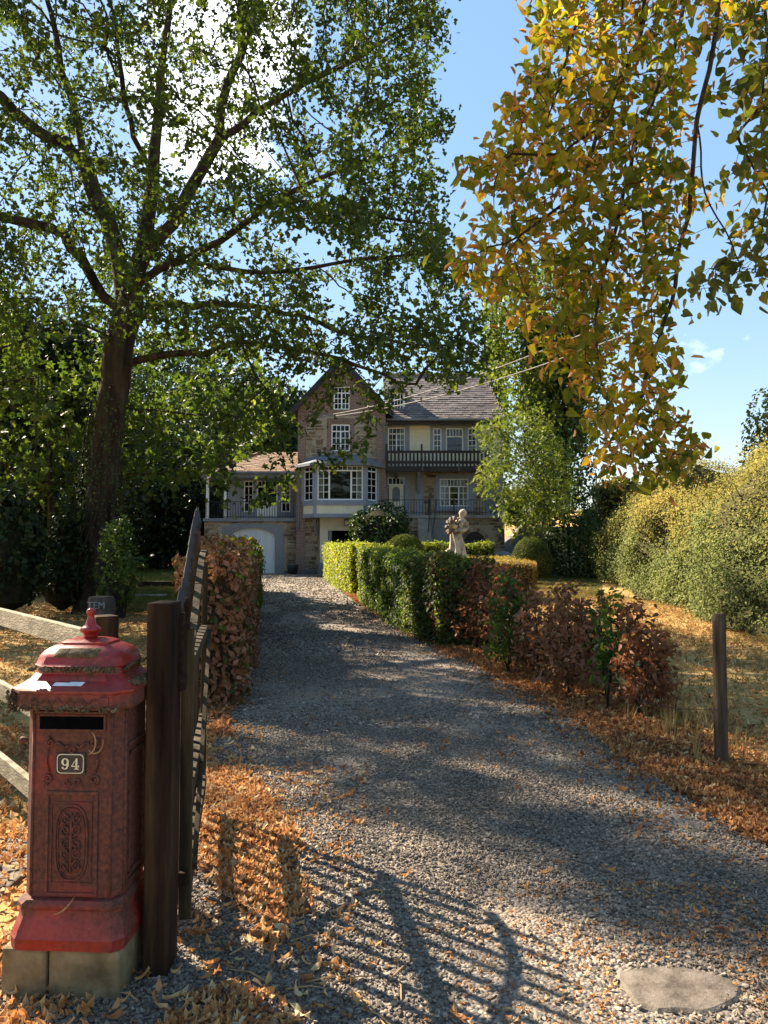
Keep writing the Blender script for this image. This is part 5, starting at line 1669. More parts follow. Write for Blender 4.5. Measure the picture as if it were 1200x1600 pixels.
A = sample_poly([(770, 420), (900, 400), (960, 480), (950, 640), (930, 720), (860, 700), (810, 640), (800, 600), (765, 560), (755, 500)], 340, lambda u, v: YI + rt.uniform(-2.5, 2.5), rt)
ivt, P, par, r = tree('ivy_clad_tree', 'tall twin trunked tree wrapped in dark ivy right of the house', 'tree', b,
    [p1, [p1[0]] + p2, px([(846, 600, YI), (820, 560, YI), (790, 540, YI), (770, 560, YI)]), px([(852, 660, YI), (820, 640, YI), (790, 650, YI)])], A, .5, 5, .8, T_LEAF, 'ash_leaf', .24, 46, .4, tip=.012, thr=.024, cap=.3)
ivy_column(ivt, p1, lambda k: 1.35 - .7 * k, 9500, .17); ivy_column(ivt, p2, lambda k: 1.5 - .75 * k, 9500, .17)

YA = 31.5
b = at(842, 885, YA); b.z = .1
rt = random.Random(22)
A = sample_poly([(752, 660), (790, 650), (815, 640), (850, 650), (905, 720), (900, 800), (845, 830), (800, 830), (790, 820), (770, 780), (748, 765), (742, 740), (765, 715), (745, 690)], 760, lambda u, v: YA + rt.uniform(-1.6, 1.6), rt)
tree('ash_tree', 'yellow green ash with feathery leaves hanging over the right end of the house', 'tree', b,
     [[b] + px([(850, 800, YA), (848, 730, YA), (850, 640, YA)]), px([(849, 760, YA), (820, 700, YA), (780, 670, YA), (755, 660, YA)]), px([(849, 780, YA), (820, 750, YA), (790, 730, YA), (765, 740, YA)])],
     A, .30, 4, .42, T_PINN, 'ash_leaf', .30, 11, .2, tip=.006, thr=.0125, bark='bark_light', down=.6)
# conifer-ish tree top behind the gable side and a tree above the roof
bush_px('hill_tree', 'pale green tree top behind the right end of the roof', 742, 800, 505, 640, 46, 2600, 'ash_leaf', .3, 31, core=False, ground=2.5, cat='tree')
for (u0, u1, v0, Y, sd, lab) in ((1165, 1300, 600, 30, 41, 'feathery green tree at the right picture edge above the bank'), (985, 1060, 752, 48, 42, 'low grey green bush on the skyline behind the bank')):
    bush_px('skyline_shrub', lab, u0, u1, v0, 790, Y, 5000, 'bank_green', .2, sd, core=False, ground=1.5, cat='tree' if Y == 30 else 'bush', lumps=40)

# ---- the bank of yellow shrubs on the right
def bank():
    line = [(12.0, 6.2), (15, 6.35), (18, 6.85), (22, 7.4), (26, 8.1), (30, 8.8), (34, 9.5), (38, 10.3), (41, 11.0)]   # (distance, x of the foot)
    ys = np.array([l[0] for l in line]); xs = np.array([l[1] for l in line])
    def surf(y, s):
        """s: 0 foot .. 1 crest .. 1.4 back"""
        x0 = np.interp(y, ys, xs)
        hh = 2.75 + .35 * math.sin(y * .55) + .03 * (y - 12) + .25 * noise.noise(Vector((y * .5, 2, 0)))
        if y > 27: hh *= 1 - .5 * (y - 27) / 14
        lump = .95 * noise.noise(Vector((y * .55, s * 2.2, 1.3))) + .42 * noise.noise(Vector((y * 1.5, s * 4.5, 5))) + .16 * noise.noise(Vector((y * 4, s * 11, 8)))
        if s <= 1:
            x = x0 + s * 2.6 - 0.5 * math.sin(s * math.pi); z = hh * math.sin(s * math.pi / 2) ** .8
        else:
            x = x0 + 2.6 + (s - 1) * 6; z = hh * (1 - .15 * (s - 1))
        nx = -math.cos(s * 1.2); nz_ = math.sin(s * 1.2) + .3
        return Vector((x + nx * lump, y, gz(x0, y) + z + nz_ * lump * .8)), Vector((nx, -.3, nz_))
    t = root('shrub_bank', 'long bank of yellow and green cotoneaster shrubs along the right of the lawn', 'shrubs', (6.5, 12, 0))
    rr_ = random.Random(5)
    for nm, s0, s1, n, mt in (('yellow_shrubs', .2, 1.7, 150000, 'bank_yellow'), ('green_shrubs', 0.0, .42, 52000, 'bank_green')):
        P_ = []; N_ = []; Sz = []
        while len(P_) < n:
            y = 9 + 33 * rr_.random() ** 1.35; s = rr_.uniform(s0, s1)
            if s0 > 0 and s < .22 + .3 * (noise.noise(Vector((y * .6, 0, 4))) + .5) and rr_.random() < .8: continue
            if s0 == 0 and s > .12 + .3 * (noise.noise(Vector((y * .6, 0, 4))) + .5) and rr_.random() < .8: continue
            if noise.noise(Vector((y * 1.3, s * 5, 9))) + .4 * noise.noise(Vector((y * 4, s * 14, 3))) > .30 and rr_.random() < .85: continue
            p, nn = surf(y, s)
            p += Vector((rr_.gauss(0, .1), rr_.gauss(0, .1), abs(rr_.gauss(0, .13)) - .05))
            if rr_.random() < .06: p += nn * rr_.uniform(0, .35)
            P_.append(p); N_.append(nn); Sz.append((.033 + .0020 * y) * rr_.uniform(.7, 1.3))
        leaf_mesh(nm, P_, Sz, T_LEAF if s0 > 0 else T_LEAF, M[mt], t, N=N_, spread=.75, kind='stuff')
    V = []; m = 16
    yy = np.arange(9, 42.1, .5)
    for y in yy:
        for k in range(m):
            p, nn = surf(float(y), 1.7 * k / (m - 1)); p -= nn * .16
            V.append(p)
    F = [(j * m + i, j * m + i + 1, (j + 1) * m + i + 1, (j + 1) * m + i) for j in range(len(yy) - 1) for i in range(m - 1)]
    fast('inner_twigs', V, F, M['core_bank'], t)
    # long whippy shoots standing out of the bank
    q = MB()
    for _ in range(2200):
        y = rr_.uniform(10, 36); s = rr_.uniform(.1, 1.1); p, nn = surf(y, s)
        d = (nn + Vector((rr_.gauss(0, .5), rr_.gauss(0, .5), .6))).normalized(); l = rr_.uniform(.15, .45)
        q.tube([p, p + d * l * .6, p + d * l + Vector((0, 0, -.06))], [.006, .005, .003], 3, cap=False)
    q.build('shoot', M['core_bank'], t, kind='stuff')
bank()

# ================================================================== HEDGES
def hedge(name, label, line, width, hfun, n, leaf, mats, size, seed, core='core', cat='hedge', sides=(1, 1), group=None, shoots=0, noise_amp=.07, base=0.0):
    """clipped hedge along a polyline; mats: [(material, weight function(t, h))]"""
    rr_ = random.Random(seed)
    line = [Vector((x, y, 0)) for x, y in line]
    seg = [(b - a).length for a, b in zip(line[:-1], line[1:])]; tot = sum(seg)
    def pos(t):
        d = t * tot
        for a, b, s in zip(line[:-1], line[1:], seg):
            if d <= s or b is line[-1]: return a.lerp(b, min(1, d / s)), (b - a).normalized()
            d -= s
    t0, _ = pos(0)
    rt_ = root(name, label, cat, (t0.x, t0.y, 0), group)
    buckets = {m: ([], [], []) for m, _ in mats}
    hm = max(hfun(k / 10) for k in range(11))
    per = 2 * hm + width
    endw = width * hm / (tot * per)
    for _ in range(n):
        end = rr_.random() < endw * 2 * 1.3
        if end:
            t = 0.0 if rr_.random() < .5 else 1.0
            c, d = pos(t); sd = Vector((-d.y, d.x, 0)); h = hfun(t)
            z = rr_.uniform(0.02, h); s = rr_.uniform(-width / 2, width / 2)
            nn = d * (-1 if t == 0 else 1); p = c + sd * s + Vector((0, 0, z)) + nn * rr_.uniform(-.03, .07)
        else:
            t = rr_.random(); c, d = pos(t); sd = Vector((-d.y, d.x, 0)); h = hfun(t)
            k = rr_.uniform(0, 2 * h + width)
            if k < h: s, z, nn = -width / 2, k, -sd
            elif k < h + width: s, z, nn = -width / 2 + (k - h), h, Vector((0, 0, 1))
            else: s, z, nn = width / 2, k - h - width, sd.copy()
            bulge = noise_amp * noise.noise(Vector((t * tot * 1.6, z * 1.8, s * 2 + seed)))
            p = c + sd * s + Vector((0, 0, z)) + nn * (bulge + rr_.gauss(0, .03))
            nn = nn + Vector((0, 0, .25))
        p.z += gz(p.x, p.y) + base
        m = mats[-1][0]; ws = [w(t, z / h) for _, w in mats]; r_ = rr_.random() * (sum(ws) + 1e-6)
        for (mm, _), w in zip(mats, ws):
            r_ -= w
            if r_ <= 0: m = mm; break
        bk = buckets[m]; bk[0].append(p); bk[1].append(nn); bk[2].append(size * rr_.uniform(.7, 1.3))
    for m, (a, b, c) in buckets.items():
        if a: leaf_mesh('foliage', a, c, leaf, M[m], rt_, N=b, spread=.7)
    # woody core
    q = MB(); ns = max(2, int(tot / .8))
    prev = None
    for i in range(ns + 1):
        c, d = pos(i / ns); sd = Vector((-d.y, d.x, 0)); h = hfun(i / ns) - .07
        if i == 0: c = c + d * .06
        if i == ns: c = c - d * .06
        g = gz(c.x, c.y) + base; w2 = width / 2 - .06
        ring = [c - sd * w2 + Vector((0, 0, g - .02)), c + sd * w2 + Vector((0, 0, g - .02)), c + sd * w2 + Vector((0, 0, g + h)), c - sd * w2 + Vector((0, 0, g + h))]
        if prev: q.hexa(prev, ring)
        prev = ring
    q.build('inner_twigs', M[core], rt_)
    if shoots:
        q = MB(); SL = []
        for _ in range(shoots):
            t = rr_.random(); c, d = pos(t); sd = Vector((-d.y, d.x, 0)); h = hfun(t)
            p = c + sd * rr_.uniform(-width / 2, width / 2); p.z = gz(p.x, p.y) + h - .03 + base; l = rr_.uniform(.06, .22)
            e = p + Vector((rr_.gauss(0, .04), rr_.gauss(0, .04), l)); q.tube([p, e], [.004, .002], 3, cap=False)
            for k in range(4): SL.append(p.lerp(e, rr_.uniform(.3, 1)))
        q.build('shoot', M['twig'], rt_, kind='stuff')
        leaf_mesh('shoot_leaves', SL, size * .9, leaf, M[mats[0][0]], rt_, kind='stuff')
    return rt_

# left: brown beech hedge behind the gate
hedge('beech_hedge', 'browned beech hedge with curled leaves lining the left of the drive behind the gate', [(-1.60, 7.1), (-2.08, 10.5), (-2.90, 15.5), (-4.28, 24.5)], .5, lambda t: 1.30 + .16 * smooth(0, .25, t) + .03 * math.sin(t * 30),
      42000, T_BEECH, [('hedge_brown', lambda t, h: smooth(.42, .15, t) if t > .0 else 1), ('hedge_mix', lambda t, h: .25 + .5 * smooth(.1, .3, t)), ('hedge_green', lambda t, h: smooth(.15, .6, t) * .9 + .08 + 1.2 * smooth(.8, .97, h) * smooth(.08, .3, t)), ('hedge_lime_sunlit', lambda t, h: 1.5 * smooth(.85, 1, h) * smooth(.05, .3, t))], .066, 51, core='core_brown', shoots=150, noise_amp=.22)
# right: hornbeam hedge down from the house
Hh = 1.36
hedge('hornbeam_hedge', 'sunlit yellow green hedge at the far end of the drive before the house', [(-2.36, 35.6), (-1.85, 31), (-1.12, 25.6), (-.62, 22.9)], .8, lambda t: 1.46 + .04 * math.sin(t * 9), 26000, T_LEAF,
      [('hedge_lime_sunlit', lambda t, h: 1.0), ('hedge_green', lambda t, h: .25)], .082, 52, shoots=60)
hedge('hornbeam_hedge', 'dark green clipped hedge curving along the right of the drive', [(-.28, 22.0), (-.05, 18.8), (.5, 14.6), (1.0, 12.1), (1.2, 11.3)], .85, lambda t: 1.38 - .14 * t + .03 * math.sin(t * 14), 46000, T_LEAF,
      [('hedge_lime_sunlit', lambda t, h: .55 * smooth(.5, 0, t)), ('hedge_green', lambda t, h: 1.0), ('hedge_mix', lambda t, h: smooth(.8, 1, t))], .064, 53, shoots=130, noise_amp=.14)
hedge('box_hedge', 'low flat topped golden hedge in front of the statue', [(.7, 20.9), (3.95, 20.9)], 1.5, lambda t: 1.04, 17000, T_SMALL, [('box_gold', lambda t, h: 1)], .07, 54, core='core_brown', noise_amp=.03)
hedge('box_hedge', 'golden hedge strip right behind the statue', [(.8, 26.6), (4.4, 26.6)], 1.3, lambda t: 1.05, 9000, T_SMALL, [('box_gold', lambda t, h: 1), ('hedge_lime_sunlit', lambda t, h: .4)], .08, 55, core='core_brown', noise_amp=.04)
hedge('box_hedge', 'green hedge below the entrance terrace behind the statue', [(1.45, 31.3), (4.35, 31.3)], 1.0, lambda t: 1.5 + .05 * math.sin(t * 8), 9000, T_LEAF, [('hedge_green', lambda t, h: 1), ('hedge_lime_sunlit', lambda t, h: .9 * smooth(.8, 1, h))], .09, 56, shoots=40)

# clipped domes
def dome(label, u0, u1, v0, v1, Y, seed, flat=0.0):
    x0, x1 = xat(u0, 850, Y), xat(u1, 850, Y); zt, zb = zat(v0, Y), zat(v1, Y)
    cx, rx = (x0 + x1) / 2, (x1 - x0) / 2; H = zt - zb
    t = root('topiary_dome', label, 'topiary', (cx, Y, gz(cx, Y)), 'clipped yew domes')
    n = 11000; u = RNG.random(n); a = RNG.uniform(0, 6.283, n)
    z = zb + H * u
    k = np.clip((u - .3) / .7, 0, 1); prof = np.sqrt(np.maximum(0, 1 - k ** 2.3)); prof = np.where(u < .3, .86 + .14 * np.sqrt(u / .3), prof)
    m = RNG.random(n) < (.35 + .65 * prof); 
    tk = RNG.random(n) < .3; k2 = np.sqrt(RNG.random(n)); prof = np.where(tk, prof * k2, prof); 
    # cap points lie on the top surface
    z = np.where(tk, zb + H * (.3 + .7 * (1 - np.clip(prof, 0, 1) ** 2) ** (1 / 2.3)), z)
    lump = 1 + .03 * np.sin(a * 7 + seed) * np.cos(z * 9)
    P_ = np.stack([cx + rx * prof * lump * np.cos(a), Y + rx * prof * lump * np.sin(a), z], 1) + RNG.normal(size=(n, 3)) * .014
    N_ = np.stack([np.cos(a) * prof, np.sin(a) * prof, .15 + 1.2 * (1 - prof)], 1)
    leaf_mesh('foliage', P_, RNG.uniform(.04, .075, n), T_SMALL, M['yew'], t, N=N_, spread=.55)
    q = MB(); pr = []
    for i in range(9):
        uu = i / 8; kk = max(0, (uu - .3) / .7); w = math.sqrt(max(0, 1 - kk ** 2.3)) if uu > .3 else .86 + .14 * math.sqrt(uu / .3)
        pr.append((max(.02, rx * w * .94), zb + .03 + (H - .08) * uu))
    q.lathe(pr, cx, Y, 20); q.build('inner_twigs', M['core'], t, smooth_=True)
    MB().tube([(cx, Y, gz(cx, Y) - .05), (cx + .03, Y, zb + .15)], [.07, .06], 8).build('stem', M['bark'], t)
dome('clipped yew dome rising behind the left end of the golden hedge', 602, 663, 836, 884, 24.2, 1)
dome('taller clipped yew dome on a short stem on the lawn right of the statue', 799, 862, 839, 903, 29.0, 2)

# post in the hedge gap
q = MB(); gx, gy = -.45, 22.45
q.box(gx - .07, gx + .07, gy - .07, gy + .07, 0, 1.35); tagged(q.build('hedge_post', M['bark_light'], bevel=.01), 'short wooden post in the gap of the sunlit hedge', 'post')
bush('ivy_clump', 'dark clump of ivy on top of the post in the hedge gap', 'ivy', (gx - .12, gy, 1.25), .26, .26, .3, 500, T_LEAF, 'wood_leaf', .09, 77, base=.9)

# ---- sparse beeches along the right edge of the drive
def beech(x, y, h, w, label, mat, seed, n=60, name='beech_sapling', per=9, lsz=.064, lean=0.0):
    rr_ = random.Random(seed)
    g = gz(x, y); A = []
    while len(A) < n:
        a = rr_.uniform(0, 6.283); k = rr_.random(); zz = .16 + .84 * rr_.random()
        rad = w * math.sqrt(k) * (1 - .45 * zz) * (.6 + .4 * math.sin(math.pi * min(1, zz * 1.2)))
        A.append((x + rad * math.cos(a) + lean * zz, y + rad * math.sin(a), g + zz * h))
    paths = [[Vector((x, y, g - .05)), Vector((x + .03 + lean * .4, y, g + h * .45)), Vector((x - .02 + lean, y, g + h * .95))]]
    for k in range(2):
        a = rr_.uniform(0, 6.28); paths.append([Vector((x, y, g + .05)), Vector((x + .13 * math.cos(a), y + .13 * math.sin(a), g + h * .4)), Vector((x + .2 * math.cos(a), y + .2 * math.sin(a), g + h * .8))])
    return tree(name, label, 'shrub', (x, y, g), paths, A, .09, 2, .1, T_BEECH, mat, lsz, per, .045, bark='twig', tip=.0028, thr=.0046, down=.35, power=2.2)
beech(1.62, 9.55, 1.2, .40, 'bushy green and brown beech at the near end of the clipped hedge', 'hedge_mix', 61, 150, per=7)
beech(1.55, 10.3, 1.22, .42, 'reddish beech leaning on the end of the clipped hedge', 'hedge_brown', 62, 120)
beech(1.30, 10.9, 1.2, .4, 'rust brown beech closing the end of the clipped hedge', 'beech_red', 70, 130)
beech(1.42, 8.9, 1.16, .36, 'dark green beech bush nearest the clipped hedge at the drive edge', 'hedge_green', 63, 130, per=7)
beech(1.98, 8.3, 1.05, .5, 'brown leaved beech sapling in the middle of the sparse row', 'beech_red', 64, 170)
beech(1.72, 8.75, .95, .42, 'drab brown beech sapling right of the dark green one', 'hedge_brown', 71, 130)
beech(1.80, 7.6, 1.0, .44, 'dry brown beech sapling with pale dead leaves near its foot', 'hedge_brown', 65, 150)
beech(2.32, 7.95, 1.0, .42, 'thin beech sapling behind the row at the lawn edge', 'hedge_mix', 66, 100)
beech(2.02, 7.05, 1.12, .22, 'tall thin sapling with few green leaves and a bare dark stem', 'hedge_green', 67, 34, per=5, lean=.06)
beech(2.22, 6.75, .98, .4, 'red brown beech sapling nearest the drive, last of the row', 'beech_red', 68, 120)
beech(2.5, 6.95, .72, .26, 'low rust coloured beech sapling beside the last of the row', 'beech_red', 69, 45)

T_LIME_CURL = tpl([(0, 0.08), (0.20, -0.05), (0.36, 0.14), (0.38, 0.42), (0.22, 0.78), (0, 1.0)], T_LIME[1][:4].tolist(), lambda x, y: 1.0 * x * x * 2 - 0.7 * y * y)
T_LIME_CUP = tpl([(0, 0.08), (0.24, -0.02), (0.44, 0.2), (0.44, 0.5), (0.2, 0.85), (0, 1.15)], T_LIME[1][:4].tolist(), lambda x, y: -0.6 * x + 0.45 * y * y)
# ================================================================== LIME BRANCHES
def lime():
    rt = random.Random(31)
    t = root('lime_tree', 'lime tree whose long boughs of green and orange leaves hang into the upper right', 'tree', (5.2, 3.6, 0))
    tr = MB()
    tp = [Vector((5.2, 3.6, -.1)), Vector((5.1, 3.7, 2)), Vector((5.0, 3.9, 4.5)), Vector((4.8, 4.2, 7.5)), Vector((4.7, 4.4, 10))]
    tr.tube(tp, [.42, .34, .28, .2, .1], 14)
    up = at(1130, -260, 4.6)
    tr.tube([Vector((5.0, 3.9, 4.6)), Vector((3.9, 4.2, 5.6)), Vector((2.7, 4.5, 5.9)), up], [.16, .11, .07, .03], 10)
    up2 = at(960, -230, 4.3)
    tr.tube([Vector((2.9, 4.45, 5.9)), Vector((2.0, 4.3, 5.9)), up2], [.06, .045, .02], 8)
    tr.build('trunk', M['bark'], t, smooth_=True)
    paths = [
        [up] + px([(1128, -120, 4.6), (1122, 0, 4.6), (1108, 110, 4.5), (1088, 190, 4.5), (1082, 270, 4.4), (1078, 330, 4.4), (1056, 400, 4.3), (1050, 470, 4.3), (1030, 530, 4.2), (1008, 590, 4.2), (990, 660, 4.2), (985, 720, 4.2)]),
        [up2] + px([(950, -60, 4.2), (915, 0, 4.1), (885, 90, 4.0), (868, 150, 4.0), (850, 200, 4)]),
        [up] + px([(1010, -40, 4.4), (1000, 60, 4.3), (960, 140, 4.2), (930, 220, 4.1), (905, 300, 4.0), (850, 340, 4.0), (790, 380, 3.9), (740, 400, 3.9)]),
        [up] + px([(1070, 0, 4.7), (1050, 90, 4.6), (1020, 160, 4.5), (990, 230, 4.4), (975, 300, 4.4), (950, 400, 4.3), (930, 500, 4.2), (940, 600, 4.2)]),
        px([(1088, 190, 4.5), (1095, 260, 4.6), (1120, 340, 4.7), (1150, 400, 4.8)]),
        [up2] + px([(980, -50, 4.5), (970, 60, 4.5), (975, 150, 4.5), (985, 260, 4.4)]),
        px([(1000, 60, 4.3), (940, 200, 4.2), (880, 240, 4.1), (800, 240, 4), (760, 260, 4)]),
        [up] + px([(1180, -80, 5.6), (1200, 60, 5.7), (1190, 160, 5.8), (1150, 210, 5.8), (1200, 300, 6), (1180, 420, 6)]),
    ]
    main = [(805, -100), (1040, -110), (1110, -60), (1095, 60), (1060, 150), (1075, 250), (1070, 330), (1060, 420), (1045, 500), (1055, 580), (1075, 640), (1100, 700), (1098, 750), (1060, 742), (1010, 745), (960, 742), (925, 700), (905, 650), (930, 610), (870, 600), (860, 560), (820, 500), (770, 470), (735, 440), (700, 415), (705, 385), (750, 360), (760, 320), (722, 250), (740, 225), (770, 230), (790, 190), (795, 150), (830, 110), (815, 40)]
    A = sample_poly(main, 2800, lambda u, v: rt.uniform(3.7, 4.8), rt)
    A += sample_poly([(905, 590), (1040, 600), (1075, 650), (1095, 740), (960, 742), (920, 690)], 120, lambda u, v: rt.uniform(3.9, 4.5), rt)
    B = sample_poly([(1100, -80), (1260, -80), (1260, 460), (1200, 470), (1185, 420), (1120, 490), (1060, 470), (1075, 420), (1140, 400), (1190, 300), (1130, 240), (1200, 180), (1130, 150), (1100, 60)], 330, lambda u, v: rt.uniform(4.9, 6.3), rt)
    P, par = grow(paths, A + B, .09, 1.6, .115, 70)
    r, kids = radii(P, par, .0021, 2.25, .035)
    branch_mesh(P, par, r, 'bough', M['twig'], t)
    uvY = P
    near = (P[:, 1] < 4.95)
    def leaves_for(mask, per, jit, size, T, mat, thr, down):
        sel = np.where((r < thr) & mask)[0]
        sel = np.repeat(sel, per)
        pts = P[sel] + RNG.normal(size=(len(sel), 3)) * jit
        return pts
    Lp = leaves_for(near, 3, .05, 1, None, None, .0040, 1)
    u_ = 600 + 1200 * Lp[:, 0] / Lp[:, 1]
    inside = np.ones(len(Lp), bool)
    Lp = Lp[inside]
    k = min(len(Lp), 17000)
    Lp = Lp[RNG.permutation(len(Lp))[:k]]
    print('lime leaves', len(Lp))
    size = RNG.uniform(.036, .072, len(Lp))
    order = np.argsort(Lp[:, 1])[:300]           # the nearest three hundred as leaves of their own
    rest = np.setdiff1d(np.arange(len(Lp)), order)
    nv = len(T_LIME[0])
    forms = [T_LIME, T_LIME_CURL, T_LIME_CUP]
    for f, T_ in enumerate(forms):
        sel_ = order[f::3]
        V, F = leaf_arrays(Lp[sel_], size[sel_], T_, down=1.1)
        for i in range(len(sel_)): fast('leaf', V[i * nv:(i + 1) * nv], T_[1], M['lime_leaf'], t, smooth_=True)
    for f, T_ in enumerate(forms):
        leaf_mesh('leaves', Lp[rest[f::3]], size[rest[f::3]], T_, M['lime_leaf'], t, down=1.1, kind='stuff')
    sel = leaves_for(near, 2, .05, 1, None, None, .003, 1)
    sel = sel[RNG.random(len(sel)) < .75]
    leaf_mesh('bracts', sel, RNG.uniform(.045, .08, len(sel)), T_BRACT, M['bract'], t, down=1.6, kind='stuff')
    far = leaves_for(~near, 2, .06, 1, None, None, .004, 1)
    leaf_mesh('far_leaves', far, RNG.uniform(.06, .095, len(far)), T_LIME, M['lime_leaf_dark'], t, down=1.1, kind='stuff')
lime()

# ================================================================== STATUE
def statue():
    Y = 24.0; cx = xat(711, 870, Y); zb = zat(874, Y); s = (zat(797, Y) - zb)
    t = root('statue', 'pale weathered stone statue of a robed woman carrying a basket of flowers', 'statue', (cx, Y, 0))
    MB().box(cx - .3, cx + .3, Y - .3, Y + .3, 0.05, zb - .06).build('pedestal', M['statue_stone'], t, bevel=.02)
    MB().lathe([(.40, zb - .06), (.42, zb - .02), (.36, zb + .05)], cx + .02, Y, 18, lambda a, z: 1 + .08 * math.sin(3 * a)).build('plinth', M['statue_stone'], t)
    def sp(u, v, dy=0): return Vector((xat(u, v, Y), Y + dy, zat(v, Y)))
    # robe: folded, leaning column, flaring at the hem
    q = MB(); prof = []; n = 36
    ctr = [(.0, 712, .33), (.08, 713, .31), (.18, 714, .25), (.3, 714, .225), (.42, 713, .2), (.52, 711, .165), (.60, 713, .15), (.66, 717, .155), (.74, 720, .16), (.80, 722, .13), (.84, 722, .06)]
    vs = []
    for h, u, rad in ctr:
        z = zb + h * s; c = xat(u, 840, Y)
        for k in range(n):
            a = 2 * math.pi * k / n
            fold = 1 + (.13 * (1 - h) + .03) * math.sin(7 * a + 4.5 * h) + .06 * (1 - h) * math.sin(13 * a - 5 * h)
            sq = .82 if h > .5 else 1
            vs.append((c + rad * fold * math.cos(a), Y + rad * fold * math.sin(a) * sq, z))
    fs = [(i * n + k, i * n + (k + 1) % n, (i + 1) * n + (k + 1) % n, (i + 1) * n + k) for i in range(len(ctr) - 1) for k in range(n)] + [tuple(range(n - 1, -1, -1))]
    q.add(vs, fs); body = q.build('robed_body', M['statue_stone'], t, smooth_=True)
    m = body.modifiers.new('sub', 'SUBSURF'); m.levels = 1; m.render_levels = 1
    # neck, shoulders, head and arms grown as one skin
    pts = [sp(720, 816), sp(721, 812), sp(721.5, 808), sp(722, 803.5), sp(722, 800),
           sp(714, 815), sp(708, 821, -.18), sp(700, 824, -.26),
           sp(728, 816), sp(730, 825, -.05), sp(722, 830, -.2), sp(708, 830, -.26)]
    eds = [(0, 1), (1, 2), (2, 3), (3, 4), (0, 5), (5, 6), (6, 7), (0, 8), (8, 9), (9, 10), (10, 11)]
    rad = [.14, .075, .07, .105, .08, .085, .06, .045, .085, .065, .055, .045]
    me = bpy.data.meshes.new('head_and_arms'); me.from_pydata([tuple(p) for p in pts], eds, []); me.materials.append(M['statue_stone'])
    o = bpy.data.objects.new('head_and_arms', me); link(o, t)
    o.modifiers.new('skin', 'SKIN'); m = o.modifiers.new('sub', 'SUBSURF'); m.levels = 2; m.render_levels = 2
    for i, rr in enumerate(rad): me.skin_vertices[0].data[i].radius = (rr, rr)
    me.skin_vertices[0].data[0].use_root = True
    # hair bun, face
    q = MB()
    hc = sp(722.5, 802.5)
    q.lathe([(.02, hc.z + .14), (.09, hc.z + .11), (.125, hc.z + .03), (.12, hc.z - .05), (.06, hc.z - .1)][::-1], hc.x + .02, hc.y + .03, 14, lambda a, z: 1 + .07 * math.sin(6 * a + z * 30))
    q.build('hair', M['statue_stone'], t, smooth_=True)
    q = MB(); q.lathe([(.015, hc.z - .01), (.02, hc.z + .01), (.006, hc.z + .045)], hc.x - .075, hc.y - .08, 6); q.build('nose', M['statue_stone'], t)
    # basket of flowers held against the shoulder
    q = MB(); rr_ = random.Random(3)
    bc = sp(703, 822, -.22)
    q.lathe([(.08, bc.z - .14), (.15, bc.z - .06), (.18, bc.z + .02)], bc.x + .06, bc.y, 14); q.build('basket', M['statue_stone'], t)
    q = MB()
    for _ in range(60):
        a = sp(rr_.uniform(696, 716), rr_.uniform(808, 834), rr_.uniform(-.34, -.1))
        if (a.x - bc.x - .12) ** 2 * 12 + (a.z - bc.z) ** 2 * 14 > 1.1: continue
        w = rr_.uniform(.035, .065)
        q.lathe([(w * .2, a.z - w), (w, a.z - w * .2), (w * .8, a.z + w * .5), (w * .15, a.z + w)], a.x, a.y, 7, lambda an, z: 1 + .25 * math.sin(3 * an))
    q.build('flowers', M['statue_dark'], t, smooth_=False)
    q = MB(); q.lathe([(.12, zb + .05), (.17, zb + .15), (.11, zb + .27), (.03, zb + .33)], cx - .22, Y - .18, 14, lambda a, z: 1 + .2 * math.sin(5 * a + 9 * z)); q.build('drapery_bundle', M['statue_stone'], t, smooth_=True)
M['statue_stone'] = mat_rough('weathered_statue_stone', [(0.13, 0.105, 0.075), (0.42, 0.35, 0.26), (0.56, 0.48, 0.37)], 5, .9, .6, 25)
M['statue_dark'] = mat_rough('lichened_statue_stone', [(0.06, 0.045, 0.04), (0.24, 0.18, 0.14)], 9, .9, .6, 30)
statue()

# rocks beside the lane
rr_ = random.Random(9)
M['rock'] = mat_rough('blue_grey_rock', [(.10, .105, .12), (.24, .24, .25), (.36, .35, .34)], 2, .9, .7, 12)
spots_ = {'house end': (787, 37.2), 'lane side': (833, 36.6), 'near edge': (806, 33.8), 'far edge': (812, 38.6), 'middle': (808, 36.2), 'lower left': (791, 34.6)}
for where, (u_, Y_) in spots_.items():
    for size_, w_ in (('large', .46), ('middling', .33), ('small', .22)):
        u = u_ + rr_.uniform(-9, 9); Y = Y_ + rr_.uniform(-.5, .5); w = w_ * rr_.uniform(.9, 1.1)
        x = (u - 600) / 1200 * Y; k = (u - 781) / 57
        q = MB(); z0 = .12 + max(0, (1 - k) * (Y - 33) * .22) + rr_.uniform(0, .2)
        q.lathe([(w * .5, -w * .5), (w, -w * .25), (w * .95, w * .15), (w * .55, w * .5), (w * .1, w * .58)], 0, 0, 9)
        sd = rr_.uniform(0, 99)
        q.v = [(x + px_ * (1 + .5 * noise.noise(Vector((px_ * 4 + sd, py_ * 4, pz_ * 4)))), Y + py_ * (1 + .5 * noise.noise(Vector((px_ * 4, py_ * 4 + sd, pz_ * 4)))), z0 + pz_ * .8) for px_, py_, pz_ in q.v]
        tagged(q.build('rock', M['rock']), '%s blue grey rock at the %s of the heap beside the rising lane' % (size_, where), 'rock', 'rocks heaped beside the side lane')

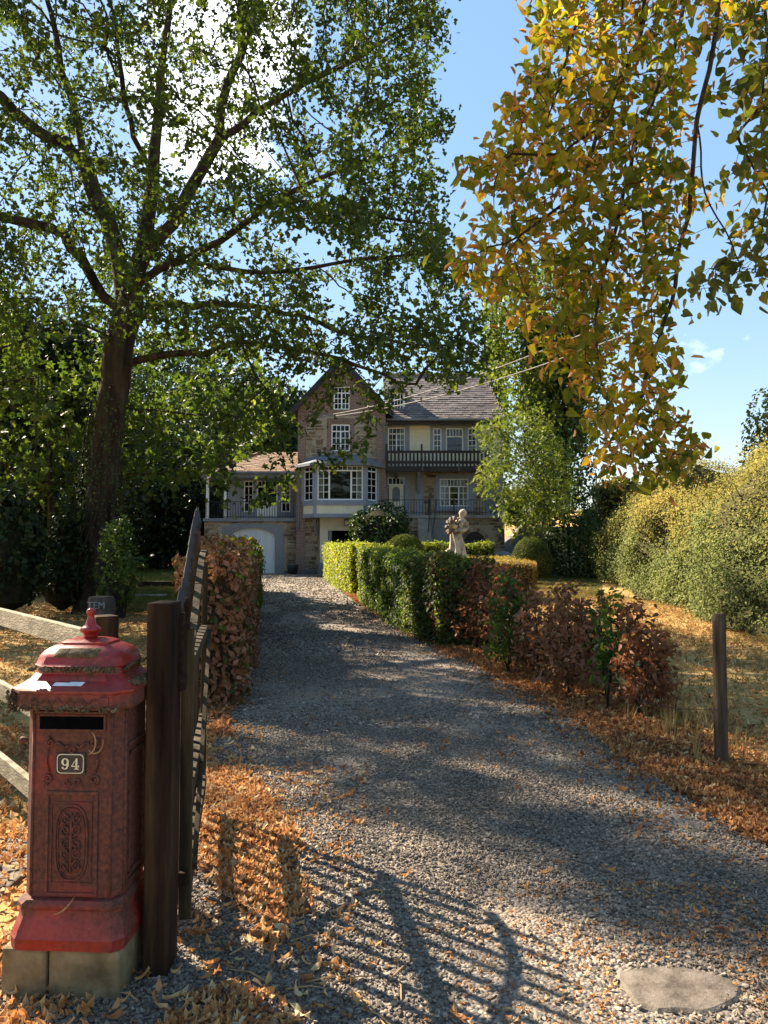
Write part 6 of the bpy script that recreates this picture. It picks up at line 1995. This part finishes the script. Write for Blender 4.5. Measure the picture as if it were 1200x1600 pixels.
# ================================================================== WIRES
t = root('overhead_cable', 'pair of pale cables running from the house gable up to the right', 'cable', (-3.4, 38.4, 8.2))
def cable(a, b, sag, rad):
    pts = [a.lerp(b, k / 24) - Vector((0, 0, sag * 4 * (k / 24) * (1 - k / 24))) for k in range(25)]
    return MB().tube(pts, rad, 6)
cable(at(498, 651, 38.4), at(1010, 478, 24), .5, .022).build('cable', M['concrete'], t, smooth_=True)
cable(at(498, 652.5, 38.4), at(1010, 510, 24), .5, .022).build('cable', M['concrete'], t, smooth_=True)

# ================================================================== LETTER BOX
M['red_paint'] = None
def mat_red():
    m, nt, out = new_mat('weathered_red_paint')
    p = nt.nodes.new('ShaderNodeBsdfPrincipled')
    t = nt.nodes.new('ShaderNodeTexCoord'); sx = nt.nodes.new('ShaderNodeSeparateXYZ'); nt.links.new(t.outputs['Object'], sx.inputs[0])
    n = noise_tex(nt, 4.2, 5, .55); n2 = noise_tex(nt, 60, 4, .7)
    # rust and grime take over the middle of the body; lid and foot kept their red
    mr = nt.nodes.new('ShaderNodeMapRange'); mr.inputs['From Min'].default_value = .22; mr.inputs['From Max'].default_value = .42
    nt.links.new(sx.outputs['Z'], mr.inputs['Value'])
    mr2 = nt.nodes.new('ShaderNodeMapRange'); mr2.inputs['From Min'].default_value = 1.04; mr2.inputs['From Max'].default_value = .97
    nt.links.new(sx.outputs['Z'], mr2.inputs['Value'])
    mu = nt.nodes.new('ShaderNodeMath'); mu.operation = 'MULTIPLY'; nt.links.new(mr.outputs[0], mu.inputs[0]); nt.links.new(mr2.outputs[0], mu.inputs[1])
    sc_ = nt.nodes.new('ShaderNodeMath'); sc_.operation = 'MULTIPLY_ADD'; sc_.inputs[1].default_value = .24; sc_.inputs[2].default_value = -.41
    nt.links.new(mu.outputs[0], sc_.inputs[0])
    ad = nt.nodes.new('ShaderNodeMath'); ad.operation = 'ADD'; nt.links.new(n.outputs['Fac'], ad.inputs[0]); nt.links.new(sc_.outputs[0], ad.inputs[1])
    ad2 = nt.nodes.new('ShaderNodeMath'); ad2.operation = 'MULTIPLY_ADD'; ad2.inputs[1].default_value = 4.2; ad2.inputs[2].default_value = -.15
    nt.links.new(ad.outputs[0], ad2.inputs[0]); ad2.use_clamp = True
    rr = ramp(nt, [(.21, .009, .008), (.27, .013, .011), (.31, .022, .015)], [.3, .5, .7]); nt.links.new(n2.outputs['Fac'], rr.inputs['Fac'])
    rg = ramp(nt, [(.035, .014, .010), (.10, .032, .020), (.17, .055, .028)], [.3, .5, .7]); nt.links.new(n2.outputs['Fac'], rg.inputs['Fac'])
    mx = nt.nodes.new('ShaderNodeMix'); mx.data_type = 'RGBA'
    nt.links.new(ad2.outputs[0], mx.inputs[0]); nt.links.new(rr.outputs['Color'], mx.inputs[6]); nt.links.new(rg.outputs['Color'], mx.inputs[7])
    nt.links.new(mx.outputs[2], p.inputs['Base Color'])
    ro = nt.nodes.new('ShaderNodeMapRange'); ro.inputs['To Min'].default_value = .36; ro.inputs['To Max'].default_value = .85
    nt.links.new(ad2.outputs[0], ro.inputs['Value']); nt.links.new(ro.outputs[0], p.inputs['Roughness'])
    b = nt.nodes.new('ShaderNodeBump'); b.inputs['Strength'].default_value = .25; b.inputs['Distance'].default_value = .003
    nt.links.new(n2.outputs['Fac'], b.inputs['Height']); nt.links.new(b.outputs['Normal'], p.inputs['Normal'])
    nt.links.new(p.outputs[0], out.inputs['Surface'])
    return m
M['red_paint'] = mat_red()
M['block'] = mat_rough('mossy_concrete_block', [(.09, .062, .028), (.20, .15, .075), (.34, .26, .15)], 7, .95, .8, 50, dist=.006)
M['moss'] = mat_rough('dry_moss', [(.035, .022, .012), (.10, .07, .035), (.19, .14, .08)], 30, 1, 1.0, 90, dist=.01)
M['plate_blue'] = mat_rough('dark_blue_enamel', [(.012, .014, .022), (.022, .026, .04)], 9, .25, .05, 30)
M['plate_cream'] = mat_rough('cream_enamel', [(.66, .55, .38), (.78, .68, .5)], 9, .3, .05, 30)
M['slot_shade'] = mat_rough('slot_shade_black', [(.002, .002, .003), (.005, .005, .006)], 9, .9, 0, 30, spec=0.0)  # flat black colour standing in for the shade inside the slot
M['sticker'] = mat_rough('pale_sticker', [(.45, .5, .55), (.75, .76, .78)], 40, .5, 0, 30)

def octo(cx, cy, hx, hy, ch, z):
    return [(cx - hx + ch, cy - hy, z), (cx + hx - ch, cy - hy, z), (cx + hx, cy - hy + ch, z), (cx + hx, cy + hy - ch, z),
            (cx + hx - ch, cy + hy, z), (cx - hx + ch, cy + hy, z), (cx - hx, cy + hy - ch, z), (cx - hx, cy - hy + ch, z)]
def octo_stack(rows, cx, cy):
    mb = MB(); vs = []
    for hx, hy, ch, z in rows: vs += octo(cx, cy, hx, hy, ch, z)
    fs = [(i * 8 + k, i * 8 + (k + 1) % 8, (i + 1) * 8 + (k + 1) % 8, (i + 1) * 8 + k) for i in range(len(rows) - 1) for k in range(8)]
    fs.append(tuple(range(7, -1, -1))); fs.append(tuple((len(rows) - 1) * 8 + k for k in range(8)))
    return mb.add(vs, fs)

def letter_box():
    cx = -1.034; yf = 2.60; hy = .125; cy = yf + hy; hx = .168; ch = .035
    t = root('letter_box', 'weathered red cast iron letter box numbered 94 on concrete blocks beside the gate', 'letterbox', (cx, cy, 0))
    rot = R(-3.0)
    parts = []
    def P_(o): parts.append(o); return o
    # base blocks, two side by side with a joint
    for a, b in ((cx - .215, cx - .062), (cx - .056, cx + .180)):
        P_(MB().box(a, b, yf - .03, yf + .29, -.05, .187).build('block', M['block'], t, bevel=.012))
    z0 = .188
    foot = octo_stack([(.190, .168, .03, z0), (.192, .170, .03, z0 + .035), (.188, .166, .03, z0 + .045), (.186, .163, .03, z0 + .06), (.178, .155, .03, z0 + .085), (.175, .151, .03, z0 + .095), (.173, .149, .03, z0 + .12), (.179, .154, .03, z0 + .128), (.179, .154, .03, z0 + .14), (.170, .147, .034, z0 + .152)], cx, cy)
    P_(foot.build('foot', M['red_paint'], t, smooth_=True, angle=25))
    zc = .962
    body = octo_stack([(hx, hy, ch, z0 + .15), (hx, hy, ch, zc)], cx, cy)
    B = P_(body.build('body', M['red_paint'], t, bevel=.004))
    yF = cy - hy
    # raised frame on the front
    def frame(x0, x1, za, zb, w, d, nm='raised_frame', y=None, mat='red_paint'):
        y = yF if y is None else y
        q = MB(); q.box(x0, x1, y - d, y, za, za + w); q.box(x0, x1, y - d, y, zb - w, zb); q.box(x0, x0 + w, y - d, y, za + w, zb - w); q.box(x1 - w, x1, y - d, y, za + w, zb - w)
        return P_(q.build(nm, M[mat], t, bevel=.002))
    def zz(v): return zat(v, yf)
    frame(cx - .088, cx + .092, zz(1400), zz(1236), .012, .006)
    frame(cx - .068, cx + .072, zz(1380), zz(1252), .004, .004)
    # oval with scrolls inside
    oc = cx + .002; oz = (zz(1258) + zz(1375)) / 2; oh = (zz(1258) - zz(1375)) / 2; ow = .054
    def oval(w, h, n=40):
        pts = []
        for k in range(n):
            a = 2 * math.pi * k / n; pts.append((oc + w * math.copysign(abs(math.cos(a)) ** .8, math.cos(a)), oz + h * math.copysign(abs(math.sin(a)) ** .62, math.sin(a))))
        return pts
    for f, rr in ((1.0, .0042), (.86, .002)):
        op = oval(ow * f, oh * (1 - (1 - f) * .5)); q = MB(); q.tube([(x, yF - .003, z) for x, z in op] + [(op[0][0], yF - .003, op[0][1])], rr, 6, cap=False); P_(q.build('oval_moulding', M['red_paint'], t, smooth_=True))
    q = MB()
    def scroll(x, z, r0, turns, sgn=1, rad=.004, ph=0.0):
        pts = []
        m = int(18 * turns)
        for k in range(m + 1):
            a = ph + sgn * 2 * math.pi * turns * k / m; rr = r0 * (1 - .8 * k / m); pts.append((x + rr * math.cos(a), yF - .004, z + rr * math.sin(a)))
        q.tube(pts, [rad * (1 - .4 * k / m) for k in range(m + 1)], 6)
    for sgn in (-1, 1):
        for dz in (-.075, -.035, .0, .04, .078): scroll(oc + sgn * .019, oz + dz, .017, 1.3, sgn, .0032, math.pi / 2 * sgn)
        q.tube([(oc + sgn * .03 * math.sin(k * .9), yF - .003, oz - .1 + .2 * k / 12) for k in range(13)], .0028, 5)
    q.tube([(oc, yF - .004, oz - .1), (oc, yF - .006, oz), (oc, yF - .004, oz + .1)], [.003, .006, .003], 6)
    P_(q.build('oval_scrollwork', M['red_paint'], t, smooth_=True))
    q = MB()
    for sx_ in (-1, 1):
        scroll(cx + sx_ * .078 - .002, zz(1217), .017, 1.6, sx_, .005, -math.pi / 2)
        scroll(cx + sx_ * .075, zz(1160), .016, 1.4, -sx_, .005, math.pi / 2)
        q.tube([(cx + sx_ * .078, yF - .004, zz(1207)), (cx + sx_ * .088, yF - .004, zz(1190)), (cx + sx_ * .082, yF - .004, zz(1170))], .004, 6)
        q.tube([(cx + sx_ * (.06 - .006 * k), yF - .004, zz(1164) + .008 * math.sin(k * .8)) for k in range(9)], .0045, 6)
        scroll(cx + sx_ * .018, zz(1222), .012, 1.3, sx_, .004)
    scroll(cx, zz(1172), .012, 1.5, 1, .004)
    P_(q.build('scrollwork', M['red_paint'], t, smooth_=True))
    # corner beads and side panel
    q = MB()
    for x, y in ((cx + hx - ch, cy - hy), (cx + hx, cy - hy + ch), (cx - hx + ch, cy - hy)): q.tube([(x, y, z0 + .16), (x, y, zc - .01)], .0055, 6)
    P_(q.build('corner_bead', M['red_paint'], t, smooth_=True))
    q = MB(); xs_ = cx + hx
    for (ya, yb, za, zb, d) in ((cy - .09, cy + .09, zz(1390), zz(1165), .006), (cy - .07, cy + .07, zz(1375), zz(1180), .009)):
        w = .011
        q.box(xs_, xs_ + d, ya, yb, za, za + w); q.box(xs_, xs_ + d, ya, yb, zb - w, zb); q.box(xs_, xs_ + d, ya, ya + w, za, zb); q.box(xs_, xs_ + d, yb - w, yb, za, zb)
    P_(q.build('side_panel', M['red_paint'], t))
    # slot with lip
    q = MB(); sx0, sx1 = cx - .112, cx + .106; sa, sb_ = zz(1139), zz(1119)
    q.box(sx0, sx1, yF - .006, yF - .001, sb_ + .0, sb_ + .008); q.box(sx0 - .012, sx1 + .012, yF - .02, yF, sb_ + .012, sb_ + .019)
    q.box(sx0 - .004, sx1 + .004, yF - .006, yF - .001, sa - .007, sa); q.box(sx0 - .008, sx0, yF - .006, yF - .001, sa - .007, sb_ + .008); q.box(sx1, sx1 + .008, yF - .006, yF - .001, sa - .007, sb_ + .008)
    P_(q.build('slot_lip', M['red_paint'], t, bevel=.002))
    q = MB(); q.box(sx0, sx1, yF - .004, yF + .002, sa, sb_); P_(q.build('slot', M['slot_shade'], t))
    q = MB(); q.box(sx0 - .01, sx1 + .012, yF - .003, yF + .001, sb_ + .02, zc - .003); P_(q.build('recess_shade', M['slot_shade'], t))  # black strip laid on the face, painting the shade of a recess
    # hinge knob
    q = MB(); q.lathe([(.004, -.012), (.012, -.008), (.013, .0), (.008, .01), (.002, .014)], 0, 0, 8); q.v = [(cx - hx - .012 + z, yF + .02 + y, zz(1160) + x) for x, y, z in q.v]
    P_(q.build('hinge', M['red_paint'], t, smooth_=True))
    # number plate
    px0, px1, pz0, pz1 = cx - .050, cx + .043, zz(1208), zz(1177)
    def plate(x0, x1, za, zb, c, y0, y1, mat, nm, par):
        pts = [(x0 + c, za), (x1 - c, za), (x1 - c * .3, za + c * .3), (x1, za + c), (x1, zb - c), (x1 - c * .3, zb - c * .3), (x1 - c, zb), (x0 + c, zb), (x0 + c * .3, zb - c * .3), (x0, zb - c), (x0, za + c), (x0 + c * .3, za + c * .3)]
        return MB().prism(pts, y0, y1).build(nm, M[mat], par)
    PL = P_(MB().box(px0 - .003, px1 + .003, yF - .007, yF - .001, pz0 - .003, pz1 + .003).build('number_plate', M['plate_blue'], t))
    plate(px0 + .001, px1 - .001, pz0 + .001, pz1 - .001, .012, yF - .0082, yF - .0068, 'plate_cream', 'plate_border', PL)
    plate(px0 + .0038, px1 - .0038, pz0 + .0038, pz1 - .0038, .0105, yF - .0094, yF - .008, 'plate_blue', 'plate_field', PL)
    # digits: serifed 9 and 4 built as strokes
    h = .036; zb0 = (pz0 + pz1) / 2 - h / 2; yd = yF - .0095
    pc = (px0 + px1) / 2
    def stroke(mb, pts, ws, d=.0012):
        for i in range(len(pts) - 1):
            (x0, z0_), (x1, z1_) = pts[i], pts[i + 1]
            dx, dz_ = x1 - x0, z1_ - z0_; L_ = math.hypot(dx, dz_) or 1; nx, nz_ = -dz_ / L_, dx / L_
            w0, w1 = ws[i] / 2, ws[i + 1] / 2
            e = .12 * min(w0, w1)
            mb.prism([(x0 - nx * w0 - dx / L_ * e, z0_ - nz_ * w0 - dz_ / L_ * e), (x1 - nx * w1 + dx / L_ * e, z1_ - nz_ * w1 + dz_ / L_ * e), (x1 + nx * w1 + dx / L_ * e, z1_ + nz_ * w1 + dz_ / L_ * e), (x0 + nx * w0 - dx / L_ * e, z0_ + nz_ * w0 - dz_ / L_ * e)], yd - d - .00002 * i, yd)
    q = MB(); c9 = pc - .0165; rz = h * .29; rx_ = .0092; cz9 = zb0 + h - rz - .001
    pts = []; ws = []
    for k in range(25):
        a = 2 * math.pi * k / 24; pts.append((c9 + rx_ * math.cos(a), cz9 + rz * math.sin(a))); ws.append(.0022 + .0042 * abs(math.cos(a)))
    stroke(q, pts, ws)
    pts = [(c9 + rx_, cz9 + .001), (c9 + rx_ - .0003, zb0 + h * .35), (c9 + rx_ - .0035, zb0 + h * .12), (c9 + .001, zb0 + .0015), (c9 - .005, zb0 + .002), (c9 - .0085, zb0 + h * .13)]
    stroke(q, pts, [.0064, .006, .0045, .003, .0028, .0034]); q.lathe([(.0001, 0), (.0001, .0001)], 0, 0, 3) if False else None
    dotp = [(c9 - .008 + .003 * math.cos(R(a)), zb0 + h * .17 + .003 * math.sin(R(a))) for a in range(0, 360, 30)]; q.prism(dotp, yd - .0022, yd - .0005)
    q.build('digit_nine', M['plate_cream'], PL)
    q = MB(); c4 = pc + .0175
    stroke(q, [(c4 + .0045, zb0 + .001), (c4 + .0045, zb0 + h)], [.0064, .0064])
    stroke(q, [(c4 + .004, zb0 + h - .001), (c4 - .012, zb0 + h * .30)], [.0024, .0024])
    stroke(q, [(c4 - .013, zb0 + h * .29), (c4 + .0135, zb0 + h * .29)], [.003, .003])
    stroke(q, [(c4 - .003, zb0 + .0012), (c4 + .0125, zb0 + .0012)], [.0024, .0024])
    stroke(q, [(c4 + .0125, zb0 + h * .29 - .004), (c4 + .0125, zb0 + h * .29 + .004)], [.0022, .0022])
    q.build('digit_four', M['plate_cream'], PL)
    # cornice
    lid = octo_stack([(.168, .145, .035, zc - .004), (.196, .172, .05, zc + .002), (.202, .178, .05, zc + .012), (.202, .178, .05, zc + .052), (.208, .184, .052, zc + .058), (.208, .184, .052, zc + .066), (.190, .167, .048, zc + .076), (.165, .142, .044, zc + .092), (.150, .128, .042, zc + .112), (.146, .124, .041, zc + .132)], cx, cy)
    LID = P_(lid.build('lid', M['red_paint'], t, smooth_=True, angle=22))
    zd = zc + .132
    rows = [(.152, .132, .045, zd), (.154, .134, .045, zd + .006), (.150, .130, .045, zd + .012)]
    for k in range(1, 8):
        a = k / 7 * math.pi / 2; rows.append((.148 * (.42 + .58 * math.cos(a)), .128 * (.42 + .58 * math.cos(a)), .045 * (.45 + .55 * math.cos(a)), zd + .012 + .062 * math.sin(a)))
    P_(octo_stack(rows, cx, cy).build('lid_dome', M['red_paint'], t, smooth_=True, angle=38))
    ztp = zd + .074
    P_(octo_stack([(.085, .07, .02, ztp - .004), (.085, .07, .02, ztp + .004), (.07, .056, .02, ztp + .010), (.05, .04, .016, ztp + .014)], cx, cy).build('lid_cap', M['red_paint'], t, smooth_=True, angle=30))
    f0 = ztp + .012
    P_(MB().lathe([(r_ * .9, f0 + z_ * .8) for r_, z_ in ((.028, 0), (.024, .012), (.030, .022), (.040, .034), (.041, .042), (.032, .050), (.022, .060), (.017, .075), (.0125, .092), (.012, .1), (.016, .106), (.018, .116), (.014, .127), (.004, .132))], cx, cy, 24).build('finial', M['red_paint'], t, smooth_=True))
    # wave relief on the cornice and its corner rosette
    q = MB(); yc = cy - .178
    for k in range(11):
        x = cx - .11 + k * .02
        q.tube([(x + .008 * math.cos(a_), yc - .002, zc + .032 + .008 * math.sin(a_)) for a_ in [math.pi * 1.1 * j / 6 + (math.pi if k % 2 else 0) for j in range(7)]], .0022, 5)
    q.box(cx + .115, cx + .142, yc - .005, yc, zc + .018, zc + .046)
    P_(q.build('cornice_relief', M['red_paint'], t))
    # moss: crust on the dome and along the ledges
    q = MB(); rr_ = random.Random(4)
    def moss_lump(x, y, z, w, hgt):
        q.lathe([(w, z - hgt * .3), (w * .9, z + hgt * .3), (w * .4, z + hgt)], x, y, 6, lambda a, zz_: rr_.uniform(.7, 1.3))
    for _ in range(170):
        a = rr_.uniform(-.155, .155)
        if rr_.random() < .75: moss_lump(cx + a, cy - .137 - rr_.uniform(0, .004), zd + rr_.uniform(-.012, .004), rr_.uniform(.003, .007), .006)
        else: moss_lump(cx + .158 + rr_.uniform(0, .003), cy + rr_.uniform(-.1, .13), zd + rr_.uniform(-.01, .004), rr_.uniform(.003, .007), .006)
    for _ in range(100):
        moss_lump(cx + rr_.uniform(-.16, .18), cy - .176 - rr_.uniform(0, .005), zc + .008 + rr_.uniform(-.012, .01), rr_.uniform(.0025, .006), .006)
    for _ in range(90):
        moss_lump(cx - .204 + rr_.uniform(-.004, .01), cy - .15 + rr_.uniform(-.02, .06), zc + .03 + rr_.uniform(-.04, .03), rr_.uniform(.003, .008), .008)
    for _ in range(60):
        moss_lump(cx + .19 + rr_.uniform(-.02, .02), cy + rr_.uniform(-.1, .1), zc + .072 + rr_.uniform(-.004, .01), rr_.uniform(.005, .011), .01)
    P_(q.build('moss', M['moss'], t, kind='stuff'))
    # caked crust lying on the front face of the dome
    def dome_y(k):
        a = k * math.pi / 2
        return cy - .128 * (.42 + .58 * math.cos(a)), zd + .012 + .062 * math.sin(a)
    q = MB(); nx_, nk = 22, 8; V = []
    for j in range(nk + 1):
        kk = .22 + .42 * j / nk; yy, z_ = dome_y(kk)
        for i in range(nx_ + 1):
            fx = i / nx_; x = cx - .075 + .155 * fx + .012 * (kk - .4)
            e = min(1, min(fx, 1 - fx) * 7, min(j, nk - j) / 1.6)
            lift = .009 * e * (.6 + .7 * abs(noise.noise(Vector((x * 60, z_ * 60, 2))))) - .0025 * (e <= 0)
            nrm_y, nrm_z = -math.cos(kk * math.pi / 2), math.sin(kk * math.pi / 2) * .8
            V.append((x + .006 * noise.noise(Vector((j * .9, fx * 6, 1))), yy + nrm_y * lift, z_ + nrm_z * lift))
    F = [(j * (nx_ + 1) + i, j * (nx_ + 1) + i + 1, (j + 1) * (nx_ + 1) + i + 1, (j + 1) * (nx_ + 1) + i) for j in range(nk) for i in range(nx_)]
    P_(fast('moss_crust', V, F, M['moss'], t, smooth_=True))
    # torn sticker on the sloping lid
    zs = zc + .0795; q = MB()
    q.add([(cx - .055, cy - .1635, zs), (cx + .042, cy - .1635, zs), (cx + .050, cy - .149, zs + .0105), (cx + .0, cy - .149, zs + .0105), (cx - .004, cy - .152, zs + .0085), (cx - .05, cy - .151, zs + .009)], [(0, 1, 2, 3, 4, 5)])
    s_ = P_(q.build('torn_sticker', M['sticker'], t)); so = s_.modifiers.new('s', 'SOLIDIFY'); so.thickness = .001; so.offset = 1
    # dried leaf strands caught on the box
    q = MB()
    for (u, v, a0) in ((150, 1150, .5), (162, 1148, 1.4)):
        p = at(u, v, yf - .012); q.tube([p + Vector((.03 * math.sin(a0 + k * .35) - .02, -.004, .04 * math.cos(a0 + k * .35) - .02)) for k in range(8)], [.001 + .0015 * math.sin(math.pi * k / 7) for k in range(8)], 4)
    p = at(105, 1428, yf - .05); q.tube([p + Vector((-.035 + .01 * k, -.004, .0012 * k * k)) for k in range(8)], [.0008 + .002 * math.sin(math.pi * k / 7) for k in range(8)], 4)
    P_(q.build('dry_strand', M['strand'], t))
    t.rotation_euler.z = rot
M['strand'] = mat_rough('dry_strand', [(.25, .14, .06), (.42, .27, .13)], 20, .9, .2, 50)
letter_box()

# ================================================================== GATE AND POSTS
M['post_wood'] = mat_rough('stained_post_wood', [(.007, .004, .003), (.030, .016, .009), (.085, .048, .022)], 3.5, .9, .9, 26, stretch=(3, 3, .35), dist=.006, spec=.12)
M['gate_wood'] = mat_rough('weathered_gate_wood', [(.018, .013, .008), (.05, .036, .02), (.09, .068, .036)], 6, .9, .8, 60, stretch=(3, 3, .3), dist=.004, spec=.15)
M['rail_wood'] = mat_rough('lichened_rail_wood', [(.10, .085, .05), (.20, .17, .11), (.33, .29, .21)], 14, .9, .9, 55, stretch=(.5, .5, 2), dist=.008)
M['hinge_iron'] = mat_rough('rusty_hinge_iron', [(.012, .009, .007), (.05, .03, .02)], 30, .95, .5, 80, spec=.05)
M['old_post'] = mat_rough('grey_old_post', [(.022, .015, .010), (.075, .052, .034), (.15, .11, .075)], 7, .95, .9, 40, stretch=(3, 3, .2), dist=.01, spec=.1)
gp = root('gate_post', 'dark square timber gate post right beside the red letter box', 'post', (-.78, 2.76, 0))
MB().box(-.827, -.742, 2.69, 2.83, -.1, 1.305).build('post_timber', M['post_wood'], gp, bevel=.006)
q = MB(); q.box(-.741, -.728, 2.80, 2.86, .98, 1.26); q.tube([(-.73, 2.86, 1.2), (-.73, 2.86, 1.275)], .012, 10); q.lathe([(.010, 1.27), (.017, 1.28), (.018, 1.295), (.010, 1.31), (.004, 1.315)], -.73, 2.87, 14)
q.box(-.745, -.715, 2.84, 2.90, .27, .32)
q.build('hinge', M['hinge_iron'], gp, smooth_=False)

g0 = Vector((-.735, 2.90, 0)); gd_ = Vector((-.188, 1.0, 0)).normalized(); gs = Vector((gd_.y, -gd_.x, 0))      # gs points to the drive
GL = 1.40
gt = root('entrance_gate', 'open wooden picket gate with arrow tips seen almost edge on', 'gate', g0)
def gpt(s, z, off=0.0): return g0 + gd_ * s + gs * off + Vector((0, 0, z))
def gtop(s): return 1.13 + .37 * smooth(0.0, 1.25, s) ** 1.0
MB().bar(gpt(0, .14), gpt(0, 1.2), .045, .065, up=gd_).build('hinge_stile', M['gate_wood'], gt, bevel=.004)
MB().bar(gpt(GL, .14), gpt(GL, 1.42), .03, .036, up=gd_).build('closing_stile', M['gate_wood'], gt, bevel=.004)
for z in (.27, .60, 1.08):
    MB().bar(gpt(.03, z - .035), gpt(GL - .03, z - .035), .04, .055).build('rail', M['gate_wood'], gt, bevel=.003)
q = MB()
for i in range(12):
    a, b = i / 12 * GL, (i + 1) / 12 * GL
    q.bar(gpt(a, gtop(a) - .03), gpt(b + .004, gtop(b) - .03), .03, .032)
q.build('top_rail', M['gate_wood'], gt)
MB().bar(gpt(.05, .3, .03), gpt(GL - .05, 1.03, .03), .018, .04).build('brace', M['gate_wood'], gt)
npk = 10; first = None
for i in range(npk):
    s = .07 + (GL - .14) * i / (npk - 1); zt_ = gtop(s) + .09
    q = MB(); c0 = gpt(s, .16, -.036); c1 = gpt(s, zt_, -.036)
    q.bar(c0, c1, .026, .022, up=gd_)
    pk = q.build('picket', M['gate_wood'], gt)
    q = MB(); w = .02
    q.lathe([(.006, zt_ - .002), (.013, zt_ + .012), (.015, zt_ + .03), (.019, zt_ + .045), (.012, zt_ + .075), (.001, zt_ + .13)], c1.x, c1.y, 6); q.build('arrow_tip', M['iron'], pk)

# right roadside post with wire
rp = at(1128, 1195, 5.3); rpt = root('fence_post', 'lone round grey wooden post at the right edge of the drive', 'post', (rp.x, 5.3, 0))
q = MB(); q.lathe([(.044, -.1), (.045, .3), (.043, .7), (.044, 1.035), (.040, 1.045)], rp.x, 5.3, 14, lambda a, z: 1 + .05 * math.sin(3 * a + 1.2 * z) + .03 * math.sin(7 * a))
ps = q.build('post_timber', M['old_post'], rpt, smooth_=True, angle=50)
q = MB(); wz = zat(1107, 5.3)
wpts = [(rp.x - .045, 5.26, wz), (rp.x - .25, 5.45, wz - .035), (rp.x - .45, 5.75, wz - .02), (rp.x - .62, 6.15, wz + .05), (2.2, 6.7, wz + .1)]
q.tube(wpts, .0016, 4)
q.tube([(rp.x + .047 * math.cos(R(a)), 5.3 + .047 * math.sin(R(a)), wz + .004 * math.sin(R(a * 2))) for a in range(0, 361, 24)], .0016, 4)
tagged(q.build('wire', M['iron']), 'thin slack wire tied round the lone post, running to the saplings', 'wire')

# left fence: post and three rails running away to the left
pf = Vector((-1.235, 3.40, 0)); fd_ = Vector((-.833, 1, 0)).normalized()
fn = Vector((-fd_.y, fd_.x, 0))
fr = root('rail_fence', 'low timber fence with three lichen covered rails left of the letter box', 'fence', pf)
def fpost(s, nm='post'):
    c = pf + fd_ * s
    q = MB(); w = .05
    a = fd_ * w; b = fn * w
    q.hexa([c - a - b + Vector((0, 0, -.1)), c + a - b + Vector((0, 0, -.1)), c + a + b + Vector((0, 0, -.1)), c - a + b + Vector((0, 0, -.1))],
           [c - a - b + Vector((0, 0, 1.20)), c + a - b + Vector((0, 0, 1.20)), c + a + b + Vector((0, 0, 1.20)), c - a + b + Vector((0, 0, 1.20))])
    return q.build(nm, M['post_wood'], fr, bevel=.005)
fpost(0); fpost(2.6); fpost(5.2)
for z in (1.095, .68, .275):
    off = fn * .068
    q = MB(); a = pf + fd_ * -.035 + off; b = pf + fd_ * 6.2 + off
    q.bar(a + Vector((0, 0, z)), b + Vector((0, 0, z + .01)), .035, .095); q.build('rail', M['rail_wood'], fr, bevel=.004)

# flat stone in the gravel, bottom right; paving slab behind the letter box
q = MB(); c = at(1045, 1545, 2.6); V = []
cxs, cys = .96, 2.60
rr_ = random.Random(12)
ol = [(.20 * (1 + .13 * math.sin(3 * a + 1) + rr_.uniform(-.06, .06)) * math.cos(a), .15 * (1 + .14 * math.cos(2 * a) + rr_.uniform(-.07, .07)) * math.sin(a)) for a in [2 * math.pi * k / 18 for k in range(18)]]
bot = [(cxs + x, cys + y, -.02) for x, y in ol]; mid = [(cxs + x, cys + y, .044) for x, y in ol]; top = [(cxs + x * .93, cys + y * .91, .052) for x, y in ol]
n = 18; vs = bot + mid + top
q.add(vs, [(i + k * n, (i + 1) % n + k * n, (i + 1) % n + (k + 1) * n, i + (k + 1) * n) for k in (0, 1) for i in range(n)] + [tuple(2 * n + i for i in range(n))])
M['slab'] = mat_rough('speckled_slab', [(.05, .035, .024), (.12, .095, .072), (.19, .155, .125)], 14, .9, .8, 70, dist=.006)
tagged(q.build('flat_stone', M['slab']), 'flat pale stone lying flush in the gravel at the lower right', 'stone')
q = MB(); c = at(20, 1290, 3.9)
q.box(-2.6, -1.62, 3.15, 3.95, -.02, .035)
tagged(q.build('paving_slab', M['slab'], bevel=.01), 'sandy paving slab half covered in leaves left of the letter box', 'slab')
# dead twigs at the foot of the gate post
q = MB(); rr_ = random.Random(17)
for _ in range(26):
    x = rr_.uniform(-.9, .1); y = rr_.uniform(2.3, 3.4); a = rr_.uniform(0, 3.14); l = rr_.uniform(.05, .16)
    q.tube([(x, y, .045), (x + l * .5 * math.cos(a) + .01, y + l * .5 * math.sin(a), .055), (x + l * math.cos(a), y + l * math.sin(a), .045)], [.0035, .003, .0015], 5)
o = q.build('twigs', M['strand']); o['kind'] = 'stuff'; o['label'] = 'dry twigs scattered on the gravel at the gate'; o['category'] = 'twigs'
